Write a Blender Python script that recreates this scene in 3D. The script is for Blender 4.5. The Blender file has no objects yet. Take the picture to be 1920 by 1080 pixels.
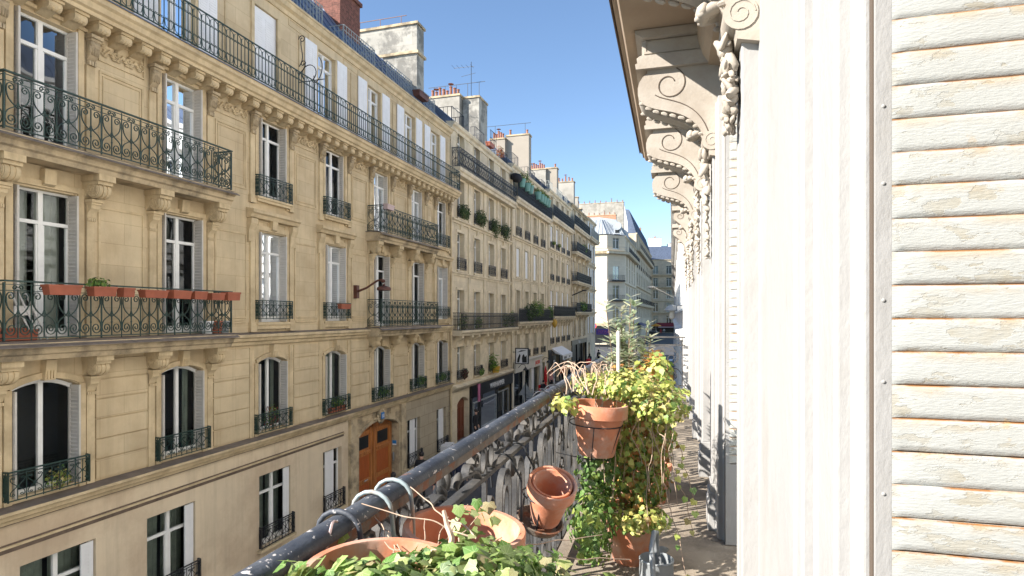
import bpy, bmesh, math, random
from mathutils import Vector, Matrix, noise
PI = math.pi
rad = math.radians
RND = random.Random(11)
SC = bpy.context.scene
COL = SC.collection

# ------------------------------------------------------------ camera, sky, sun, exposure
ZC = 7.2
cam = bpy.data.cameras.new('camera'); cam.sensor_width = 36; cam.lens = 1100 / 1920 * 36
cam.shift_y = 51 / 1920; cam.clip_start = 0.05; cam.clip_end = 2000
camo = bpy.data.objects.new('camera', cam); COL.objects.link(camo)
camo.location = (0, 0, ZC); camo.rotation_euler = (PI / 2, 0, math.atan(332 / 1100))
SC.camera = camo
SUN_TO = Vector((-1.0, -0.8, 0.82)).normalized()
W = bpy.data.worlds.new('World'); SC.world = W; W.use_nodes = True
wn = W.node_tree.nodes; wl = W.node_tree.links
sky = wn.new('ShaderNodeTexSky'); sky.sky_type = 'NISHITA'; sky.sun_disc = False
sky.sun_elevation = math.asin(SUN_TO.z); sky.sun_rotation = math.atan2(SUN_TO.x, SUN_TO.y)
sky.altitude = 0; sky.air_density = 1.0; sky.dust_density = 0.0; sky.ozone_density = 3.0
bg = wn['Background']; bg.inputs[1].default_value = 0.06
wl.new(sky.outputs[0], bg.inputs[0])
sun = bpy.data.lights.new('sun', 'SUN'); sun.energy = 3.3; sun.angle = rad(0.53); sun.color = (1.0, 0.93, 0.85)
suno = bpy.data.objects.new('sun', sun); COL.objects.link(suno)
suno.rotation_euler = SUN_TO.to_track_quat('Z', 'Y').to_euler()
SC.view_settings.view_transform = 'Standard'; SC.view_settings.look = 'None'
SC.view_settings.gamma = 1; SC.view_settings.exposure = 2.0
SC.cycles.max_bounces = 8; SC.cycles.diffuse_bounces = 5; SC.cycles.transparent_max_bounces = 12
SC.cycles.use_denoising = True

# ------------------------------------------------------------ materials
def mat(name, col, rough=0.8, metal=0.0, var=0.0, vscale=3.0, col2=None, c2scale=1.0, c2amt=0.5, bump=0.0, bscale=40.0,
        blocks=None, spec=0.5, stretch=(1, 1, 1), c2lo=0.45, c2hi=0.62, attr=False, joint=0.75, oz=0.0, streak=0.0):
    m = bpy.data.materials.new(name); m.use_nodes = True
    nt = m.node_tree; N = nt.nodes; L = nt.links
    b = N['Principled BSDF']; b.inputs['Roughness'].default_value = rough; b.inputs['Metallic'].default_value = metal
    b.inputs['Specular IOR Level'].default_value = spec
    tc = N.new('ShaderNodeTexCoord'); mp = N.new('ShaderNodeMapping'); mp.inputs['Scale'].default_value = stretch
    L.new(tc.outputs['Object'], mp.inputs[0]); V = mp.outputs[0]
    if oz:
        oi = N.new('ShaderNodeObjectInfo'); mu = N.new('ShaderNodeMath'); mu.operation = 'MULTIPLY'; mu.inputs[1].default_value = 37.0
        L.new(oi.outputs['Random'], mu.inputs[0]); cx = N.new('ShaderNodeCombineXYZ')
        for i in range(3): L.new(mu.outputs[0], cx.inputs[i])
        L.new(cx.outputs[0], mp.inputs['Location'])
    rgb = N.new('ShaderNodeRGB'); rgb.outputs[0].default_value = (*col, 1); c = rgb.outputs[0]
    if attr:
        at = N.new('ShaderNodeAttribute'); at.attribute_name = 'Col'; c = at.outputs['Color']
    def noisen(scale, detail=5, rough_=0.6):
        n = N.new('ShaderNodeTexNoise'); n.inputs['Scale'].default_value = scale; n.inputs['Detail'].default_value = detail
        n.inputs['Roughness'].default_value = rough_; L.new(V, n.inputs['Vector']); return n.outputs['Fac']
    def mixc(fac, a, b2, mode='MIX'):
        x = N.new('ShaderNodeMix'); x.data_type = 'RGBA'; x.blend_type = mode
        if hasattr(fac, 'is_linked') or not isinstance(fac, float): L.new(fac, x.inputs[0])
        else: x.inputs[0].default_value = fac
        for s, k in ((a, 6), (b2, 7)):
            if isinstance(s, tuple): x.inputs[k].default_value = (*s, 1)
            else: L.new(s, x.inputs[k])
        return x.outputs[2]
    def ramp(f, lo, hi, a=0.0, b2=1.0):
        r = N.new('ShaderNodeMapRange'); r.inputs[1].default_value = lo; r.inputs[2].default_value = hi
        r.inputs[3].default_value = a; r.inputs[4].default_value = b2; L.new(f, r.inputs[0]); return r.outputs[0]
    if var:
        f = ramp(noisen(vscale), 0.3, 0.7, 1 - var, 1 + var)
        hs = N.new('ShaderNodeHueSaturation'); L.new(c, hs.inputs['Color']); L.new(f, hs.inputs['Value']); c = hs.outputs[0]
    if col2:
        f = ramp(noisen(c2scale, 8, 0.65), c2lo, c2hi, 0.0, c2amt); c = mixc(f, c, col2)
    if streak:
        m2 = N.new('ShaderNodeMapping'); m2.inputs['Scale'].default_value = (2.2, 2.2, 0.16); L.new(tc.outputs['Object'], m2.inputs[0])
        n2 = N.new('ShaderNodeTexNoise'); n2.inputs['Scale'].default_value = 1.5; n2.inputs['Detail'].default_value = 7; n2.inputs['Roughness'].default_value = 0.7; L.new(m2.outputs[0], n2.inputs['Vector'])
        c = mixc(ramp(n2.outputs['Fac'], 0.48, 0.72, 0.0, streak), c, tuple(x * 0.42 for x in col))
    hgt = None
    if blocks:
        sx = N.new('ShaderNodeSeparateXYZ'); L.new(tc.outputs['Object'], sx.inputs[0])
        ad = N.new('ShaderNodeMath'); ad.operation = 'ADD'; L.new(sx.outputs[0], ad.inputs[0]); L.new(sx.outputs[1], ad.inputs[1])
        cb = N.new('ShaderNodeCombineXYZ'); L.new(ad.outputs[0], cb.inputs[0]); L.new(sx.outputs[2], cb.inputs[1])
        br = N.new('ShaderNodeTexBrick'); br.inputs['Scale'].default_value = 1.0
        br.inputs['Brick Width'].default_value = blocks[0]; br.inputs['Row Height'].default_value = blocks[1]
        br.inputs['Mortar Size'].default_value = blocks[2]; br.inputs['Mortar Smooth'].default_value = 0.3
        br.inputs['Color1'].default_value = (1, 1, 1, 1); br.inputs['Color2'].default_value = (blocks[3],) * 3 + (1,)
        br.inputs['Mortar'].default_value = (joint, joint * 0.97, joint * 0.92, 1); br.inputs['Bias'].default_value = -0.2
        L.new(cb.outputs[0], br.inputs['Vector']); c = mixc(1.0, c, br.outputs['Color'], 'MULTIPLY'); hgt = br.outputs['Fac']
    L.new(c, b.inputs['Base Color'])
    if bump:
        bp = N.new('ShaderNodeBump'); bp.inputs['Strength'].default_value = bump; bp.inputs['Distance'].default_value = 0.01
        L.new(noisen(bscale, 6), bp.inputs['Height']); L.new(bp.outputs[0], b.inputs['Normal'])
    return m

M = {}
M['stone'] = mat('limestone_warm', (0.585, 0.47, 0.295), 0.9, var=0.10, vscale=1.1, col2=(0.36, 0.25, 0.13), c2scale=0.7, c2amt=0.35, bump=0.25, bscale=30, blocks=(1.1, 0.46, 0.007, 0.88), joint=0.75, streak=0.32)
M['stone_trim'] = mat('limestone_trim', (0.585, 0.465, 0.285), 0.9, var=0.12, vscale=2.2, col2=(0.30, 0.22, 0.12), c2scale=1.5, c2amt=0.45, bump=0.3, bscale=30, streak=0.4)
M['stone_dirty'] = mat('limestone_weathered', (0.48, 0.38, 0.24), 0.92, var=0.15, vscale=3, col2=(0.10, 0.085, 0.06), c2scale=1.6, c2amt=0.7, bump=0.4, bscale=25)
M['stone_light'] = mat('limestone_pale', (0.66, 0.56, 0.39), 0.9, var=0.10, vscale=1.2, col2=(0.36, 0.29, 0.2), c2scale=0.5, c2amt=0.5, bump=0.2, bscale=25, blocks=(1.1, 0.5, 0.007, 0.90), joint=0.76)
M['stone_light_trim'] = mat('limestone_pale_trim', (0.66, 0.56, 0.39), 0.9, var=0.12, vscale=2.0, col2=(0.30, 0.24, 0.17), c2scale=1.2, c2amt=0.4, bump=0.2)
M['stone_far'] = mat('limestone_grey', (0.64, 0.54, 0.39), 0.9, var=0.10, vscale=0.8, col2=(0.34, 0.29, 0.22), c2scale=0.3, c2amt=0.5, blocks=(1.2, 0.5, 0.01, 0.93))
M['stone_white'] = mat('limestone_cleaned', (0.70, 0.60, 0.45), 0.9, var=0.08, vscale=0.6, blocks=(1.2, 0.5, 0.01, 0.95))
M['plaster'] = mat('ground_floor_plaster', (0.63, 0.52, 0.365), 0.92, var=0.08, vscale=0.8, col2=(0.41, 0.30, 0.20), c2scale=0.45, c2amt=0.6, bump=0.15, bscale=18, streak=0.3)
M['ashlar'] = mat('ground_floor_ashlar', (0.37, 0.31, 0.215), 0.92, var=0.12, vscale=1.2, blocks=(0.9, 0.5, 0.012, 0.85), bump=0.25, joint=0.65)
M['white_wall'] = mat('whitewashed_wall', (0.36, 0.345, 0.30), 0.9, var=0.12, vscale=2.0, col2=(0.14, 0.135, 0.12), c2scale=1.1, c2amt=0.8, c2lo=0.46, c2hi=0.56, joint=0.8, blocks=(1.3, 0.8, 0.01, 0.85), bump=0.3, bscale=8)
M['white_clean'] = mat('white_render', (0.78, 0.77, 0.74), 0.9, var=0.05, vscale=0.7, col2=(0.5, 0.48, 0.45), c2scale=0.4, c2amt=0.4)
M['chimney_render'] = mat('chimney_render', (0.34, 0.32, 0.275), 0.9, var=0.12, vscale=1.2, col2=(0.17, 0.16, 0.135), c2scale=0.9, c2amt=0.6)
M['chimney_pot'] = mat('sooty_terracotta', (0.27, 0.12, 0.075), 0.9, var=0.25, vscale=4, oz=1)
M['beige_wall'] = mat('beige_render', (0.30, 0.265, 0.215), 0.9, var=0.08, vscale=0.7)
M['brick'] = mat('red_brick', (0.15, 0.06, 0.042), 0.9, var=0.4, vscale=9, blocks=(0.24, 0.075, 0.008, 0.55), joint=1.3, bump=0.3)
M['brick_far'] = mat('orange_brick', (0.42, 0.2, 0.12), 0.9, var=0.2, vscale=3)
M['zinc_blue'] = mat('zinc_roof_blue', (0.11, 0.14, 0.20), 0.55, 0.3, var=0.2, vscale=2)
M['zinc'] = mat('zinc_roof_grey', (0.36, 0.39, 0.41), 0.5, 0.3, var=0.12, vscale=1)
M['lead'] = mat('lead_flashing', (0.17, 0.14, 0.115), 0.6, 0.1, var=0.25, vscale=4, bump=0.1)
M['iron_green'] = mat('dark_green_iron', (0.016, 0.042, 0.034), 0.55, 0.0, var=0.25, vscale=12)
M['iron_black'] = mat('black_iron', (0.02, 0.022, 0.025), 0.55, var=0.2, vscale=12)
M['iron_pale'] = mat('pale_roof_iron', (0.30, 0.32, 0.30), 0.6)
M['paint_white'] = mat('white_window_paint', (0.74, 0.74, 0.71), 0.5, var=0.05, vscale=6)
M['shutter_grey'] = mat('grey_shutter_paint', (0.52, 0.49, 0.44), 0.7, var=0.08, vscale=5, oz=1)
M['shutter_white'] = mat('white_shutter_paint', (0.72, 0.72, 0.71), 0.6, var=0.05, vscale=4)
M['wood'] = mat('varnished_oak', (0.44, 0.17, 0.045), 0.45, var=0.25, vscale=3, stretch=(6, 6, 0.6), col2=(0.16, 0.045, 0.015), c2scale=2.5, c2amt=0.6)
M['wood_dark'] = mat('dark_red_wood', (0.15, 0.04, 0.015), 0.45, var=0.25, vscale=3, stretch=(6, 6, 0.6))
M['wood_panel'] = mat('red_oak_panel', (0.36, 0.09, 0.02), 0.45, var=0.2, vscale=3, stretch=(6, 6, 0.6))
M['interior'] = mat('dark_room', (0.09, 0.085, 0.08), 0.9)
M['curtain'] = mat('net_curtain', (0.55, 0.56, 0.52), 0.9, var=0.08, vscale=6, oz=1)
M['curtain_green'] = mat('green_grey_curtain', (0.36, 0.40, 0.35), 0.9, var=0.15, vscale=6, oz=1)
M['terracotta'] = mat('terracotta', (0.56, 0.215, 0.115), 0.85, var=0.12, vscale=9, col2=(0.56, 0.42, 0.34), c2scale=7, c2amt=0.6, bump=0.15, bscale=60, oz=1)
M['planter_red'] = mat('red_plastic', (0.32, 0.09, 0.045), 0.6, var=0.15, vscale=5, oz=1)
M['planter_pink'] = mat('pink_planter', (0.5, 0.38, 0.36), 0.7)
M['soil'] = mat('soil', (0.06, 0.04, 0.025), 0.95, var=0.3, vscale=30, bump=0.6)
M['asphalt'] = mat('asphalt', (0.055, 0.056, 0.06), 0.9, var=0.15, vscale=0.8, bump=0.3, bscale=60)
M['pavement'] = mat('pavement_stone', (0.14, 0.135, 0.13), 0.9, var=0.15, vscale=1.0, blocks=(0.9, 0.6, 0.012, 0.9), bump=0.2)
M['kerb'] = mat('granite_kerb', (0.25, 0.24, 0.23), 0.85, var=0.15, vscale=4)
M['road_paint'] = mat('road_paint', (0.6, 0.6, 0.58), 0.8)
M['black_shop'] = mat('black_shopfront', (0.012, 0.013, 0.014), 0.35)
M['grey_paint'] = mat('grey_paint', (0.2, 0.22, 0.22), 0.5)
M['rust_brown'] = mat('rusty_brown_metal', (0.10, 0.035, 0.022), 0.6, var=0.3, vscale=8)
M['grey_metal'] = mat('galvanised_metal', (0.27, 0.29, 0.30), 0.5, 0.15, var=0.2, vscale=9)
M['hook_paint'] = mat('worn_pale_blue_tube', (0.30, 0.37, 0.38), 0.5, var=0.2, vscale=30, col2=(0.36, 0.27, 0.2), c2scale=18, c2amt=0.8)
M['alu'] = mat('aluminium', (0.55, 0.55, 0.55), 0.4, 0.7)
M['red'] = mat('red_plastic_chair', (0.6, 0.02, 0.02), 0.5)
M['maroon'] = mat('maroon_canvas', (0.20, 0.02, 0.03), 0.9, var=0.1)
M['orange_cloth'] = mat('orange_cloth', (0.7, 0.12, 0.03), 0.9)
M['skin'] = mat('skin', (0.55, 0.33, 0.24), 0.6)
M['hair'] = mat('dark_hair', (0.015, 0.01, 0.008), 0.6)
M['hair_brown'] = mat('brown_hair', (0.08, 0.035, 0.02), 0.6)
M['black_cloth'] = mat('black_cloth', (0.012, 0.012, 0.015), 0.9)
M['navy_cloth'] = mat('navy_cloth', (0.02, 0.025, 0.05), 0.9)
M['grey_cloth'] = mat('grey_cloth', (0.28, 0.28, 0.29), 0.9)
M['red_cloth'] = mat('red_cloth', (0.5, 0.03, 0.04), 0.9)
M['pink_cloth'] = mat('pink_cloth', (0.5, 0.24, 0.22), 0.9)
M['blue_cloth'] = mat('pale_blue_cloth', (0.35, 0.5, 0.62), 0.9)
M['white_cloth'] = mat('white_cloth', (0.7, 0.7, 0.7), 0.9)
M['sign_white'] = mat('sign_white', (0.72, 0.72, 0.72), 0.5)
M['sign_cream'] = mat('sign_cream', (0.58, 0.54, 0.46), 0.6, var=0.06, vscale=2)
M['sign_red'] = mat('sign_red', (0.75, 0.09, 0.05), 0.5)
M['sign_pink'] = mat('sign_pink', (0.45, 0.12, 0.22), 0.6)
M['sign_blue'] = mat('sign_blue', (0.03, 0.2, 0.5), 0.4)
M['sign_purple'] = mat('sign_purple', (0.10, 0.06, 0.35), 0.5)
M['cardboard'] = mat('white_carton', (0.6, 0.58, 0.55), 0.8)
M['green_pot'] = mat('mint_green_pot', (0.15, 0.31, 0.25), 0.6)
M['yellow_pot'] = mat('ochre_pot', (0.55, 0.32, 0.04), 0.7)
M['bark'] = mat('bark', (0.22, 0.15, 0.10), 0.9, var=0.25, vscale=30)
M['twig'] = mat('dry_twig', (0.45, 0.33, 0.24), 0.9, var=0.3, vscale=40)
M['stake'] = mat('white_stake', (0.62, 0.6, 0.57), 0.7, var=0.1, vscale=30)
M['car_dark'] = mat('dark_car_paint', (0.03, 0.03, 0.04), 0.25)
M['van_blue'] = mat('blue_van_paint', (0.03, 0.04, 0.16), 0.35)
M['car_yellow'] = mat('orange_paint', (0.75, 0.30, 0.02), 0.4)
M['tyre'] = mat('tyre_rubber', (0.015, 0.015, 0.015), 0.8)
# own building
M['own_paint'] = mat('white_facade_paint', (0.33, 0.326, 0.315), 0.75, var=0.035, vscale=2.0, col2=(0.24, 0.22, 0.185), c2scale=3.2, c2amt=0.45, bump=0.35, bscale=26, stretch=(1, 1, 0.5), c2lo=0.52, c2hi=0.72)
M['own_soffit'] = mat('weathered_soffit_paint', (0.40, 0.31, 0.22), 0.85, var=0.1, vscale=2.0, col2=(0.33, 0.24, 0.17), c2scale=3.0, c2amt=0.4, bump=0.2)
M['own_console'] = mat('console_stone_paint', (0.40, 0.36, 0.305), 0.85, var=0.06, vscale=3, col2=(0.25, 0.20, 0.15), c2scale=4, c2amt=0.4, bump=0.25, bscale=50)
M['shade_line'] = mat('dark_shade_line', (0.10, 0.075, 0.055), 0.9)  # shadow darkness put into colour, for the spiral carving and the shutter gap
M['floor_stone'] = mat('balcony_floor', (0.28, 0.235, 0.18), 0.95, var=0.2, vscale=3, col2=(0.12, 0.095, 0.07), c2scale=3.5, c2amt=0.6, bump=0.6, bscale=45)
M['cast_grey'] = mat('weathered_cast_iron', (0.05, 0.05, 0.05), 0.7, 0.0, var=0.3, vscale=9, col2=(0.13, 0.115, 0.095), c2scale=6, c2amt=0.6, bump=0.3, bscale=60)
M['dark_edge'] = mat('dark_brown_edge', (0.13, 0.095, 0.07), 0.9, var=0.25, vscale=6)  # dark brown of the thin wall bands and the cornice edge

def glass_mat():
    m = bpy.data.materials.new('window_glass'); m.use_nodes = True; nt = m.node_tree; N = nt.nodes; L = nt.links
    for n in list(N): N.remove(n)
    out = N.new('ShaderNodeOutputMaterial'); mx = N.new('ShaderNodeMixShader'); gl = N.new('ShaderNodeBsdfGlossy'); tr = N.new('ShaderNodeBsdfTransparent')
    gl.inputs['Roughness'].default_value = 0.02; gl.inputs['Color'].default_value = (0.85, 0.9, 0.95, 1)
    tr.inputs['Color'].default_value = (0.72, 0.76, 0.74, 1)
    fr = N.new('ShaderNodeFresnel'); fr.inputs[0].default_value = 1.5
    tc = N.new('ShaderNodeTexCoord'); no = N.new('ShaderNodeTexNoise'); no.inputs['Scale'].default_value = 1.6; no.inputs['Detail'].default_value = 1
    oi = N.new('ShaderNodeObjectInfo'); va = N.new('ShaderNodeVectorMath'); va.operation = 'ADD'
    L.new(tc.outputs['Object'], va.inputs[0]); L.new(oi.outputs['Location'], va.inputs[1]); L.new(va.outputs[0], no.inputs['Vector'])
    bp = N.new('ShaderNodeBump'); bp.inputs['Strength'].default_value = 0.25; bp.inputs['Distance'].default_value = 0.02
    L.new(no.outputs['Fac'], bp.inputs['Height']); L.new(bp.outputs[0], gl.inputs['Normal'])
    L.new(fr.outputs[0], mx.inputs[0]); L.new(tr.outputs[0], mx.inputs[1]); L.new(gl.outputs[0], mx.inputs[2]); L.new(mx.outputs[0], out.inputs[0])
    return m
M['glass'] = glass_mat()

def leaf_mat(name, trans=0.35, veins=True):
    m = bpy.data.materials.new(name); m.use_nodes = True; nt = m.node_tree; N = nt.nodes; L = nt.links
    b = N['Principled BSDF']; b.inputs['Roughness'].default_value = 0.5; out = N['Material Output']
    at = N.new('ShaderNodeAttribute'); at.attribute_name = 'Col'; c = at.outputs['Color']
    if veins:
        uv = N.new('ShaderNodeUVMap'); uv.uv_map = 'UVMap'; sx = N.new('ShaderNodeSeparateXYZ'); L.new(uv.outputs[0], sx.inputs[0])
        def mth(op, a, b2=None):
            n = N.new('ShaderNodeMath'); n.operation = op
            for i, s in enumerate((a, b2)):
                if s is None: continue
                if isinstance(s, (int, float)): n.inputs[i].default_value = s
                else: L.new(s, n.inputs[i])
            return n.outputs[0]
        ang = mth('ARCTAN2', sx.outputs[0], sx.outputs[1]); pp = mth('PINGPONG', ang, 0.33)
        r = mth('SQRT', mth('ADD', mth('POWER', sx.outputs[0], 2), mth('POWER', sx.outputs[1], 2)))
        d = mth('MULTIPLY', pp, r); v = mth('LESS_THAN', d, 0.016)
        mx = N.new('ShaderNodeMix'); mx.data_type = 'RGBA'; L.new(mth('MULTIPLY', v, 0.4), mx.inputs[0]); L.new(c, mx.inputs[6]); mx.inputs[7].default_value = (0.62, 0.68, 0.40, 1); c = mx.outputs[2]
    L.new(c, b.inputs['Base Color'])
    tl = N.new('ShaderNodeBsdfTranslucent'); L.new(c, tl.inputs[0]); ms = N.new('ShaderNodeMixShader'); ms.inputs[0].default_value = trans
    L.new(b.outputs[0], ms.inputs[1]); L.new(tl.outputs[0], ms.inputs[2]); L.new(ms.outputs[0], out.inputs[0]); return m
M['ivy'] = leaf_mat('ivy_leaf'); M['leaf'] = leaf_mat('plain_leaf', 0.45, False)

def nodes_of(m): return m.node_tree.nodes, m.node_tree.links, m.node_tree.nodes['Principled BSDF']

def rail_paint():
    m = mat('worn_blue_black_rail', (0.035, 0.042, 0.058), 0.6, 0.0, bump=0.35, bscale=45)
    N, L, b = nodes_of(m); tc = N.new('ShaderNodeTexCoord')
    def nz(s, d=6):
        n = N.new('ShaderNodeTexNoise'); n.inputs['Scale'].default_value = s; n.inputs['Detail'].default_value = d; n.inputs['Roughness'].default_value = 0.65
        L.new(tc.outputs['Object'], n.inputs['Vector']); return n.outputs['Fac']
    def rp(f, lo, hi):
        r = N.new('ShaderNodeMapRange'); r.inputs[1].default_value = lo; r.inputs[2].default_value = hi; L.new(f, r.inputs[0]); return r.outputs[0]
    def mx(f, a, c2):
        x = N.new('ShaderNodeMix'); x.data_type = 'RGBA'; L.new(f, x.inputs[0])
        if isinstance(a, tuple): x.inputs[6].default_value = (*a, 1)
        else: L.new(a, x.inputs[6])
        x.inputs[7].default_value = (*c2, 1); return x.outputs[2]
    c = mx(rp(nz(5), 0.42, 0.65), (0.026, 0.033, 0.048), (0.07, 0.08, 0.095))
    c = mx(rp(nz(13), 0.645, 0.67), c, (0.17, 0.07, 0.035))
    c = mx(rp(nz(45, 3), 0.63, 0.66), c, (0.45, 0.43, 0.41)); c = mx(rp(nz(17, 4), 0.665, 0.68), c, (0.60, 0.56, 0.54))
    L.new(c, b.inputs['Base Color']); return m
M['rail_paint'] = rail_paint()
M['rail_rust'] = mat('rusty_rail_bar', (0.15, 0.12, 0.095), 0.8, var=0.3, vscale=20, col2=(0.20, 0.075, 0.035), c2scale=14, c2amt=0.85, c2lo=0.52, c2hi=0.58, bump=0.4, bscale=60)

def slat_paint():
    """peeling off-white paint with rust along the upper lip of each slat (object z counts from a slat's foot)"""
    m = mat('peeling_shutter_paint', (0.70, 0.69, 0.63), 0.7)
    N, L, b = nodes_of(m); tc = N.new('ShaderNodeTexCoord')
    def nz(s, d=6, st=(1, 1, 1), typ=None):
        mp = N.new('ShaderNodeMapping'); mp.inputs['Scale'].default_value = st; L.new(tc.outputs['Object'], mp.inputs[0])
        n = N.new('ShaderNodeTexNoise'); n.inputs['Scale'].default_value = s; n.inputs['Detail'].default_value = d; n.inputs['Roughness'].default_value = 0.62
        L.new(mp.outputs[0], n.inputs['Vector']); return n.outputs['Fac']
    def rp(f, lo, hi, a=0.0, c=1.0):
        r = N.new('ShaderNodeMapRange'); r.inputs[1].default_value = lo; r.inputs[2].default_value = hi; r.inputs[3].default_value = a; r.inputs[4].default_value = c
        L.new(f, r.inputs[0]); return r.outputs[0]
    def mth(op, a, c):
        n = N.new('ShaderNodeMath'); n.operation = op
        for i, s in enumerate((a, c)):
            if isinstance(s, (int, float)): n.inputs[i].default_value = s
            else: L.new(s, n.inputs[i])
        return n.outputs[0]
    def mx(f, a, c2):
        x = N.new('ShaderNodeMix'); x.data_type = 'RGBA'; L.new(f, x.inputs[0])
        if isinstance(a, tuple): x.inputs[6].default_value = (*a, 1)
        else: L.new(a, x.inputs[6])
        x.inputs[7].default_value = (*c2, 1); return x.outputs[2]
    peel = rp(nz(16, 14, (.8, 1, 2.0)), 0.56, 0.575)
    c = mx(rp(nz(5, 4), 0.4, 0.7), (0.45, 0.462, 0.44), (0.415, 0.422, 0.395))
    c = mx(mth('MULTIPLY', peel, rp(nz(9, 5), 0.35, 0.6, 0.15, 0.9)), c, (0.38, 0.355, 0.285))
    sx = N.new('ShaderNodeSeparateXYZ'); L.new(tc.outputs['Object'], sx.inputs[0])
    fz = mth('FRACT', mth('DIVIDE', sx.outputs[2], PITCH), 0)
    lip = rp(fz, 0.62, 1.0); lip2 = rp(fz, 0.93, 0.975)
    ru = mth('MULTIPLY', lip, rp(nz(11, 8, (1, 1, 1.5)), 0.46, 0.60))
    c = mx(mth('MULTIPLY', ru, 0.5), c, (0.42, 0.27, 0.10))
    c = mx(mth('MULTIPLY', lip2, rp(nz(9, 8), 0.36, 0.52)), c, (0.27, 0.12, 0.035))
    spots = mth('MULTIPLY', rp(nz(16, 5), 0.66, 0.74), 0.6); c = mx(spots, c, (0.50, 0.34, 0.15))
    L.new(c, b.inputs['Base Color'])
    bp = N.new('ShaderNodeBump'); bp.inputs['Strength'].default_value = 0.5; bp.inputs['Distance'].default_value = 0.0012; bp.invert = True; L.new(peel, bp.inputs['Height'])
    bp2 = N.new('ShaderNodeBump'); bp2.inputs['Strength'].default_value = 0.35; bp2.inputs['Distance'].default_value = 0.004
    L.new(nz(110, 6, (0.6, 1, 2.6)), bp2.inputs['Height']); L.new(bp.outputs[0], bp2.inputs['Normal']); L.new(bp2.outputs[0], b.inputs['Normal']); return m
PITCH = 0.0556
M['slat'] = slat_paint()

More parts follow.
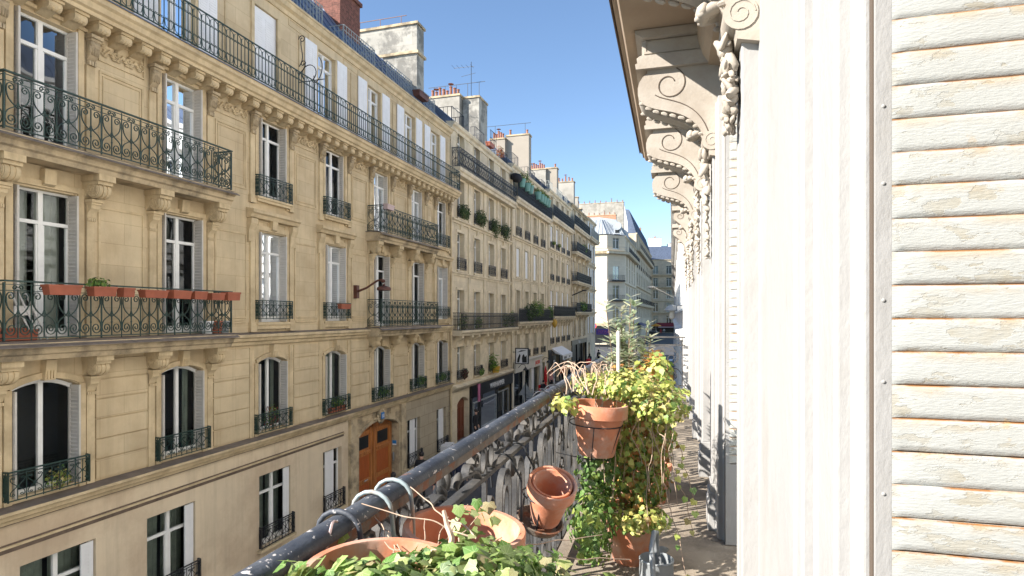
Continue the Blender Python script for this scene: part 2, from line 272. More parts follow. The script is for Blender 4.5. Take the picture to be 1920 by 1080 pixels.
# ------------------------------------------------------------ mesh helpers
class MB:
    def __init__(s): s.v = []; s.f = []; s.m = []
    def add(s, vs, fs, m=0):
        o = len(s.v); s.v += [tuple(p) for p in vs]
        for f in fs: s.f.append(tuple(i + o for i in f)); s.m.append(m)
    def box(s, x0, x1, y0, y1, z0, z1, m=0):
        s.add([(x0, y0, z0), (x1, y0, z0), (x1, y1, z0), (x0, y1, z0), (x0, y0, z1), (x1, y0, z1), (x1, y1, z1), (x0, y1, z1)],
              [(0, 3, 2, 1), (4, 5, 6, 7), (0, 1, 5, 4), (1, 2, 6, 5), (2, 3, 7, 6), (3, 0, 4, 7)], m)
    def cbox(s, c, sz, m=0):
        s.box(c[0] - sz[0] / 2, c[0] + sz[0] / 2, c[1] - sz[1] / 2, c[1] + sz[1] / 2, c[2] - sz[2] / 2, c[2] + sz[2] / 2, m)
    def ext(s, poly, axis, a0, a1, m=0):
        """closed 2-D outline extruded along an axis: 'x' takes (y,z), 'y' takes (x,z), 'z' takes (x,y)"""
        n = len(poly); mk = {'x': lambda p, a: (a, p[0], p[1]), 'y': lambda p, a: (p[0], a, p[1]), 'z': lambda p, a: (p[0], p[1], a)}[axis]
        s.add([mk(p, a0) for p in poly] + [mk(p, a1) for p in poly],
              [tuple(range(n)), tuple(range(2 * n - 1, n - 1, -1))] + [(i, (i + 1) % n, n + (i + 1) % n, n + i) for i in range(n)], m)
    def tube(s, pts, r, n=6, m=0, closed=False, r1=None):
        pts = [Vector(p) for p in pts]; k = len(pts); o = len(s.v); up = Vector((0, 0, 1)); prev = None
        for i, p in enumerate(pts):
            a = pts[(i - 1) % k] if (closed or i > 0) else p; b = pts[(i + 1) % k] if (closed or i < k - 1) else p
            t = (b - a); t = t.normalized() if t.length > 1e-9 else Vector((0, 0, 1))
            if prev is None:
                q = t.cross(up) if abs(t.z) < 0.95 else t.cross(Vector((1, 0, 0))); q.normalize()
            else: q = (prev - t * prev.dot(t)); q = q.normalized() if q.length > 1e-6 else prev
            prev = q; w = t.cross(q); rr = r if r1 is None else r + (r1 - r) * i / max(1, k - 1)
            for j in range(n):
                an = 2 * PI * (j + 0.5) / n; s.v.append(tuple(p + (q * math.cos(an) + w * math.sin(an)) * rr))
        for i in range(k if closed else k - 1):
            for j in range(n):
                a = o + i * n + j; b = o + i * n + (j + 1) % n; c = o + ((i + 1) % k) * n + (j + 1) % n; d = o + ((i + 1) % k) * n + j
                s.f.append((a, b, c, d)); s.m.append(m)
        if not closed:
            s.f.append(tuple(o + j for j in range(n - 1, -1, -1))); s.m.append(m)
            s.f.append(tuple(o + (k - 1) * n + j for j in range(n))); s.m.append(m)
    def lathe(s, prof, n=24, c=(0, 0, 0), m=0, mx=None):
        o = len(s.v); k = len(prof)
        for (r, z) in prof:
            for j in range(n):
                a = 2 * PI * j / n; p = Vector((r * math.cos(a), r * math.sin(a), z)); p = (mx @ p if mx else p) + Vector(c); s.v.append(tuple(p))
        for i in range(k - 1):
            for j in range(n):
                s.f.append((o + i * n + j, o + i * n + (j + 1) % n, o + (i + 1) * n + (j + 1) % n, o + (i + 1) * n + j)); s.m.append(m)
    def strap(s, pts, w, d0, d1, m=0, closed=False):
        """flat bar following a 2-D path in the (y,z) plane, w thick in the plane, from x=d0 to x=d1"""
        k = len(pts); o = len(s.v)
        for i in range(k):
            a = pts[i - 1] if (i or closed) else pts[i]; b = pts[(i + 1) % k] if (closed or i < k - 1) else pts[i]
            dy, dz = b[0] - a[0], b[1] - a[1]; l = math.hypot(dy, dz) or 1; ny, nz = -dz / l * w / 2, dy / l * w / 2; y, z = pts[i]
            s.v += [(d0, y - ny, z - nz), (d0, y + ny, z + nz), (d1, y + ny, z + nz), (d1, y - ny, z - nz)]
        for i in range(k if closed else k - 1):
            for j in range(4):
                a = o + 4 * i + j; b = o + 4 * i + (j + 1) % 4; e = o + 4 * ((i + 1) % k)
                s.f.append((a, b, e + (j + 1) % 4, e + j)); s.m.append(m)
        if not closed:
            s.f += [(o, o + 1, o + 2, o + 3), (o + 4 * k - 1, o + 4 * k - 2, o + 4 * k - 3, o + 4 * k - 4)]; s.m += [m, m]
    def blob(s, c, r, m=0, n=8, mx=None, jit=0.0):
        prof = [(math.sin(PI * i / n), -math.cos(PI * i / n)) for i in range(n + 1)]; o = len(s.v); k = n + 4
        for (a, z) in prof:
            for j in range(k):
                t = 2 * PI * j / k; p = Vector((a * math.cos(t) * r[0], a * math.sin(t) * r[1], z * r[2]))
                if jit: p *= 1 + jit * (noise.noise(p * (2.2 / max(r)) + Vector(c) * 7))
                p = (mx @ p if mx else p) + Vector(c); s.v.append(tuple(p))
        for i in range(n):
            for j in range(k):
                s.f.append((o + i * k + j, o + i * k + (j + 1) % k, o + (i + 1) * k + (j + 1) % k, o + (i + 1) * k + j)); s.m.append(m)
    def mesh(s, name, mats, smooth=None, bevel=0.0, weld=False):
        me = bpy.data.meshes.new(name); me.from_pydata(s.v, [], s.f)
        for x in (mats if isinstance(mats, (list, tuple)) else [mats]): me.materials.append(M[x] if isinstance(x, str) else x)
        me.polygons.foreach_set('material_index', s.m)
        bm = bmesh.new(); bm.from_mesh(me)
        if weld: bmesh.ops.remove_doubles(bm, verts=bm.verts, dist=1e-5)
        bmesh.ops.recalc_face_normals(bm, faces=bm.faces); bm.to_mesh(me); bm.free()
        if smooth:
            me.polygons.foreach_set('use_smooth', [True] * len(me.polygons)); me.set_sharp_from_angle(angle=rad(smooth))
        return me
    def build(s, name, mats, parent=None, loc=(0, 0, 0), rot=0.0, smooth=None, bevel=0.0):
        return link(name, s.mesh(name, mats, smooth), parent, loc, rot, bevel)

def link(name, me, parent=None, loc=(0, 0, 0), rot=0.0, bevel=0.0):
    o = bpy.data.objects.new(name, me); COL.objects.link(o); o.parent = parent; o.location = loc; o.rotation_euler = (0, 0, rot)
    if bevel:
        b = o.modifiers.new('bevel', 'BEVEL'); b.width = bevel; b.segments = 2; b.limit_method = 'ANGLE'; b.angle_limit = rad(40); b.harden_normals = False
    return o
def tag(o, label=None, cat=None, group=None, kind=None):
    for k, v in (('label', label), ('category', cat), ('group', group), ('kind', kind)):
        if v: o[k] = v
    return o
def thing(name, label, cat, loc=(0, 0, 0), rot=0.0, group=None):
    o = bpy.data.objects.new(name, None); o.empty_display_size = 0.2; COL.objects.link(o); o.location = loc; o.rotation_euler = (0, 0, rot)
    return tag(o, label, cat, group)
def text(name, body, size, parent, loc, rotz, m, ext=0.01, align='CENTER', sx=1.0):
    c = bpy.data.curves.new(name, 'FONT'); c.body = body; c.size = size; c.extrude = ext; c.align_x = align; c.materials.append(M[m])
    t_ = bpy.data.objects.new('tmp', c); COL.objects.link(t_); dg = bpy.context.evaluated_depsgraph_get(); me = bpy.data.meshes.new_from_object(t_.evaluated_get(dg)); me.name = name; bpy.data.objects.remove(t_)
    o = bpy.data.objects.new(name, me); COL.objects.link(o); o.parent = parent; o.location = loc; o.rotation_euler = (PI / 2, 0, PI / 2 + rotz); o.scale = (sx, 1, 1); return o
PHI = math.atan(332 / 1100) - math.atan(300 / 1100)     # our own side of the street runs 1.5 degrees off the far side
OWN = Matrix.Rotation(PHI, 4, 'Z')
def own(x, y, z=0.0): p = OWN @ Vector((x, y, 0)); return (p.x, p.y, ZC + z)
def gz(y): return 0.0 if y < 22 else (1.2 * (y - 22) / 48 if y < 70 else 1.2)

def spiral(c, r0, r1, a0, a1, n=18): return [(c[0] + (r0 + (r1 - r0) * i / n) * math.cos(a0 + (a1 - a0) * i / n), c[1] + (r0 + (r1 - r0) * i / n) * math.sin(a0 + (a1 - a0) * i / n)) for i in range(n + 1)]
def bez(p, n=10):
    out = []
    for i in range(n + 1):
        t = i / n; q = [Vector(x) for x in p]
        while len(q) > 1: q = [q[j].lerp(q[j + 1], t) for j in range(len(q) - 1)]
        out.append(tuple(q[0]))
    return out
def mir(pts, yc=0.0): return [(2 * yc - a, b) for a, b in pts]

# ------------------------------------------------------------ ground, road, pavements
def ground_sheet(name, x0, x1, dz, m, kind='structure', y0=-40, y1=420, thick=0.0):
    mb = MB(); ys = [y0, 22, 46, 70, y1] if y1 > 70 else [y0, 22, 46, y1]
    for a, b in zip(ys, ys[1:]):
        za, zb = gz(a) + dz, gz(b) + dz
        if thick:
            mb.add([(x0, a, za), (x1, a, za), (x1, b, zb), (x0, b, zb), (x0, a, za - thick), (x1, a, za - thick), (x1, b, zb - thick), (x0, b, zb - thick)],
                   [(0, 1, 2, 3), (4, 7, 6, 5), (0, 4, 5, 1), (1, 5, 6, 2), (2, 6, 7, 3), (3, 7, 4, 0)])
        else: mb.add([(x0, a, za), (x1, a, za), (x1, b, zb), (x0, b, zb)], [(0, 1, 2, 3)])
    return tag(mb.build(name, m), kind=kind)
ground_sheet('ground', -500, 500, -0.03, 'asphalt', y0=-300, y1=1200)
ground_sheet('road', -9.4, -1.6, -0.012, 'asphalt', y1=400)
ground_sheet('pavement', -12.6, -9.6, 0.12, 'pavement', y1=77.4, thick=0.16)
ground_sheet('pavement', -2.4, 1.6, 0.12, 'pavement', y1=72, thick=0.16)
ground_sheet('kerb', -9.6, -9.4, 0.13, 'kerb', y1=77.4, thick=0.16)
ground_sheet('kerb', -2.6, -2.4, 0.13, 'kerb', y1=72, thick=0.16)
mb = MB()
for i in range(9):
    y = 80.0 + 0.0 * i; x = -10.6 + i * 1.0
    mb.add([(x, 79.5, 1.205), (x + .5, 79.5, 1.205), (x + .5, 83, 1.205), (x, 83, 1.205)], [(0, 1, 2, 3)])
tag(mb.build('crossing_marking', 'road_paint'), kind='structure')

# ------------------------------------------------------------ building kit (local frame: x out of the facade, y along it, z up)
XF = -11.9
class Bld:
    def __init__(s, name, label, y0, x=XF, rot=0.0, cat='building', group=None, loc=None, z=0.0):
        s.y0 = y0; s.root = thing(name, label, cat, loc or (x, y0, z), rot, group)
    def part(s, mb, name, m, parent=None, smooth=None, bevel=0.0):
        return mb.build(name, m, parent or s.root, (0, 0, 0) if parent else (0, -s.y0, 0), 0, smooth, bevel)
    def put(s, me, name, x, y, z, parent=None, rot=0.0): return link(name, me, parent or s.root, (x, y - (0 if parent else s.y0), z), rot)

def arch_pts(ya, yb, zb, rise, n=10):
    w = (yb - ya) / 2; r = (w * w + rise * rise) / (2 * rise); yc = (ya + yb) / 2; zc = zb - r; a = math.asin(w / r)
    return [(yc + r * math.sin(-a + 2 * a * i / n), zc + r * math.cos(-a + 2 * a * i / n)) for i in range(n + 1)]
def wall(mb, y0, y1, z0, z1, ops, dep=0.27, d=0.0, m=0):
    """front skin with openings (ya,yb,za,zb,rise) and their reveals"""
    ys = sorted({y0, y1, *[o[0] for o in ops], *[o[1] for o in ops]}); zs = sorted({z0, z1, *[o[2] for o in ops], *[o[3] for o in ops]})
    ys = [y for y in ys if y0 <= y <= y1]; zs = [z for z in zs if z0 <= z <= z1]
    for a, b in zip(ys, ys[1:]):
        run = None
        for c, e in zip(zs + [None], zs[1:] + [None, None]):
            hole = c is None or e is None or any(o[0] < (a + b) / 2 < o[1] and o[2] < (c + e) / 2 < o[3] for o in ops)
            if not hole: run = (run[0], e) if run else (c, e)
            elif run: mb.add([(d, a, run[0]), (d, b, run[0]), (d, b, run[1]), (d, a, run[1])], [(0, 1, 2, 3)], m); run = None
    for ya, yb, za, zb, rise in ops:
        zt = zb - rise
        for q in ([(ya, za), (ya, zt)], [(yb, zt), (yb, za)], [(yb, za), (ya, za)]):
            (p, r), (t, u) = q; mb.add([(d, p, r), (d, t, u), (d - dep, t, u), (d - dep, p, r)], [(0, 1, 2, 3)], m)
        top = arch_pts(ya, yb, zb, rise) if rise else [(ya, zb), (yb, zb)]
        for (p, r), (t, u) in zip(top, top[1:]):
            mb.add([(d, p, r), (d, t, u), (d - dep, t, u), (d - dep, p, r)], [(0, 1, 2, 3)], m)
            if rise: mb.add([(d, p, r), (d, t, u), (d, t, zb), (d, p, zb)], [(0, 1, 2, 3)], m)

CACHE = {}
def cached(key, fn):
    if key not in CACHE: CACHE[key] = fn()
    return CACHE[key]
def frame_mesh(w, h, rise, tr, dep):
    def f():
        mb = MB(); a, b = -dep - 0.01, -dep + 0.055; t = 0.046; hw = w / 2; zt = h - rise
        mb.box(a, b, -hw, -hw + t, 0, zt + (0.02 if rise else 0)); mb.box(a, b, hw - t, hw, 0, zt + (0.02 if rise else 0))
        mb.box(a + .003, b - .003, -hw + t, hw - t, 0, 0.09)
        if rise:
            mb.strap([(y, z - 0.03) for y, z in arch_pts(-hw + .01, hw - .01, h - .02, rise)], 0.075, a, b)
        else: mb.box(a + .003, b - .003, -hw + t, hw - t, h - t, h)
        mb.box(a + .006, b + .012, -0.044, 0.044, 0.09, h - (0.05 if not rise else 0.08))
        if tr:
            for s_ in (-1, 1):
                ya, yb = sorted((s_ * .044, s_ * (hw - t))); mb.box(a + .002, b + .004, ya, yb, tr * h - .035, tr * h + .035)
                for e in (ya, yb - .035): mb.box(a + .004, b - .002, e, e + .035, .09, tr * h - .045)
                mb.box(a + .006, b - .004, ya + .035, yb - .035, .09, .16); 
        return mb.mesh('window', 'paint_white')
    return cached(('fr', round(w, 2), round(h, 2), rise, tr, dep), f)
def pane_mesh(w, h, dep):
    def f():
        mb = MB(); mb.add([(-dep + .015, -w / 2 + .03, .03), (-dep + .015, w / 2 - .03, .03), (-dep + .015, w / 2 - .03, h - .02), (-dep + .015, -w / 2 + .03, h - .02)], [(0, 1, 2, 3)])
        return mb.mesh('pane', 'glass')
    return cached(('pn', round(w, 2), round(h, 2), dep), f)
def curtain_mesh(y0, y1, h, m):
    def f():
        mb = MB(); n = max(6, int((y1 - y0) / .035)); vs = []
        for i in range(n + 1):
            y = y0 + (y1 - y0) * i / n; x = -0.42 + 0.025 * math.sin(i * 1.7) + .012 * math.sin(i * .61); vs += [(x, y, .04), (x + .01, y, h - .02)]
        mb.add(vs, [(2 * i, 2 * i + 2, 2 * i + 3, 2 * i + 1) for i in range(n)]); return mb.mesh('curtain', m, smooth=60)
    return cached(('cu', round(y0, 2), round(y1, 2), round(h, 2), m), f)
def leaf_reveal_mesh(h, d0=-0.2, d1=0.1):
    """louvred folding leaf standing in the reveal, its louvres on both faces"""
    def f():
        mb = MB(); t = .018; fr = .05
        mb.box(d0, d0 + fr, -t, t, 0, h); mb.box(d1 - fr, d1, -t, t, 0, h); mb.box(d0 + fr, d1 - fr, -t, t, 0, .09); mb.box(d0 + fr, d1 - fr, -t, t, h - .09, h)
        n = int((h - .18) / .075); p = (h - .18) / n
        mb.box(d0 + fr, d1 - fr, -t * .2, t * .2, .09, h - .09)
        for i in range(n):
            z = .09 + i * p
            mb.add([(d0 + fr, -t, z + .004), (d1 - fr, -t, z + .004), (d1 - fr, t, z + p * .75), (d0 + fr, t, z + p * .75), (d0 + fr, -t, z + .016), (d1 - fr, -t, z + .016), (d1 - fr, t, z + p * .75 + .012), (d0 + fr, t, z + p * .75 + .012)],
                   [(0, 1, 2, 3), (4, 7, 6, 5), (0, 4, 5, 1), (2, 6, 7, 3)])
        return mb.mesh('shutter', 'shutter_grey')
    return cached(('lr', round(h, 2), d0, d1), f)
def leaf_flat_mesh(w, h, m='shutter_white'):
    def f():
        mb = MB(); mb.box(.025, .055, -w / 2, w / 2, 0, h); n = int((h - .3) / .07)
        for s_ in (-1, 1):
            for i in range(n): mb.box(.054, .062, s_ * w / 4 - w * .18, s_ * w / 4 + w * .18, .15 + i * .07, .15 + i * .07 + .045)
        return mb.mesh('shutter', m)
    return cached(('lf', round(w, 2), round(h, 2), m), f)
def window(b, yc, z0, w, h, rise=0, tr=0.76, dep=0.21, curtain=None, shut=None, sd=(-.2, .1)):
    o = b.put(frame_mesh(w, h, rise, tr, dep), 'window', 0, yc, z0)
    link('pane', pane_mesh(w, h, dep), o)
    if curtain:
        m = 'curtain_green' if curtain < 0 else 'curtain'; f = abs(curtain)
        for a, c in ((-w / 2 + .03, -w / 2 + w * f * .5), (w / 2 - w * f * .5, w / 2 - .03)): link('curtain', curtain_mesh(a, c, h, m), o)
    if shut == 'reveal':
        for s_ in (-1, 1): link('shutter', leaf_reveal_mesh(h - rise - .03, *sd), o, (0, s_ * (w / 2 - .03), .01))
    elif shut == 'flat':
        for s_ in (-1, 1): link('shutter', leaf_flat_mesh(w * .56, h + .05), o, (0, s_ * (w / 2 + w * .33), -.02))
    elif shut == 'plain':
        for s_ in (-1, 1): link('shutter', leaf_reveal_mesh(h - rise - .03, -.2, .0), o, (0, s_ * (w / 2 - .03), .01))
    elif shut == 'inset':
        link('shutter', leaf_flat_mesh(w - .04, h - .03), o, (-.12, 0, .01))
    return o

# ---- ironwork
def heart_unit(mb, y, H, W_=0.5, d0=-.009, d1=.009, w=.0155, s=1.0):
    def P(pts): return [(y + a * s * W_ / .5, b * H) for a, b in pts]
    up = bez([(0, .40), (.07, .45), (.245, .52), (.212, .74)], 7) + spiral((.132, .745), .08, .015, 0.0, 2 * PI * 1.35, 16)[1:]
    lo = bez([(0, .52), (.02, .36), (.24, .42), (.236, .19)], 7) + spiral((.125, .19), .111, .018, 0.0, -2 * PI * 1.6, 20)[1:]
    tp = spiral((.06, .885), .045, .012, PI, -PI * 1.2, 10)
    for c in (up, lo, tp): mb.strap(P(c), w, d0, d1); mb.strap(P(mir(c)), w, d0, d1)
    mb.strap(P([(0, .03), (0, .86)]), w * 1.1, d0, d1)
    mb.blob((0, y, .47 * H), (.02, .026, .04), n=4); mb.blob((0, y, .30 * H), (.016, .02, .03), n=4)
def heart_rail(y0, y1, H, d=0.0, unit=0.43):
    mb = MB(); n = max(1, round((y1 - y0) / unit)); W_ = (y1 - y0) / n
    for i in range(n):
        heart_unit(mb, y0 + (i + .5) * W_, H, W_)
    for i in range(n + 1): mb.strap([(y0 + i * W_, .0), (y0 + i * W_, .97 * H)], .016 if i % 4 else .026, -.008, .008)
    mb.strap([(y0, .04 * H), (y1, .04 * H)], .022, -.01, .01); mb.strap([(y0, .84 * H), (y1, .84 * H)], .014, -.007, .007); mb.strap([(y0 - .02, H), (y1 + .02, H)], .03, -.022, .022)
    mb.strap([(y0, .94 * H), (y1, .94 * H)], .012, -.007, .007)
    return mb
def xf(mb, fn): mb.v = [tuple(fn(*p)) for p in mb.v]; return mb
def cat(*mbs):
    o = MB()
    for q in mbs:
        k = len(o.v); o.v += q.v; o.f += [tuple(i + k for i in f) for f in q.f]; o.m += q.m
    return o
def u_rail(fn, y0, y1, z, d, H, left=True, right=True, **kw):
    """a railing front at x=d with returns back to the wall"""
    ps = [xf(fn(y0, y1, H, **kw), lambda x, y, zz: (x + d, y, zz + z))]
    for on, ye in ((left, y0), (right, y1)):
        if on: ps.append(xf(fn(0.02, d - .03, H, **kw), lambda x, y, zz: (y, ye - x, zz + z)))
    return cat(*ps)
def spear_rail(y0, y1, H):
    mb = MB(); n = round((y1 - y0) / .132); p = (y1 - y0) / n
    for i in range(n + 1):
        y = y0 + i * p; big = i % 8 == 0
        mb.strap([(y, .03), (y, H if big else H * (.98 if i % 2 else .84))], .028 if big else .015, -.008, .008)
        if i < n:
            if i % 2 == 0:
                mb.strap([(y, H * .72), (y + p * .15, H * .9), (y + p, H * .985), (y + 2 * p * .925, H * .9), (y + 2 * p, H * .72)] if i + 2 <= n else [(y, H * .72), (y + p, H * .98)], .011, -.006, .006)
                mb.strap([(y, H * .30), (y + p * .3, H * .1), (y + p, H * .05), (y + p * 1.7, H * .1), (y + 2 * p, H * .30)] if i + 2 <= n else [(y, H * .3), (y + p, H * .05)], .011, -.006, .006)
            for zc in (.27, .74):
                for s_ in (-1, 1): mb.strap(spiral((y + p * .5 + s_ * .032, zc * H), .03, .01, PI / 2 + (0 if s_ < 0 else 0), PI / 2 + s_ * 2 * PI * .9, 6), .010, -.006, .006)
        if i % 2 == 0 and not big: mb.blob((0, y, H * .86), (.012, .016, .045), n=3)
    for z, w in ((.02, .022), (H, .03)): mb.strap([(y0, z), (y1, z)], w, -.014, .014)
    return mb
def guard_front(y0, y1, H):
    mb = MB(); n = max(2, round((y1 - y0) / .3)); W_ = (y1 - y0) / n; w = .012
    for i in range(n):
        y = y0 + (i + .5) * W_; k = W_ / .3
        for s_ in (-1, 1):
            up = bez([(0, .45), (.02, .6), (.13, .62), (.125, .76)], 5) + spiral((.08, .77), .045, .01, 0, 2 * PI * 1.1, 9)[1:]
            lo = bez([(0, .55), (.02, .4), (.13, .42), (.125, .24)], 5) + spiral((.078, .24), .048, .01, 0, -2 * PI * 1.1, 9)[1:]
            for c in (up, lo): mb.strap([(y + s_ * a * k, b * H) for a, b in c], w, -.006, .006)
        mb.strap([(y, .06 * H), (y, .92 * H)], w, -.006, .006)
    for i in range(n + 1): mb.strap([(y0 + i * W_, 0), (y0 + i * W_, H)], .014, -.007, .007)
    for z, t in ((.05, .02), (.9, .012), (1.0, .028)): mb.strap([(y0, z * H), (y1, z * H)], t, -.012, .012)
    return mb
def guard_mesh(w, H, dep, m='iron_green'):
    return cached(('gd', round(w, 2), round(H, 2), dep, m), lambda: u_rail(guard_front, -w / 2, w / 2, 0, dep, H).mesh('window_guard', m))
def bars_front(y0, y1, H, step=.11):
    mb = MB(); n = max(2, round((y1 - y0) / step))
    for i in range(n + 1):
        y = y0 + (y1 - y0) * i / n; mb.strap([(y, 0), (y, H)], .018, -.008, .008)
        if i < n: mb.strap(spiral((y + (y1 - y0) / n / 2, H * .8), .04, .015, 0, 6, 6), .012, -.006, .006); mb.strap(spiral((y + (y1 - y0) / n / 2, H * .3), .045, .015, 0, 6, 6), .012, -.006, .006)
    for z, t in ((.03, .03), (.62, .015), (1.0, .035)): mb.strap([(y0, z * H), (y1, z * H)], t, -.014, .014)
    return mb

# ---- stone ornament
def volute_bracket(s=1.0, w=0.3):
    """scrolled console: block on top, rolled drum below, small leaf bracket under it; origin at the top on the wall"""
    def f():
        mb = MB(); h = w / 2
        mb.box(0, .56 * s, -h - .03, h + .03, -.14 * s, 0); mb.box(0, .50 * s, -h - .01, h + .01, -.22 * s, -.14 * s)
        arc = [(.30 * s + .17 * s * math.cos(a), -.33 * s + .17 * s * math.sin(a)) for a in [PI / 2 - i * PI / 8 for i in range(0, 13)]]
        mb.ext([(0, -.2 * s), (.30 * s, -.17 * s)] + arc[1:] + [(.10 * s, -.46 * s), (0, -.55 * s)], 'y', -h, h)
        for y in (-h - .006, h + .006):
            for r in (.145, .10, .05):
                mb.tube([(.30 * s + r * s * math.cos(a), y, -.33 * s + r * s * math.sin(a)) for a in [i * PI / 6 for i in range(12)]], .012 * s, 4, closed=True)
        for k in (-1, 0, 1): mb.ext([(.30 * s + (.17 + .018) * s * math.cos(a), -.33 * s + (.17 + .018) * s * math.sin(a)) for a in [PI / 2 - i * PI / 8 for i in range(0, 13)]] + [(.3 * s, -.33 * s)], 'y', k * h * .62 - h * .2, k * h * .62 + h * .2)
        mb.box(0, .27 * s, -h * .85, h * .85, -.60 * s, -.54 * s); mb.box(0, .23 * s, -h * .7, h * .7, -.655 * s, -.60 * s)
        mb.ext([(0, -.655 * s), (.2 * s, -.655 * s), (.19 * s, -.74 * s), (.10 * s, -.82 * s), (.07 * s, -.92 * s), (0, -.95 * s)], 'y', -h * .6, h * .6)
        for k in range(-2, 3): mb.box(0, .10 * s, k * h * .25 - h * .09, k * h * .25 + h * .09, -1.02 * s, -.95 * s)
        return mb.mesh('bracket', 'stone_trim', smooth=35)
    return cached(('vb', s, w), f)
def modillion():
    def f():
        mb = MB(); h = .125
        mb.box(0, .42, -h - .02, h + .02, -.05, 0)
        mb.ext([(0, -.05), (.38, -.05), (.40, -.11), (.385, -.17), (.34, -.205), (.28, -.20), (.2, -.19), (.10, -.24), (0, -.26)], 'y', -h, h)
        for k in (-1, 0, 1): mb.blob((.335, k * .08, -.17), (.075, .045, .055), n=5)
        return mb.mesh('modillion', 'stone_trim', smooth=40)
    return cached('mod', f)
def leaf_bracket(s=1.0):
    def f():
        mb = MB(); mb.box(0, .20 * s, -.13 * s, .13 * s, -.07 * s, 0); mb.box(0, .15 * s, -.10 * s, .10 * s, -.12 * s, -.07 * s)
        mb.ext([(0, -.12 * s), (.13 * s, -.12 * s), (.16 * s, -.18 * s), (.13 * s, -.25 * s), (.07 * s, -.33 * s), (.09 * s, -.40 * s), (.04 * s, -.47 * s), (0, -.5 * s)], 'y', -.085 * s, .085 * s)
        for k in range(-2, 3): mb.blob((.11 * s - abs(k) * .012 * s, k * .042 * s, -.30 * s), (.05 * s, .022 * s, .11 * s), n=5)
        for k in (-1, 1): mb.blob((.12 * s, k * .07 * s, -.17 * s), (.045 * s, .04 * s, .045 * s), n=5)
        for k in range(-1, 2): mb.box(0, .07 * s, k * .055 * s - .02 * s, k * .055 * s + .02 * s, -.60 * s, -.51 * s)
        return mb.mesh('bracket', 'stone_dirty', smooth=40)
    return cached(('lb', s), f)
def carved_frieze(w=1.0, h=.32):
    """low relief of shells and curling leaves"""
    def f():
        mb = MB()
        for cy in (-w * .33, 0, w * .33):
            for i in range(7):
                a = PI * (i + .5) / 7; mb.blob((.01, cy + math.cos(a) * h * .22, -h * .35 + math.sin(a) * h * .36), (.03, .022, h * .2), n=4, mx=Matrix.Rotation(-(a - PI / 2), 4, 'X'))
            for s_ in (-1, 1):
                mb.tube([(.012, cy + s_ * (w * .165 + a), z) for a, z in spiral((0, -.02), .085, .02, -PI / 2, PI * 1.6, 9)], .018, 5)
                mb.blob((.01, cy + s_ * w * .165, h * .25), (.025, .05, .03), n=4); mb.blob((.01, cy + s_ * w * .11, -h * .4), (.025, .06, .022), n=4)
        return mb.mesh('carving', 'stone_trim', smooth=60)
    return cached(('cf', round(w, 2), h), f)
def moulding(mb, prof, y0, y1, m=0): mb.ext(prof, 'y', y0, y1, m)
def frame_rect(mb, y0, y1, z0, z1, t=.05, d=.025, m=0):
    mb.box(0.001, d, y0, y1, z0, z0 + t, m); mb.box(0.001, d, y0, y1, z1 - t, z1, m); mb.box(0.001, d - .002, y0, y0 + t, z0 + t, z1 - t, m); mb.box(0.001, d - .002, y1 - t, y1, z0 + t, z1 - t, m)

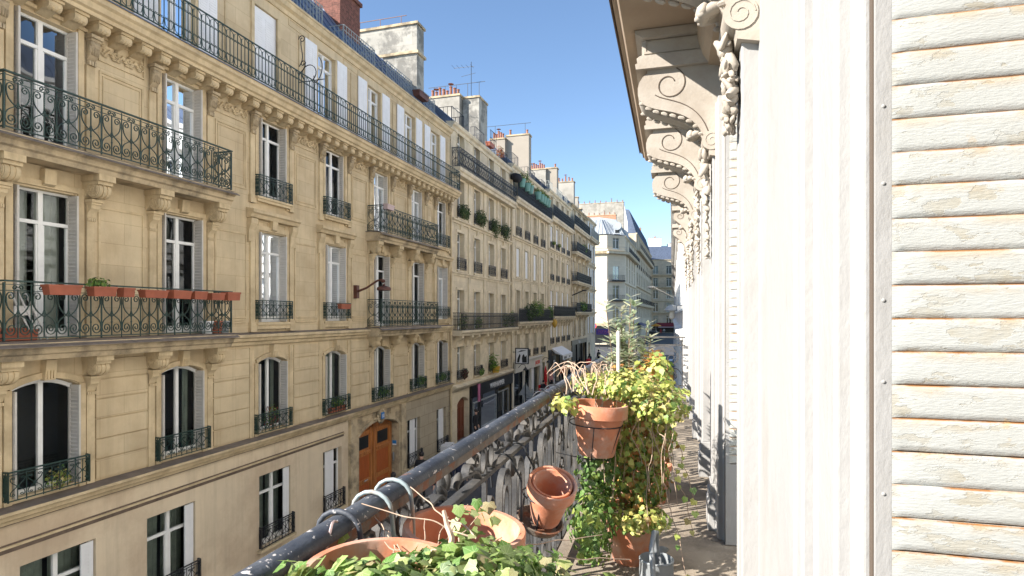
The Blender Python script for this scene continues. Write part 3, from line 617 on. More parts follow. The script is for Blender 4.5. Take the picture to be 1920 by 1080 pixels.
# ============================================================ building 1: the big limestone house opposite
def building_one():
    b = Bld('apartment_building', 'honey limestone apartment house with two wide green railed balconies and oak carriage door', 3.4)
    Y0, Y1 = 3.4, 28.25; bays = [5.05, 8.25, 11.42, 14.66, 17.9, 21.12, 24.38, 27.15]; W1 = 1.16
    gf = [(7.79, 9.25), (10.46, 11.84), (14.13, 15.52), (17.23, 18.33), (23.45, 24.72), (26.6, 27.75)]
    ops1 = [(y - .62, y + .62, 3.82, 5.98, .17) for y in bays]
    opsg = [(a, c, .42, 2.53, 0) for a, c in gf]; door = (19.42, 22.55, -.02, 2.98, .36)
    ops2 = [(y - .58, y + .58, 6.78 if (i < 3 or i in (5, 6)) else 7.0, 9.62, 0) for i, y in enumerate(bays)]
    ops3 = [(y - .56, y + .56, 10.45 if (i < 3 or i in (5, 6)) else 10.62, 12.92, 0) for i, y in enumerate(bays)]
    att = [5.0, 8.3, 11.3, 14.4, 17.4, 20.57, 23.63, 26.33]
    ops4 = [(y - .54, y + .54, 13.62, 16.14, 0) for y in att]
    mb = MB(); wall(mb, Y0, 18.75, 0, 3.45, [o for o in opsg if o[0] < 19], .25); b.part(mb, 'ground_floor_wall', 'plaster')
    mb = MB(); wall(mb, 18.75, 23.25, 0, 3.45, [door], .38); b.part(mb, 'portal_wall', 'stone_dirty')
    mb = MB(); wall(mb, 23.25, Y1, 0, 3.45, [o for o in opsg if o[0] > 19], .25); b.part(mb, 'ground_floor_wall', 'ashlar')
    mb = MB(); wall(mb, Y0, Y1, 3.45, 16.7, ops1 + ops2 + ops3 + ops4); 
    mb.add([(0, Y0, 0), (-9, Y0, 0), (-9, Y0, 16.7), (0, Y0, 16.7)], [(0, 1, 2, 3)]); mb.add([(0, Y1, 0), (-9, Y1, 0), (-9, Y1, 16.7), (0, Y1, 16.7)], [(0, 1, 2, 3)])
    b.part(mb, 'wall', 'stone')
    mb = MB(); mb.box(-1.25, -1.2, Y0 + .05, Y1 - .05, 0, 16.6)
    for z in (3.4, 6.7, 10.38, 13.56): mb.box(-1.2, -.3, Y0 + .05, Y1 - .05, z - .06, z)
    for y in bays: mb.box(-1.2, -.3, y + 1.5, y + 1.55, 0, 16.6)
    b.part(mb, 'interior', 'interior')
    # string course over the ground floor and the fillets under it
    mb = MB(); P = [(0, 3.40), (.10, 3.40), (.12, 3.46), (.20, 3.50), (.22, 3.58), (.29, 3.61), (.29, 3.665), (0, 3.70)]
    moulding(mb, P, Y0, 18.72); moulding(mb, [(d * .8, z - .004) for d, z in P], 18.72, Y1 - .02); b.part(mb, 'string_course', 'stone_trim')
    mb = MB(); mb.ext([(0, 3.703), (.285, 3.668), (.285, 3.676), (0, 3.72)], 'y', Y0, Y1 - .03); b.part(mb, 'ledge_flashing', 'lead')
    mb = MB(); moulding(mb, [(0, 2.935), (.05, 2.945), (.05, 2.985), (0, 2.99)], Y0, 18.45); b.part(mb, 'fillet', 'stone_trim')
    for za, zb_ in ((2.99, 3.02), (2.86, 2.935)): mb = MB(); mb.box(0, .016, Y0, 18.45, za, zb_); b.part(mb, 'dark_band', 'dark_edge')  # flat dark strips above and below the fillet
    mb = MB(); mb.box(0, .02, Y0, 18.6, 3.36, 3.4); b.part(mb, 'dark_band', 'dark_edge')  # dark strip just under the string course
    mb = MB(); 
    for y in (18.80, 22.74): mb.box(0, .09, y, y + .42, 0, 3.39); mb.box(0, .13, y - .03, y + .45, 2.35, 2.5); mb.box(0, .12, y - .02, y + .44, 0, .5)
    mb.strap([(19.34, 0)] + [(19.34, 2.6)] + arch_pts(19.34, 22.64, 3.07, .37)[1:-1] + [(22.64, 2.6), (22.64, 0)], .14, 0, .05)
    frame_rect(mb, 19.3, 20.45, 3.12, 3.34, .03, .03); frame_rect(mb, 21.9, 22.68, 3.12, 3.34, .03, .03)
    b.part(mb, 'portal_surround', 'stone_dirty')
    mb = MB(); mb.blob((.08, 20.99, 3.2), (.08, .17, .2), n=8)
    for a in range(14): t = a * 2 * PI / 14; mb.blob((.08, 20.99 + .25 * math.cos(t), 3.18 + .25 * math.sin(t)), (.06, .075, .075), n=5)
    for s_ in (-1, 1): mb.blob((.06, 20.99 + s_ * .4, 3.1), (.05, .16, .05), n=5)
    cart = b.part(mb, 'cartouche', 'stone_dirty', smooth=60)
    mb = MB(); mb.box(.15, .175, 20.88, 21.10, 3.06, 3.32); b.part(mb, 'number_plate', 'sign_blue', cart)
    text('numeral', '10', .2, b.root, (.18, 20.99 - 3.4, 3.11), 0, 'sign_white', .004)
    # carriage door
    mb = MB(); mb.box(-.36, -.29, 19.42, 22.55, 0, 3.0); dr = b.part(mb, 'carriage_door', 'wood')
    for s_ in (-1, 1):
        yc = 20.985 + s_ * .77; mb = MB(); mb.box(-.288, -.255, yc - .70, yc - .52, .02, 2.75); mb.box(-.288, -.255, yc + .52, yc + .70, .02, 2.75)
        for z in (.02, .62, 1.72, 2.52): mb.box(-.288, -.257, yc - .52, yc + .52, z, z + .14)
        mb.box(-.288, -.235, yc - .56, yc + .56, 1.78, 1.84); lf = b.part(mb, 'door_leaf', 'wood', dr)
        mb = MB(); mb.box(-.289, -.272, yc - .46, yc + .46, .8, 1.68); mb.box(-.289, -.274, yc - .46, yc + .46, .2, .58); b.part(mb, 'door_panel', 'wood_panel', dr, bevel=.01)
        mb = MB(); mb.box(-.289, -.276, yc - .42, yc + .42, 1.97, 2.46); b.part(mb, 'door_light', 'black_shop', dr)
    mb = MB(); mb.box(-.288, -.225, 20.93, 21.03, .02, 2.9); b.part(mb, 'door_post', 'wood', dr)
    mb = MB(); mb.tube([(-.2, 20.2, .72), (-.2, 20.45, .74)], .02, 6); mb.box(-.25, -.2, 20.3, 20.34, .70, .75); b.part(mb, 'door_handle', 'alu', dr)
    mb = MB(); mb.box(-.2, -.16, 22.5, 22.548, 1.0, 1.35); b.part(mb, 'intercom', 'grey_metal'); mb = MB(); mb.box(-.24, -.06, 22.53, 22.549, 1.72, 1.86, 0); mb.box(-.24, -.06, 22.53, 22.549, 1.66, 1.718, 1); b.part(mb, 'door_plate', ['sign_blue', 'sign_white'])
    # first floor: recessed joints between courses = raised courses, window surrounds
    for y, yn in zip(bays, bays[1:] + [29.0]):
        a, c = y + .98, min(yn - .98, Y1 - .12)
        if c - a < .2: continue
        z = 3.78; mb = MB(); mb.box(.002, .012, a, c, 3.74, 6.27)
        while z < 6.25: h = min(.40, 6.28 - z); mb.box(.012, .042, a, c, z, z + h - .01); z += .42
        b.part(mb, 'rusticated_courses', 'stone')
    for y in bays:
        mb = MB()
        for s_ in (-1, 1):
            a, c = sorted((y + s_ * .62, y + s_ * .75)); mb.box(0, .05, a, c, 3.72, 5.82)
            a, c = sorted((y + s_ * .78, y + s_ * .95)); mb.box(0, .035, a, c, 3.72, 6.28)
        mb.strap([(p, q + .06) for p, q in arch_pts(y - .68, y + .68, 5.98, .17)], .12, .001, .052)
        mb.ext([(.0, 6.34), (.17, 6.34), (.15, 6.16), (.12, 5.95), (.0, 5.95)], 'y', y - .1, y + .1)
        for k in (-1, 0, 1): mb.box(0, .165, y + k * .055 - .014, y + k * .055 + .014, 5.98, 6.14)
        b.part(mb, 'window_surround', 'stone_trim')
    # second and third floors: pilasters beside the windows, panels between
    for i, y in enumerate(bays):
        mb = MB(); mp = MB()
        for s_ in (-1, 1):
            a, c = sorted((y + s_ * .60, y + s_ * .72)); mb.box(0, .045, a, c, 6.76, 9.74); mb.box(0, .045, a, c, 10.42, 13.02)
            a, c = sorted((y + s_ * .76, y + s_ * .94)); mb.box(0, .06, a, c, 6.74, 9.55); mb.box(0, .055, a, c, 10.40, 12.36)
            a, c = sorted((y + s_ * .73, y + s_ * .97)); mb.box(0, .10, a, c, 6.72, 7.0); mb.box(0, .085, a, c, 10.4, 10.62)
        mb.box(0, .05, y - .72, y + .72, 9.66, 9.78); mb.box(0, .085, y - .8, y + .8, 13.0, 13.07)
        mb.ext([(0, 10.0), (.15, 10.0), (.13, 9.72), (0, 9.66)], 'y', y - .11, y + .11)
        if i in (3, 4, 7):
            mb.ext([(0, 9.95), (.16, 9.97), (.2, 10.06), (.26, 10.1), (.26, 10.19), (0, 10.24)], 'y', y - 1.06, y + 1.06)
            mb.box(0, .14, y - .74, y + .74, 10.47, 10.61); mb.box(0, .18, y - .78, y + .78, 10.55, 10.612)
            mb.box(0, .10, y - .72, y + .72, 6.80, 6.99); mb.box(0, .14, y - .76, y + .76, 6.92, 6.992)
            for s_ in (-1, 1): mb.ext([(0, 9.94), (.17, 9.94), (.16, 9.8), (.09, 9.62), (.07, 9.3), (0, 9.25)], 'y', y + s_ * .9 - .13, y + s_ * .9 + .13)
            frame_rect(mb, y - .6, y - .15, 9.78, 9.93, .025, .03); frame_rect(mb, y + .15, y + .6, 9.78, 9.93, .025, .03)
        if i + 1 < len(bays) and bays[i + 1] - y > 2.5:
            a, c = y + 1.04, bays[i + 1] - 1.04
            for pa, pc, p0, p1, pt, pd in ((a, c, 7.05, 9.5, .05, .022), (a + .02, c - .02, 10.72, 12.36, .045, .025), (a + .1, c - .1, 10.82, 12.27, .025, .02), (a, c, 12.56, 13.08, .03, .03)):
                mp = MB(); frame_rect(mp, pa, pc, p0, p1, pt, pd); b.part(mp, 'wall_panel', 'stone_trim')
        b.part(mb, 'window_surround', 'stone_trim')
    mb = MB()
    for za, t in ((6.45, .05), (7.12, .04), (6.98, .03)):
        for ya, yb in ((12.5, 13.55), (15.75, 16.8), (19.0, 19.95)): mb.box(0, .04, ya, yb, za, za + t)
    b.part(mb, 'fillet', 'stone_trim')
    for i, y in enumerate(bays):
        if i == 0: continue
        for s_ in (-1, 1): b.put(leaf_bracket(), 'bracket', .05, y + s_ * .85, 12.95)
        if i + 1 < len(bays) and bays[i + 1] - y > 2.5: b.put(carved_frieze((bays[i + 1] - y) - 2.25), 'carving', .02, (y + bays[i + 1]) / 2, 12.82)
    # balcony slabs, brackets, railings
    def balcony(ya, yb, zt, left, right, H):
        mb = MB(); mb.ext([(0, zt - .34), (.50, zt - .34), (.53, zt - .25), (.58, zt - .22), (.60, zt - .13), (.66, zt - .10), (.66, zt - .02), (0, zt)], 'y', ya, yb)
        sl = b.part(mb, 'balcony', 'stone_dirty'); mb = MB()
        mb.ext([(0, zt + .004), (.55, zt + .004), (.72, zt - .10), (.735, zt - .10), (.735, zt - .085), (.56, zt + .02), (0, zt + .02)], 'y', ya - .05, yb + .05); b.part(mb, 'zinc_covering', 'lead', sl)
        mb = u_rail(heart_rail, ya + .1, yb - .1, zt + .03, .6, H, left, right); b.part(mb, 'railing', 'iron_green', sl)
        mb = MB()
        return sl
    for ya, yb, cols in ((7.05, 12.5, (8.25, 11.42)), (19.98, 25.5, (21.12, 24.38)),):
        for zt, H, s_ in ((6.72, 1.05, 1.0), (10.40, 1.0, 1.0)):
            sl = balcony(ya, yb, zt, True, True, H)
            for c in cols:
                for e in (-1, 1): link('bracket', volute_bracket(.8 if zt < 8 else .9, .3), sl, (0, c + e * .86, zt - .34))
    mb = MB(); P = [(0, 6.36), (.08, 6.36), (.10, 6.44), (.17, 6.48), (.19, 6.56), (.24, 6.58), (.24, 6.66), (0, 6.70)]
    for ya, yb in ((Y0, 7.0), (12.55, 19.93), (25.55, Y1 - .02)): mb = MB(); moulding(mb, P, ya, yb); b.part(mb, 'string_course', 'stone_trim')
    for ya, yb in ((12.56, 19.92), (25.56, Y1 - .03)): mb = MB(); mb.ext([(0, 6.703), (.238, 6.663), (.238, 6.67), (0, 6.715)], 'y', ya, yb); b.part(mb, 'ledge_flashing', 'lead')
    # main cornice with its long balcony
    mb = MB(); mb.ext([(0, 13.2), (.48, 13.2), (.50, 13.27), (.56, 13.3), (.60, 13.4), (.66, 13.44), (.66, 13.56), (0, 13.6)], 'y', Y0, Y1 - .03); sl = b.part(mb, 'cornice_balcony', 'stone_trim')
    mb = MB(); mb.ext([(0, 13.604), (.56, 13.604), (.69, 13.54), (.70, 13.54), (.70, 13.56), (.56, 13.62), (0, 13.62)], 'y', Y0, Y1 - .01); b.part(mb, 'zinc_covering', 'zinc_blue', sl)
    mb = u_rail(lambda a, c, H: spear_rail(a, c, H), Y0 + .1, Y1 - .12, 13.63, .62, .93, False, True); b.part(mb, 'railing', 'iron_green', sl)
    k = 0; y = 3.75
    while y < Y1 - .15: b.put(modillion(), 'modillion', 0, y, 13.2); y += .49
    # wrought iron flourish dividing the long balcony
    mb = MB(); fl = [(0, 0), (0, 1.1)]
    sc_ = lambda pts: [(.1 + a, b2) for a, b2 in pts]
    g = MB()
    for pts in ([(.6, 0), (.6, 1.15)], spiral((.42, 1.25), .26, .26, -PI / 2, PI * 1.2, 16), bez([(.6, .9), (.9, 1.0), (1.0, 1.5), (.8, 1.7)], 8), [(0.05, 1.0), (1.0, 1.0)],
                bez([(.05, 1.5), (.3, 1.75), (.1, 2.0), (.12, 2.3)], 8), spiral((.16, 2.36), .13, .03, PI, -PI * 1.6, 12), bez([(.05, 1.1), (.0, 1.4), (.3, 1.3), (.28, 1.6)], 8), spiral((.2, 1.58), .1, .03, 0, 7, 10)):
        g.strap(pts, .022, -.01, .01)
    xf(g, lambda x, y, z: (y - .02, x + 15.9, z + 13.6)); b.part(g, 'iron_screen', 'iron_black', sl)
    # attic storey
    mb = MB(); mb.ext([(0, 16.45), (.05, 16.45), (.08, 16.56), (.18, 16.62), (.22, 16.74), (.26, 16.76), (.26, 16.82), (-.3, 16.86)], 'y', Y0, Y1 - .06); b.part(mb, 'eaves_cornice', 'stone_trim')
    mb = MB()
    for y in att:
        frame_rect(mb, y + 1.02, y + 2.02, 16.2, 16.42, .03, .02); mb.box(0, .03, y + 1.5, y + 1.53, 13.7, 16.1)
        mb.box(0, .04, y - .62, y - .5, 13.65, 16.14); mb.box(0, .04, y + .5, y + .62, 13.65, 16.14)
    b.part(mb, 'attic_panel', 'stone_trim')
    for i, y in enumerate(att): window(b, y, 13.62, 1.08, 2.52, 0, .8, .2, curtain=None if i == 3 else .5 + .1 * (i % 3), shut='inset' if i == 3 else 'flat')
    # windows
    cur = {1: (.9, .55, None), 2: (None, .5, None), 3: (None, -.3, None), 4: (-.75, -.9, None), 5: (-.6, -.8, .6), 6: (-.5, .6, None), 7: (-.5, .5, .6)}
    for i, y in enumerate(bays):
        if i == 0: continue
        c2, c1, c3 = cur[i]
        o = ops1[i]; window(b, y, o[2], 1.24, o[3] - o[2], .17, 0, curtain=None if i == 1 else (-.35 if i in (2, 5) else c1), shut='reveal')
        o = ops2[i]; window(b, y, o[2], 1.16, o[3] - o[2], 0, .78, curtain=c2, shut='reveal')
        o = ops3[i]; window(b, y, o[2], 1.12, o[3] - o[2], 0, .78, curtain=c3, shut='reveal' if i < 4 else 'plain')
        b.put(guard_mesh(1.5, .55, .16), 'window_guard', .0, y, 3.80)
        if i in (3, 4, 7): b.put(guard_mesh(1.48, .54, .18), 'window_guard', 0, y, 7.08); b.put(guard_mesh(1.46, .62, .18), 'window_guard', 0, y, 10.60)
    for i, (a, c) in enumerate(gf):
        o = window(b, (a + c) / 2, .42, c - a, 2.11, 0, .74, .2, curtain=-.95 if i < 3 else (.6 if i == 2 else None))
        wd = (c - a) / 2
        if i < 3: link('shutter', leaf_flat_mesh(.26, 2.05), o, (-.09, wd - .16, .02))
        else: link('shutter', leaf_flat_mesh(.5, 2.05), o, (-.12, -wd + (.45 if i == 3 else .62), .02))
        g = u_rail(lambda p, q, H: guard_front(p, q, H), -wd - .02, wd + .05, 0, .12, .62); b.put(g.mesh('window_guard', 'iron_black'), 'window_guard', 0, (a + c) / 2, .44)
        mb = MB(); mb.box(0, .15, a - .1, c + .1, .34, .42); b.part(mb, 'window_sill', 'stone_trim')
    # mansard, roof rails, chimneys
    mb = MB(); mb.ext([(-.05, 16.83), (-1.7, 19.05), (-4.5, 19.4), (-9, 19.4), (-9, 16.6), (-.05, 16.6)], 'y', Y0, Y1 - .1); y = Y0
    rf = None
    while y < Y1 - .3:
        mb.ext([(-.05, 16.83), (-1.7, 19.05), (-1.7, 19.11), (-.05, 16.9)], 'y', y, y + .03); y += .65
    rf = b.part(mb, 'roof', 'zinc_blue')
    def cage(y0, y1, dm='iron_pale', z=16.85, H=.95, d=-.12):
        q = u_rail(lambda a, c, h: cage_f(a, c, h), y0, y1, z, .75, H, True, True); xf(q, lambda x, y, zz: (x - .78 + d, y, zz)); return b.part(q, 'roof_railing', dm, rf)
    def cage_f(a, c, h):
        m_ = MB(); n = max(2, round((c - a) / .17))
        for i in range(n + 1): m_.strap([(a + (c - a) * i / n, 0), (a + (c - a) * i / n, h)], .018, -.008, .008)
        for z in (.03, h * .8, h): m_.strap([(a, z), (c, z)], .022, -.01, .01)
        return m_
    for ya, yb in ((14.0, 17.4), (18.7, 20.9), (21.9, 24.2), (24.7, 26.7)): cage(ya, yb)
    mb = MB(); mb.box(-2.7, -1.25, 20.15, 21.6, 17.0, 20.05); mb.box(-2.78, -1.17, 20.07, 21.68, 20.05, 20.2); b.part(mb, 'chimney', 'brick', rf)
    mb = MB(); mb.box(-5.5, -1.15, 26.75, 27.55, 16.5, 21.8); mb.ext([(-1.15, 17.6), (-.3, 16.5), (-1.15, 16.5)], 'y', 26.76, 27.54); ch = b.part(mb, 'chimney', 'white_wall', rf)
    mb = MB(); mb.box(-5.55, -1.07, 26.67, 27.63, 21.8, 21.92); mb.box(-5.53, -1.05, 26.65, 27.65, 20.32, 20.45); b.part(mb, 'chimney_cap', 'stone_dirty', rf)
    mb = MB(); mb.tube([(-1.9, 27.1, 22.5), (-5, 27.1, 22.5)], .02, 4)
    for x in (-2.2, -3.4, -4.6): mb.tube([(x, 27.1, 21.9), (x, 27.1, 22.5)], .018, 4)
    b.part(mb, 'roof_railing', 'rust_brown', rf)
    mb = MB(); mb.tube([(.09, 28.2, .2), (.09, 28.2, 13.1)], .06, 8); mb.tube([(.09, 28.2, 13.1), (.3, 28.2, 13.2)], .06, 8)
    for z in (2.2, 4.2, 7.0, 10.0): mb.box(0, .17, 28.12, 28.28, z, z + .05)
    b.part(mb, 'downpipe', 'stone_trim', smooth=50)
    return b
B1 = building_one()

# ============================================================ the plainer houses further along, one kit for all
def slab_rail(b, Y0, Y1, z, d, H, m, left, right, stone, th=.3, brackets=None, fn=bars_front, solid=False):
    mb = MB(); mb.ext([(0, z - th), (d - .14, z - th), (d - .1, z - th * .6), (d - .02, z - th * .45), (d, z - .08), (d, z), (0, z + .01)], 'y', Y0, Y1); sl = b.part(mb, 'balcony', stone)
    if m:
        rl = u_rail(fn, Y0 + .08, Y1 - .08, z + .02, d - .07, H, left, right)
        if solid: rl.box(d - .09, d - .08, Y0 + .1, Y1 - .1, z + .08, z + H - .05)
        b.part(rl, 'railing', m, sl)
    for y in brackets or []:
        mb = MB(); mb.ext([(0, z - th), (d * .72, z - th), (d * .75, z - th - .12), (d * .6, z - th - .22), (d * .3, z - th - .3), (d * .2, z - th - .6), (0, z - th - .7)], 'y', y - .14, y + .14); b.part(mb, 'bracket', stone, sl, smooth=35)
    return sl
def roof_prism(b, Y0, Y1, z, h, m='zinc_blue', back=-9.0):
    mb = MB(); mb.ext([(-.05, z + .03), (-1.7, z + h), (-5, z + h + .6), (back, z + h + .6), (back, z - .2), (-.05, z - .2)], 'y', Y0, Y1); y = Y0 + .1
    while y < Y1 - .2: mb.ext([(-.05, z + .03), (-1.7, z + h), (-1.7, z + h + .06), (-.05, z + .09)], 'y', y, y + .03); y += .65
    return b.part(mb, 'roof', m)
def chimney(b, rf, x0, x1, y0, y1, z0, z1, m, pots=0, ledge=None, cap='stone_dirty'):
    mb = MB(); mb.box(x0, x1, y0, y1, z0, z1); ch = b.part(mb, 'chimney', m, rf)
    mb = MB(); mb.box(x0 - .06, x1 + .06, y0 - .06, y1 + .06, z1, z1 + .12)
    if ledge: mb.box(x0 - .05, x1 + .05, y0 - .05, y1 + .05, ledge, ledge + .1)
    b.part(mb, 'chimney_cap', cap, rf)
    for i in range(pots):
        x = x1 - .25 - (x1 - x0 - .5) * i / max(1, pots - 1); mb = MB(); h = .38 + .12 * ((i * 7) % 3)
        mb.lathe([(.10, 0), (.085, h), (.11, h), (.11, h + .05), (.07, h + .05), (.065, 0)], 8, (x, (y0 + y1) / 2, z1 + .12)); 
        if i % 4 == 2: mb.lathe([(.02, h), (.02, h + .2), (.2, h + .22), (.0, h + .3)], 8, (x, (y0 + y1) / 2, z1 + .12))
        b.part(mb, 'chimney_pot', 'chimney_pot', rf, smooth=40)
def row_house(name, label, Y0, Y1, cols, w, rows, gutter, stone, trim, ledges=(), ground_z=3.4, gops=(), gm=None, x=XF, rot=0.0, loc=None, depth=.28, body=9.0,
              shut=None, guards='iron_black', pil=True, curt=0, side=True, mitre=0, roofh=1.6, roofm='zinc_blue', zb=0.0, dep=.22):
    """rows: (z0, z1, guard height or 0)"""
    b = Bld(name, label, Y0, x=x, rot=rot, loc=loc)
    ops = [(c - w / 2, c + w / 2, r[0], r[1], 0) for r in rows for c in cols]
    mb = MB(); wall(mb, Y0, Y1, ground_z, gutter - .1, ops, depth)
    mb.add([(0, Y0, zb), (-body, Y0, zb), (-body, Y0, gutter - .1), (0, Y0, gutter - .1)], [(0, 1, 2, 3)]); mb.add([(0, Y1, zb), (-body, Y1, zb), (-body, Y1, gutter - .1), (0, Y1, gutter - .1)], [(0, 1, 2, 3)])
    b.part(mb, 'wall', stone)
    mb = MB(); wall(mb, Y0, Y1, zb, ground_z, list(gops), .3); b.part(mb, 'ground_floor_wall', gm or stone)
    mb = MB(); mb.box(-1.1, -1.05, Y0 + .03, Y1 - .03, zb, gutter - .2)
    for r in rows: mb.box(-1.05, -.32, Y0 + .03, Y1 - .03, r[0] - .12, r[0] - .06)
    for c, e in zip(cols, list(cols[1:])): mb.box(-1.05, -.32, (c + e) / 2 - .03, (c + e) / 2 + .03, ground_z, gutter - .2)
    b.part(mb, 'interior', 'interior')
    mb = MB()
    for z, d in ledges: mb.ext([(0, z - .2), (d * .4, z - .2), (d * .55, z - .1), (d, z - .06), (d, z), (0, z + .02)], 'y', Y0 + .01, Y1 - .01)
    for r in rows:
        for c in cols:
            for s_ in (-1, 1):
                a, e = sorted((c + s_ * w / 2, c + s_ * (w / 2 + .13))); mb.box(0, .035, a, e, r[0] + .02, r[1])
            mb.box(0, .038, c - w / 2 - .13, c + w / 2 + .13, r[1], r[1] + .14)
            mb.box(0, .11, c - w / 2 - .08, c + w / 2 + .08, r[0] - .1, r[0] - .002)
            if r[2] >= 0 and pil: mb.ext([(0, r[1] + .42), (.1, r[1] + .42), (.09, r[1] + .26), (.03, r[1] + .143), (0, r[1] + .143)], 'y', c - .1, c + .1)
    if pil and len(cols) > 1:
        p = (cols[1] - cols[0]) / 2
        for c in [cols[0] - p] + [q + p for q in cols]:
            a = max(Y0 + .02, c - .17); e = min(Y1 - .02, c + .17)
            if e - a > .1: mb.box(0, .06, a, e, rows[1][0] if len(rows) > 1 else rows[0][0], rows[-2][1] + .35 if len(rows) > 2 else gutter - .3)
    mb.ext([(0, gutter - .4), (.05, gutter - .4), (.08, gutter - .25), (.2, gutter - .18), (.24, gutter - .03), (-.3, gutter + .02)], 'y', Y0 + .01, Y1 - .01)
    b.part(mb, 'stone_trim', trim)
    for ri, r in enumerate(rows):
        for ci, c in enumerate(cols):
            sh = shut(ri, ci) if callable(shut) else shut
            cu = .9 if (ri * 3 + ci * 5 + curt) % 4 == 0 else (.5 if (ri + ci) % 3 == 0 else None)
            if sh == 'closed': o = window(b, c, r[0], w, r[1] - r[0], 0, .8, dep, None, 'inset')
            else: window(b, c, r[0], w, r[1] - r[0], 0, .78, dep, cu, sh)
            if r[2] > 0: b.put(guard_mesh(w + .12, r[2], .14, guards), 'window_guard', 0, c, r[0] + .03)
    rf = roof_prism(b, Y0 + .02, Y1 - .02, gutter, roofh, roofm, -body)
    b.rf = rf
    return b
def small_cage(b, ya, yb, z, H=.9, d=-.15, m='iron_pale', deep=.75):
    def cf(a, c, h):
        m_ = MB(); n = max(2, round((c - a) / .2))
        for i in range(n + 1): m_.strap([(a + (c - a) * i / n, 0), (a + (c - a) * i / n, h)], .02, -.009, .009)
        for zz in (.03, h): m_.strap([(a, zz), (c, zz)], .026, -.011, .011)
        return m_
    q = u_rail(cf, ya, yb, z, deep, H); xf(q, lambda x, y, zz: (x - deep + d, y, zz)); b.part(q, 'roof_railing', m, b.rf)
def aerial(b, x, y, z, h=1.6, n=5, m='iron_black'):
    mb = MB(); mb.tube([(x, y, z), (x, y, z + h)], .02, 5); mb.tube([(x - 1.3, y + .2, z + h * .92), (x + .2, y, z + h * .86)], .012, 4)
    for i in range(n): t = i / (n - 1); px = x - 1.25 + 1.3 * t; mb.tube([(px, y - .28, z + h * (.92 - .05 * t)), (px, y + .28, z + h * (.92 - .05 * t))], .008, 4)
    mb.tube([(x - .7, y, z + h * .6), (x + .3, y, z + h * .66)], .012, 4); b.part(mb, 'aerial', m, b.rf)

# ---- building 2
C2 = [29.72, 32.3, 34.86, 37.35]
B2 = row_house('apartment_building', 'cream limestone house above the black shopfront with plants overflowing its upper sills', 28.35, 39.1, C2, 1.02,
    [(3.72, 5.5, -1), (6.42, 8.56, -1), (9.62, 11.66, .62), (12.45, 14.48, .55), (15.0, 17.05, -1)], 17.35, 'stone_light', 'stone_light_trim', ledges=((12.3, .2), (9.5, .12)),
    ground_z=3.45, gops=[(29.25, 30.95, -.02, 2.7, .3), (31.2, 39.0, .3, 2.5, 0)], shut=lambda r, c: 'reveal' if r < 0 else ('flat' if False else None), depth=.34, dep=.3)
slab_rail(B2, 28.45, 39.05, 6.38, .62, .92, 'iron_black', True, False, 'stone_light_trim', .28, [y + s * .75 for y in C2 for s in (-1, 1)], fn=bars_front)
slab_rail(B2, 28.42, 39.05, 14.95, .52, 1.0, 'iron_black', True, False, 'stone_light_trim', .36, fn=lambda a, c, h: heart_rail(a, c, h, unit=.42))
mb = MB(); mb.ext([(0, 3.2), (.14, 3.2), (.2, 3.3), (.32, 3.36), (.32, 3.45), (0, 3.5)], 'y', 28.4, 39.08); mb.box(0, .02, 28.36, 28.42, 0, 17)
for y in C2:
    z = 3.56
    while z < 6.0: mb.box(0, .025, y + .66, min(y + 1.9, 39.05), z, z + .38); z += .41
B2.part(mb, 'string_course', 'stone_light_trim')
for i, y in enumerate(C2):
    B2.put(guard_mesh(1.2, .5, .16, 'iron_black'), 'window_guard', 0, y, 3.74)
mb = MB(); mb.box(-.34, -.28, 29.25, 30.95, 0, 2.75); dr = B2.part(mb, 'carriage_door', 'wood_dark'); mb = MB()
for y in (29.7, 30.5):
    for z0, z1 in ((.2, .8), (.95, 2.1)): frame_rect(mb, y - .3, y + .3, z0, z1, .05, .03)
xf(mb, lambda x, y, z: (x - .28, y, z)); B2.part(mb, 'door_panel', 'wood_dark', dr)
mb = MB()
for x0, ya, yb in ((-1.3, 31.3, 38.9),): pass
mb.box(.0, .16, 31.08, 39.12, 2.5, 3.19); mb.box(-.02, .10, 31.08, 31.32, 0, 2.5); mb.box(-.02, .10, 38.9, 39.1, 0, 2.5); mb.box(-.2, .08, 31.3, 38.9, .0, .42); mb.box(-.25, -.02, 33.0, 33.12, .4, 2.5); mb.box(-.25, -.02, 36.3, 36.4, .4, 2.5)
sf = B2.part(mb, 'shopfront', 'black_shop'); mb = MB(); mb.add([(-.12, 31.3, .42), (-.12, 36.3, .42), (-.12, 36.3, 2.5), (-.12, 31.3, 2.5)], [(0, 1, 2, 3)]); B2.part(mb, 'pane', 'glass', sf)
mb = MB(); frame_rect(mb, 36.45, 37.6, .05, 2.2, .08, .05); frame_rect(mb, 37.65, 38.8, .05, 2.2, .08, .05); frame_rect(mb, 32.0, 36.2, .42, 2.1, .06, .05); xf(mb, lambda x, y, z: (x - .11, y, z)); B2.part(mb, 'shop_door', 'grey_metal', sf)
mb = MB(); mb.add([(-.1, 36.45, .1), (-.1, 38.8, .1), (-.1, 38.8, 2.2), (-.1, 36.45, 2.2)], [(0, 1, 2, 3)]); B2.part(mb, 'pane', 'glass', sf)
mb = MB()
for i in range(26): y = 31.6 + RND.random() * 4.6; mb.cbox((-.5 - RND.random() * .3, y, .5 + RND.random() * 1.2), (.15, .2 + RND.random() * .3, .1 + RND.random() * .35))
B2.part(mb, 'window_display', 'grey_cloth', sf)
s = thing('shop_sign', 'black fascia lettered WARHAMMER in white above the dark shop windows', 'sign', (XF + .165, 35.0, 2.85)); mb = MB(); mb.box(0, .03, -3.85, 4.0, -.32, .33); mb.build('sign_board', 'black_shop', s)
text('lettering', 'WARHAMMER', .46, s, (.045, .55, -.16), 0, 'sign_white', .012, sx=.98)
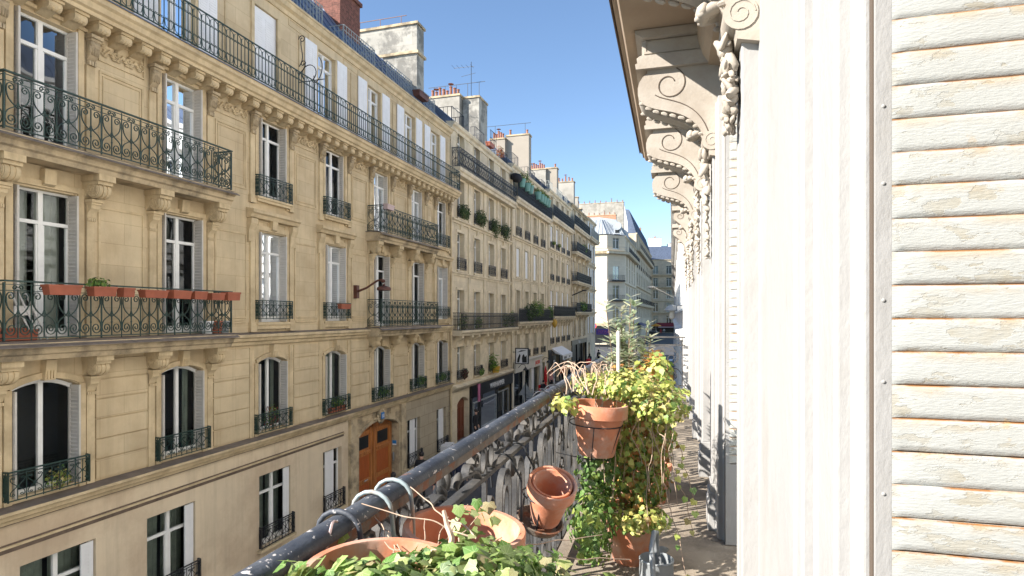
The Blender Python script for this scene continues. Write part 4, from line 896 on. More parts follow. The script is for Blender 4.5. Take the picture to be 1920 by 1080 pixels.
s = thing('banner', 'small plum coloured banner hanging at the left end of the black fascia', 'banner', (XF + .34, 31.75, 2.7)); mb = MB(); mb.box(-.02, .02, -.16, .16, -.45, .55); mb.box(-.15, .0, -.01, .01, .5, .53); mb.build('banner_cloth', 'sign_pink', s)
chimney(B2, B2.rf, -4.6, -2.3, 35.3, 36.1, 16.6, 21.4, 'chimney_render', 8); chimney(B2, B2.rf, -2.25, -1.1, 35.7, 37.3, 16.6, 21.3, 'white_wall', 0)
for ya, yb in ((28.9, 30.6), (32.4, 34.0), (37.5, 38.8)): small_cage(B2, ya, yb, 17.35, .95, m='iron_black')
aerial(B2, -4.2, 33.0, 19.5, 3.6); aerial(B2, -1.6, 35.6, 21.4, 2.2)
mb = MB()
for i in range(5): mb.tube([(-1.2 - i * .8, 36.0, 21.5), (-1.2 - i * .8, 36.0, 22.4)], .018, 4)
mb.tube([(-.8, 36.0, 22.4), (-4.8, 36.0, 22.4)], .018, 4); B2.part(mb, 'roof_railing', 'iron_black', B2.rf)
mb = MB()
for i in range(5): mb.tube([(-.6, 36.5 + i * .3, 17.5), (-.6, 36.5 + i * .3, 19.4)], .018, 4)
for z in (17.9, 18.4, 18.9, 19.4): mb.tube([(-.6, 36.5, z), (-.6, 37.7, z)], .018, 4)
B2.part(mb, 'trellis', 'iron_black', B2.rf)
mb = MB(); mb.tube([(.09, 39.12, .2), (.09, 39.12, 16.9)], .055, 8); B2.part(mb, 'downpipe', 'stone_light_trim', smooth=50)

# ---- building 3
C3 = [40.9, 43.3, 45.8, 48.3]
B3 = row_house('apartment_building', 'narrow limestone house above the cream cafe front with green pots along its top balcony', 39.2, 50.2, C3, 1.0,
    [(4.05, 5.8, -1), (6.85, 9.0, -1), (9.98, 12.06, -1), (12.92, 15.0, .62), (15.6, 17.4, -1)], 17.85, 'stone_light', 'stone_light_trim', ledges=((12.8, .22), (9.85, .1)),
    ground_z=3.95, gops=[(39.6, 47.1, .3, 3.1, 0), (47.9, 49.6, .3, 3.2, 0)], shut=lambda r, c: 'closed' if r == 2 else None, depth=.34, dep=.3)
slab_rail(B3, 39.25, 50.15, 6.72, .62, .92, 'iron_black', False, True, 'stone_light_trim', .3, [y + s * .7 for y in C3 for s in (-1, 1)], solid=True)
slab_rail(B3, 39.25, 50.15, 15.5, .52, 1.0, 'iron_black', False, False, 'stone_light_trim', .36, solid=True)
for y in C3: B3.put(guard_mesh(1.15, .5, .16, 'iron_black'), 'window_guard', 0, y, 4.06)
mb = MB()
for y in C3:
    z = 4.1
    while z < 6.2: mb.box(0, .025, y + .66, min(y + 1.8, 50.1), z, z + .38); z += .41
    mb.box(.0, .33, y - .6, y + .6, 9.98, 10.62) if False else None
B3.part(mb, 'rusticated_courses', 'stone_light_trim')
mb = MB(); mb.box(0, .12, 39.3, 39.55, .2, 3.1); mb.box(0, .12, 42.1, 42.4, .2, 3.1); mb.box(0, .14, 44.1, 44.3, .2, 3.1); mb.box(0, .12, 47.1, 47.9, .2, 3.2); mb.box(-.25, .05, 39.55, 42.1, .2, .6)
sf = B3.part(mb, 'shopfront', 'sign_cream'); mb = MB(); mb.add([(-.1, 39.55, .6), (-.1, 42.1, .6), (-.1, 42.1, 3.1), (-.1, 39.55, 3.1)], [(0, 1, 2, 3)]); mb.add([(-.15, 42.4, .2), (-.15, 44.1, .2), (-.15, 44.1, 3.1), (-.15, 42.4, 3.1)], [(0, 1, 2, 3)]); mb.add([(-.15, 45.4, .2), (-.15, 47.1, .2), (-.15, 47.1, 3.1), (-.15, 45.4, 3.1)], [(0, 1, 2, 3)]); mb.add([(-.15, 47.9, .2), (-.15, 49.6, .2), (-.15, 49.6, 3.1), (-.15, 47.9, 3.1)], [(0, 1, 2, 3)]); B3.part(mb, 'pane', 'glass', sf)
mb = MB(); mb.box(-.12, .02, 44.3, 45.4, .3, 3.1); B3.part(mb, 'shop_door', 'sign_white', sf)
s = thing('shop_sign', 'cream fascia with red lettering at its far end above the cafe terrace', 'sign', (XF + .14, 43.3, 3.45)); mb = MB(); mb.box(0, .1, -3.8, 3.85, -.34, .36); mb.ext([(0, .4), (.25, .4), (.25, .47), (0, .5)], 'y', -3.9, 3.95); mb.build('sign_board', 'sign_cream', s)
text('lettering', 'JACQUES', .40, s, (.112, 2.45, -.15), 0, 'sign_red', .01, sx=.85)
for i, yy in enumerate((40.2, 47.3)):
    s = thing('wall_lamp', ('dark gooseneck lamp above the near end of the cream fascia', 'dark gooseneck lamp at the far end of the cream fascia')[i], 'lamp', (XF + .25, yy, 3.45), 0, 'gooseneck lamps on the cream fascia')
    mb = MB(); mb.tube([(0, 0, 0), (.2, .05, .25), (.45, .1, .2), (.5, .1, .0)], .02, 5); mb.lathe([(.03, .05), (.07, 0), (.2, -.16), (.19, -.17), (.02, 0)], 10, (.5, .1, 0)); mb.build('lamp_arm', 'iron_black', s)
s = thing('hanging_sign', 'square black framed sign showing a dark figure standing out from the wall', 'sign', (XF, 39.35, 4.3)); mb = MB(); mb.box(0, .3, -.02, .02, .3, .34)
mb.box(.28, .34, -.08, .08, -.5, .62); mb.box(1.18, 1.24, -.08, .08, -.5, .62); mb.box(.34, 1.18, -.08, .08, .56, .62); mb.box(.34, 1.18, -.08, .08, -.5, -.44); mb.build('sign_frame', 'black_shop', s)
mb = MB(); mb.box(.34, 1.18, -.05, .05, -.44, .56); fc = mb.build('sign_face', 'sign_white', s)
mb = MB(); mb.ext([(.40, -.4), (.56, -.4), (.62, -.1), (.66, .1), (.60, .22), (.5, .02), (.44, -.12)], 'y', -.056, -.049); mb.ext([(.78, -.4), (1.12, -.4), (1.1, .12), (.98, .0), (.9, .2), (.80, .1), (.76, -.1)], 'y', -.056, -.049); mb.ext([(.42, .3), (.7, .46), (1.1, .46), (.8, .38)], 'y', -.056, -.049); mb.build('emblem', 'black_shop', s)
chimney(B3, B3.rf, -4.4, -3.1, 47.6, 48.2, 17, 22.2, 'beige_wall', 5); chimney(B3, B3.rf, -3.1, -1.1, 48.0, 48.8, 17, 22.5, 'beige_wall', 2)
for ya, yb in ((40.0, 41.5), (44.2, 46.4), (48.6, 49.9)): small_cage(B3, ya, yb, 17.85, .95, m='iron_black')
mb = MB()
for x, z in ((-2, 23.6),): mb.tube([(-1.5, 48.3, z - .9), (-1.5, 48.3, z)], .02, 4); mb.tube([(-4.2, 48.3, z - .9), (-4.2, 48.3, z)], .02, 4); mb.tube([(-1.0, 48.3, z), (-5.0, 48.3, z)], .02, 4)
B3.part(mb, 'roof_railing', 'iron_black', B3.rf)

# ---- building 4
C4 = [51.75, 54.1, 56.6, 59.1]
B4 = row_house('apartment_building', 'limestone house with closed pale shutters and a long black balcony low on its front', 50.35, 60.5, C4, 1.0,
    [(4.6, 6.3, .55), (7.2, 9.4, -1), (10.3, 12.38, .55), (13.25, 15.24, .5), (16.1, 17.9, -1)], 18.35, 'stone_light', 'stone_light_trim', ledges=((13.1, .22), (10.15, .1)),
    ground_z=4.3, gops=[(51.6, 55.0, .5, 3.5, 0), (56.0, 60.0, .5, 3.6, 0)], shut=lambda r, c: 'closed' if r in (0, 1, 3) or (r == 2 and c == 3) else None, depth=.34, dep=.3, zb=.2)
slab_rail(B4, 50.5, 60.45, 7.08, .62, .95, 'iron_black', True, False, 'stone_light_trim', .3, [y + s * .7 for y in C4 for s in (-1, 1)], fn=lambda a, c, h: bars_front(a, c, h, .15), solid=True)
slab_rail(B4, 50.5, 60.45, 15.98, .52, 1.0, 'iron_black', False, False, 'stone_light_trim', .36, solid=True)
mb = MB(); mb.ext([(0, 4.1), (.3, 3.75), (1.0, 3.55), (1.0, 3.15), (1.03, 3.15), (1.03, 3.6), (0, 4.22)], 'y', 51.9, 56.3); s = Bld('awning', 'short grey white shop awning with dark lettering on the valance', 54.0, cat='awning'); s.part(mb, 'canopy', 'sign_white')
text('lettering', 'RELAIS', .34, s.root, (1.04, -1.0, 3.22), 0, 'black_shop', .006); text('lettering', 'presse', .2, s.root, (1.04, 1.0, 3.28), 0, 'black_shop', .006)
mb = MB(); mb.box(0, .08, 50.5, 51.6, .3, 4.1); mb.box(0, .08, 55.0, 56.0, .3, 4.1); mb.box(-.7, -.6, 51.6, 60, .3, 3.6); B4.part(mb, 'shopfront', 'black_shop')
for yy, lab, tx in ((51.85, 'tall white vertical sign with small dark characters left of the shop door', 'S\nA\nL\nO\nN'), (56.6, 'pale grey vertical sign pointed at its foot beside the next doorway', 'T\nH\nE')):
    s = thing('vertical_sign', lab, 'sign', (XF + .2, yy, 2.2)); mb = MB(); mb.box(0, .06, -.16, .16, -1.2, .95); mb.build('sign_board', 'sign_white', s)
    c = text('lettering', tx, .3, s, (.066, 0, .45), 0, 'black_shop', .004)
chimney(B4, B4.rf, -4.0, -2.2, 58.7, 59.3, 17.5, 22.2, 'chimney_render', 7); chimney(B4, B4.rf, -2.2, -1.1, 59.0, 59.8, 17.5, 22.3, 'beige_wall', 1)
for ya, yb in ((51.4, 52.8), (54.5, 57.0), (58.5, 59.8)): small_cage(B4, ya, yb, 18.35, .95, m='iron_pale')

# ---- building 5 and 6
C5 = [62.6, 65.8, 68.9]
B5 = row_house('apartment_building', 'yellowed limestone house with stacked black balconies before the corner', 60.6, 71.0, C5, 1.3,
    [(4.9, 6.9, -1), (7.6, 9.9, -1), (10.9, 13.0, -1), (14.0, 16.0, -1), (16.9, 18.6, -1)], 19.0, 'stone_light', 'stone_dirty', ground_z=4.6, gops=[(61.2, 70.4, .9, 4.0, 0)], depth=.3, zb=.6, pil=True)
for z, a, c in ((7.55, 60.8, 70.8), (10.8, 61.0, 70.6), (13.95, 61.0, 70.6)): slab_rail(B5, a, c, z, .7, .95, 'iron_black', True, True, 'stone_light_trim', .3, [62, 64.5, 67.3, 69.8], solid=True)
slab_rail(B5, 60.65, 70.95, 16.75, .5, 1.0, 'iron_black', False, False, 'stone_light_trim', .36, solid=True)
mb = MB(); mb.box(-.6, -.5, 61.2, 70.4, .6, 4.0); 
for y in (61.2, 64.2, 67.3, 70.2): mb.box(-.1, .08, y, y + .2, .6, 4.0)
mb.box(0, .1, 61.0, 70.6, 4.0, 4.5); sf = B5.part(mb, 'shopfront', 'black_shop'); text('lettering', 'Optic', .45, B5.root, (.12, 4.6, 4.1), 0, 'sign_white', .01)
chimney(B5, B5.rf, -3.6, -1.1, 68.2, 69.0, 18, 22.9, 'chimney_render', 6)
B6 = row_house('apartment_building', 'slim limestone corner house with tall shuttered windows at the crossing', 71.1, 77.5, [72.7, 75.6], 1.1,
    [(5.0, 7.0, -1), (8.0, 10.0, -1), (10.9, 13.0, -1), (13.9, 16.0, -1), (17.0, 18.7, -1)], 19.2, 'stone_far', 'stone_light_trim', ledges=((7.6, .3), (10.5, .25), (13.5, .2)), ground_z=4.7,
    gops=[(72, 73.2, 1.3, 3.8, 0)], shut='flat', depth=.3, zb=.9)
slab_rail(B6, 71.2, 77.7, 16.85, .6, .95, 'iron_pale', False, True, 'stone_light_trim', .4)
chimney(B6, B6.rf, -3.0, -1.3, 72.0, 72.6, 18, 21.8, 'chimney_render', 0); chimney(B6, B6.rf, -2.6, -1.4, 75.0, 75.6, 18, 20.9, 'iron_black', 0)

# ---- across the boulevard: chamfered corner house, its neighbour, and the house closing the view
def far_face(b, y0, y1, rows, cols, w, z0, z1, stone, x=0.0, parent=None):
    pass
C7 = [119.0, 124.5, 130.0, 135.5]
ROW7 = [(2.2, 5.0, -1), (6.2, 8.9, -1), (10.2, 12.9, -1), (14.0, 16.6, -1), (17.0, 19.0, -1), (19.9, 22.0, -1)]
B7 = row_house('corner_building', 'sunlit pale corner house with a cut corner and ribbed grey zinc roof beyond the crossing', 115.0, 140.5, C7, 1.4, ROW7[1:5] + [(19.9, 22.0, -1)], 22.6, 'stone_white', 'stone_light_trim', ledges=((9.6, .25), (13.4, .25)), ground_z=5.4, roofh=3.2, roofm='zinc', zb=1.0, pil=False, body=14)
# cut corner and side face, in the building's own frame
mb = MB(); ch_ = math.hypot(2.9, 3.2)
B7.part(mb, 'x', 'stone_white') if False else None
def side_face(bld, p0, p1, rows, cols, w, z0, z1, stone, winmat=None):
    """wall between two plan points (x,y) of the building frame with windows; returns nothing"""
    dx, dy = p1[0] - p0[0], p1[1] - p0[1]; L_ = math.hypot(dx, dy); ang = math.atan2(dy, dx) - PI / 2
    ops = [(c - w / 2, c + w / 2, r[0], r[1], 0) for r in rows for c in cols]; q = MB(); wall(q, 0, L_, z0, z1, ops, .25); q.box(-.9, -.85, .05, L_ - .05, z0, z1)
    for r in rows: q.box(.0, .2, 0, L_, r[0] - .35, r[0] - .15)
    o = q.build('wall', stone, bld.root, (p0[0], p0[1] - bld.y0, 0), ang)
    for r in rows:
        for c in cols:
            f = link('window', frame_mesh(w, r[1] - r[0], 0, .78, .2), o, (0, c, r[0])); link('pane', pane_mesh(w, r[1] - r[0], .2), f)
    return o
f1 = side_face(B7, (-3.0, 111.8), (0, 115.0), [(6.2, 8.9), (10.2, 12.9), (14.0, 16.6), (19.9, 22.0)], [2.2], 1.6, 1.0, 22.5, 'stone_white')
f2 = side_face(B7, (-14, 111.8), (-3.0, 111.8), [(2.0, 4.6)], [9.0], 1.5, 1.0, 22.5, 'stone_white')
for z in (10.1, 13.9): q = u_rail(lambda a, c, h: bars_front(a, c, h, .2), .6, 3.8, z, .7, .95); q.box(0, .75, .5, 3.9, z - .25, z); link('balcony', q.mesh('balcony', 'iron_black'), f1)
q = MB(); q.box(0, .9, -.3, 4.6, 18.9, 19.3); link('balcony', q.mesh('balcony', 'stone_light_trim'), f1)
slab_rail(B7, 115.0, 140.3, 19.4, .9, .95, 'iron_black', False, False, 'stone_light_trim', .45)
mb = MB(); mb.ext([(-14, 111.3), (-3.2, 111.3), (.5, 115.0), (.5, 115.05), (-14, 115.05)], 'z', 18.9, 19.4); mb.ext([(-14, 111.5), (-3.1, 111.5), (.35, 115.0), (-14, 115.05)], 'z', 5.2, 5.7); B7.part(mb, 'string_course', 'stone_dirty')
mb = MB(); mb.tube([(-14, 111.4, 20.3), (-3.2, 111.4, 20.3), (.42, 115.0, 20.3)], .03, 4)
for i in range(24): x = -14 + i * .45; mb.tube([(x, 111.4, 19.4), (x, 111.4, 20.3)], .015, 4)
B7.part(mb, 'railing', 'iron_pale')
mb = MB(); mb.add([(-14, 111.6, 22.6), (-3.1, 111.6, 22.6), (.1, 115, 22.6), (-2.6, 116.2, 25.8), (-4.5, 114.4, 25.8), (-14, 114.4, 25.8), (-14, 118, 26), (-2.6, 118, 26)], [(0, 1, 4, 5), (1, 2, 3, 4), (5, 4, 3, 7, 6)])
for i in range(14): x = -13.5 + i * .8; mb.tube([(x, 111.6, 22.65), (min(x, -4.4), 114.4, 25.85)], .05, 4)
for t in (.2, .4, .6, .8): mb.tube([(-3.1 + 3.2 * t, 111.6 + 3.4 * t, 22.65), (-4.5 + 1.9 * t, 114.4 + 1.8 * t, 25.85)], .05, 4)
B7.part(mb, 'roof', 'zinc')
mb = MB(); mb.box(-1.9, -.5, 112.9, 113.3, 22.7, 24.2); mb.lathe([(.01, 0), (.8, 0), (.8, .5), (.01, .5)], 16, (-1.2, 113.1, 24.2), mx=Matrix.Rotation(PI / 2, 4, 'X')); dm = B7.part(mb, 'dormer', 'zinc', B7.rf)
mb = MB(); mb.box(-1.6, -.8, 112.86, 112.9, 22.9, 24.3); B7.part(mb, 'dormer_window', 'black_shop', B7.rf)
mb = MB(); mb.box(-14, .2, 111.7, 140.4, 1.0, 5.0) if False else None
chimney(B7, B7.rf, -9.0, -2.2, 119.0, 120.0, 22, 27.4, 'brick_far', 7); chimney(B7, B7.rf, -12.5, -1.4, 126.0, 127.0, 22, 31.2, 'chimney_render', 10)
mb = MB(); mb.ext([(-1.4, 31.2), (2.4 - 3, 27.0), (-.4, 23.0), (-12.5, 23.0), (-12.5, 31.2)], 'y', 126.1, 126.9); B7.part(mb, 'gable_wall', 'white_clean', B7.rf)
mb = MB(); mb.box(-12, -.1, 111.75, 111.8, 1.0, 5.1); mb.ext([(-3.0, 111.75), (.05, 114.97), (.0, 115.0), (-3.0, 111.8)], 'z', 1.0, 5.1); B7.part(mb, 'shopfront', 'black_shop')
C8 = [143.5, 149.5, 155.5, 161.5, 167.5, 173.5, 179.5, 185.5, 191.5, 196]
B8 = row_house('apartment_building', 'long cream house with two railed balconies seen past the cut corner house', 140.6, 198.5, C8, 1.8, [(6.5, 9.2, -1), (10.6, 13.2, 1.0), (14.6, 17.4, -1), (18.6, 21.4, 1.0), (23.6, 26.0, -1)], 26.6, 'stone_far', 'stone_light_trim', ledges=((14.0, .4),), ground_z=5.6, roofh=5.5, zb=1.0, pil=False, body=14)
slab_rail(B8, 140.7, 198, 23.0, 1.0, 1.2, 'iron_black', False, False, 'stone_light_trim', .6, fn=lambda a, c, h: bars_front(a, c, h, .4)); slab_rail(B8, 140.7, 198, 10.0, 1.0, 1.2, 'iron_black', False, False, 'stone_light_trim', .6, fn=lambda a, c, h: bars_front(a, c, h, .4))
chimney(B8, B8.rf, -7, -1.8, 178, 179, 26, 33, 'brick_far', 5)
B9 = row_house('apartment_building', 'grey stone house with round balconies closing the far end of the street', 0, 13.6, [2.2, 6.6, 11.0], 1.7, [(2.8, 6.0, -1), (7.2, 10.4, -1), (11.6, 14.6, -1), (15.8, 18.8, -1), (20.0, 22.8, -1)], 25.0, 'stone_far', 'stone_light_trim', ledges=((10.9, .3),), ground_z=2.6,
    roofh=4.5, pil=False, loc=(-13.0, 204, 1.1), rot=rad(-78), body=12, gops=[(1, 12.5, .2, 2.4, 0)])
for z in (7.1, 15.7, 19.9): slab_rail(B9, .1, 13.5, z, .9, 1.1, 'iron_black', True, True, 'stone_light_trim', .4, fn=lambda a, c, h: bars_front(a, c, h, .35))
chimney(B9, B9.rf, -5, -2.2, .6, 4.4, 24, 32.6, 'white_clean', 5); chimney(B9, B9.rf, -6, -2.0, 7.0, 9.4, 24, 30.6, 'white_clean', 3); chimney(B9, B9.rf, -6, -1.6, 11.2, 13.4, 24, 29.0, 'white_clean', 0)
B10 = row_house('apartment_building', 'pale end house receding beyond the round balconied one', 0, 20, [3, 8, 13, 17.5], 1.7, [(2.8, 6.0, -1), (7.2, 10.4, -1), (11.6, 14.6, -1), (15.8, 18.8, -1), (20.0, 22.8, -1)], 24.0, 'stone_far', 'stone_light_trim', ground_z=2.6, roofh=4, pil=False, loc=(.4, 207.2, 1.1), rot=rad(-10), body=10)
s = Bld('awning', 'long maroon cafe awning at the foot of the far end building', 0, loc=(-13.0, 204, 1.1), rot=rad(-78), cat='awning'); mb = MB(); mb.ext([(0.1, 3.4), (2.4, 2.6), (2.4, 1.9), (2.45, 1.9), (2.45, 2.7), (.1, 3.55)], 'y', 2.5, 13.4); s.part(mb, 'canopy', 'maroon')
mb = MB(); mb.box(2.46, 2.5, 2.6, 13.3, 2.05, 2.2); s.part(mb, 'valance_stripe', 'sign_white')

# ============================================================ our own side: facade, balcony, near shutter
def own_thing(name, label, cat, x, y, z, group=None, rot=0.0): return thing(name, label, cat, own(x, y, z), PHI + rot, group)
ZF = ZC - 1.48
WIN = [(-6.13, -5.0), (-3.03, -1.9), (0.05, 1.172), (2.92, 4.05), (6.05, 7.15), (9.15, 10.25)]
def own_building():
    root = thing('apartment_building', 'white painted facade on the right with carved scroll consoles and peeling metal shutters', 'building', own(0, 0, -ZC), PHI)
    def part(mb, name, m, smooth=None, bevel=0, parent=None): return mb.build(name, m, parent or root, smooth=smooth, bevel=bevel)
    XW = .333; ops = [(a, c, ZF - .015, ZC + 1.40, 0) for a, c in WIN]
    for z0, z1 in ((3.1, 5.2), (10.0, 12.0), (13.0, 14.9), (15.9, 17.6)): ops += [(a + .05, c - .05, z0, z1, 0) for a, c in WIN]
    mb = MB(); wall(mb, -14, 12.3, ZF - .2, ZC + 2.25, [o for o in ops if ZF - .2 < o[2] < ZC + 2], -.52, XW); part(mb, 'wall', 'own_paint'); mb = MB(); wall(mb, -14, 12.3, 0, ZF - .2, [o for o in ops if o[2] < ZF - .2], -.52, XW); part(mb, 'wall', 'white_clean'); mb = MB(); wall(mb, -14, 12.3, ZC + 2.25, 19, [o for o in ops if o[2] > ZC + 2], -.52, XW); mb.add([(XW, 12.3, 0), (8, 12.3, 0), (8, 12.3, 19), (XW, 12.3, 19)], [(0, 1, 2, 3)]); mb.add([(XW, -14, 0), (8, -14, 0), (8, -14, 19), (XW, -14, 19)], [(0, 1, 2, 3)])
    mb.box(XW - .2, 8, -14, 12.3, 19, 19.4); part(mb, 'wall', 'white_clean')  # floors out of view coloured brighter to bounce light onto the facades opposite
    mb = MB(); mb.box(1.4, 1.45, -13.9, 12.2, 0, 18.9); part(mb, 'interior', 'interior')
    for a, c, z0, z1, r in ops:
        if z0 > 8 or z0 < 4 or a > 2 or a < -1.9:
            mb = MB(); y = (a + c) / 2; mb.box(.70, .74, a, a + .06, z0, z1); mb.box(.70, .74, c - .06, c, z0, z1); mb.box(.69, .75, y - .05, y + .05, z0, z1); mb.box(.70, .74, a, c, z1 - .06, z1); mb.box(.705, .735, a, c, z0 + (z1 - z0) * .76, z0 + (z1 - z0) * .79)
            f = part(mb, 'window', 'paint_white'); mb = MB(); mb.add([(.72, a + .05, z0), (.72, c - .05, z0), (.72, c - .05, z1), (.72, a + .05, z1)], [(0, 1, 2, 3)]); part(mb, 'pane', 'glass', parent=f)
    zt = ZC + 1.6
    # casings, pilasters: plan profiles run up the wall
    for i, (a, c) in enumerate(WIN):
        for s_, j in ((1, c), (-1, a)):
            f = lambda pts: [(x, j + s_ * dy) for x, dy in pts]
            mb = MB(); mb.ext(f([(.352, .001), (.329, .001), (.326, .008), (.329, .014), (.329, .036), (.318, .040), (.297, .041), (.292, .046), (.292, .168), (.287, .172), (.285, .180), (.287, .188), (.292, .192), (.292, .215), (.352, .215)]), 'z', ZF, ZC + 1.45)
            part(mb, 'window_casing', 'own_paint', bevel=.004)
            mb = MB(); mb.ext(f([(.352, .2155), (.270, .2155), (.270, .262), (.273, .268), (.281, .272), (.281, .292), (.273, .297), (.270, .303), (.270, .402), (.352, .402)]), 'z', ZF + .32, zt)
            mb.ext(f([(.352, .195), (.238, .195), (.238, .425), (.352, .425)]), 'z', ZF, ZF + .2)
            mb.ext(f([(.352, .2), (.246, .2), (.246, .42), (.352, .42)]), 'z', ZF + .2, ZF + .26); mb.ext(f([(.352, .205), (.256, .205), (.256, .414), (.352, .414)]), 'z', ZF + .26, ZF + .32)
            part(mb, 'pilaster', 'own_paint', bevel=.006)
    # consoles
    def console_profile():
        top = [(.34, 1.724), (-.215, 1.724)]
        nose = [(-.13 + .105 * math.cos(t), 1.585 + .125 * math.sin(t)) for t in [PI * .62 + k * PI * .11 for k in range(8)]]
        und = bez([(nose[-1][0], nose[-1][1]), (-.02, 1.40), (.12, 1.44), (.19, 1.30), (.235, 1.22), (.25, 1.10)], 12)
        return [(.34, 1.724), (-.17, 1.724)] + nose + und[1:] + [(.34, 1.08)]
    pr = [(x, ZC + z) for x, z in console_profile()]
    small = [(.34, ZC + 1.5), (.02, ZC + 1.5)] + [(.10 + .08 * math.cos(t), ZC + 1.42 + .08 * math.sin(t)) for t in [PI * .6 + k * PI * .12 for k in range(7)]] + [(.12, ZC + 1.30), (.2, ZC + 1.2), (.24, ZC + 1.02), (.34, ZC + 1.0)]
    cy = [a - .31 for a, c in WIN] + [c + .31 for a, c in WIN]
    for y in cy:
        big = y < 8; h = .125; mb = MB(); g = MB()
        if big:
            mb.ext(pr, 'y', y - h, y + h)
            mb.ext([(.34, ZC + 1.724), (-.245, ZC + 1.724), (-.25, ZC + 1.76), (-.235, ZC + 1.765), (-.24, ZC + 1.80), (-.215, ZC + 1.815), (.34, ZC + 1.815)], 'y', y - h - .035, y + h + .035)
            mb.box(-.205, .34, y - h - .005, y + h + .005, ZC + 1.815, ZC + 1.98)
            for e in (y - h - .005, y + h + .005):
                mb.box(-.19, .34, e - .007, e + .007, ZC + 1.835, ZC + 1.85); mb.box(-.19, .34, e - .007, e + .007, ZC + 1.93, ZC + 1.945); mb.box(-.19, -.175, e - .006, e + .006, ZC + 1.85, ZC + 1.93)
            mb.ext([(-.19, ZC + 1.985), (-.25, ZC + 1.985), (-.25, ZC + 1.96), (-.22, ZC + 1.945), (-.20, ZC + 1.93), (.34, ZC + 1.93), (.34, ZC + 1.985)], 'y', y - h - .06, y + h + .06)
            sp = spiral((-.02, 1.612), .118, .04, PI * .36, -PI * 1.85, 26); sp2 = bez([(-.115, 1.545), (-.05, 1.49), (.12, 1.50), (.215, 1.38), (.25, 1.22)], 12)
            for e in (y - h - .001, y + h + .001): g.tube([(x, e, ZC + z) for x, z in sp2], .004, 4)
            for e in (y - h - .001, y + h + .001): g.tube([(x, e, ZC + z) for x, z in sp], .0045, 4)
            # beads under the scroll
            for k in range(9):
                t = k / 8; q = bez([(-.20, 1.50), (-.10, 1.38), (.12, 1.43), (.20, 1.26)], 8)[k]
                for e in (y - h * .86, y + h * .86): mb.blob((q[0], e, ZC + q[1] - .005), (.028, .016, .014), n=4, mx=Matrix.Rotation(.5 * (1 - 2 * abs(t - .4)), 4, 'Y'))
            mb.ext([(x + .01, z - .012) for x, z in [(p, ZC + q) for p, q in bez([(-.20, 1.50), (-.10, 1.38), (.12, 1.43), (.22, 1.2)], 8)]] + [(.3, ZC + 1.3), (0, ZC + 1.6)], 'y', y - h * .5, y + h * .5)
        else:
            mb.ext(small, 'y', y - .10, y + .10); mb.box(-.0, .34, y - .13, y + .13, ZC + 1.5, ZC + 1.56)
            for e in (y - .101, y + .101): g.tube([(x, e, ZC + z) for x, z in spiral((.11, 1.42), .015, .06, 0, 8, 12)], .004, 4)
        cn = part(mb, 'console', 'own_console', smooth=30)
        part(g, 'spiral_shade_line', 'shade_line', parent=cn)  # dark tube carries the shadow line of the carved spiral in its colour
        # leaf, volute disc and hanging garland of fruit on the pilaster below
        mb = MB(); x0 = .24; z0 = ZC + 1.2
        mb.lathe([(.0, -.13), (.066, -.13), (.066, .13), (.0, .13)], 18, (.262, y, z0), mx=Matrix.Rotation(PI / 2, 4, 'X'))
        for e in (-.131, .131): mb.tube([(x, y + e, z) for x, z in spiral((.262, z0), .056, .014, 0, 9, 18)], .0028, 4)
        for k in range(-1, 2): mb.blob((.185 - .012 * (1 - abs(k)), y + k * .038, z0 + .085), (.085, .034, .028), n=8, mx=Matrix.Rotation(-.42, 4, 'Y'), jit=.12)
        mb.blob((.128, y, z0 + .075), (.032, .068, .036), n=8, jit=.15)
        rr = random.Random(int(y * 100)); ng = 70 if y > 2 else 6
        for k in range(ng):
            t = k / 69 * (.5 if 2 < y < 3 else 1); wd = (.07 - .045 * t) * (1 + .25 * math.sin(t * 9)); zz = z0 - .07 - t * .72; sz = (.027 - .013 * t) * rr.uniform(.55, 1.4)
            mb.blob((.262 - (.045 - .022 * t) * rr.uniform(.6, 1.25), y + rr.uniform(-1, 1) * wd, zz), (sz * rr.uniform(.5, .9), sz * rr.uniform(.5, 1.0), sz * rr.uniform(1.0, 2.0)), n=7, mx=Matrix.Rotation(rr.uniform(-1.2, 1.2), 4, 'X') @ Matrix.Rotation(rr.uniform(-.6, .6), 4, 'Y'), jit=.4)
        part(mb, 'garland', 'own_console', smooth=85)
    # cornice over the balcony
    mb = MB(); mb.ext([(.34, ZC + 1.99), (-.325, ZC + 1.99), (-.335, ZC + 2.005), (-.345, ZC + 2.03), (-.362, ZC + 2.035), (-.366, ZC + 2.08), (-.385, ZC + 2.09), (-.385, ZC + 2.12), (.34, ZC + 2.2)], 'y', -9, 7.76)
    part(mb, 'cornice', 'own_soffit'); mb = MB(); mb.ext([(.34, ZC + 2.205), (-.385, ZC + 2.122), (-.402, ZC + 2.10), (-.408, ZC + 2.105), (-.405, ZC + 2.16), (.34, ZC + 2.26)], 'y', -9.02, 7.8); part(mb, 'cornice_edge', 'dark_edge')
    mb = MB(); mb.ext([(.34, ZC + 1.70), (.24, ZC + 1.72), (.2, ZC + 1.78), (.17, ZC + 1.9), (.16, ZC + 1.985), (.34, ZC + 1.985)], 'y', -9, 7.7); part(mb, 'cornice_moulding', 'own_soffit')
    # balcony floor
    mb = MB(); mb.ext([(.34, ZF - .16), (-.70, ZF - .16), (-.78, ZF - .08), (-.80, ZF - .02), (-.80, ZF), (1.2, ZF), (1.2, ZF - .03), (.34, ZF - .03)], 'y', -9, 12.26); bal = part(mb, 'balcony', 'floor_stone')
    # railing
    z = ZC; hr = [(-.68 + .031 * math.cos(t), z - .446 + .022 * math.sin(t)) for t in [k * PI / 9 for k in range(10)]] + [(-.709, z - .453), (-.651, z - .453)]
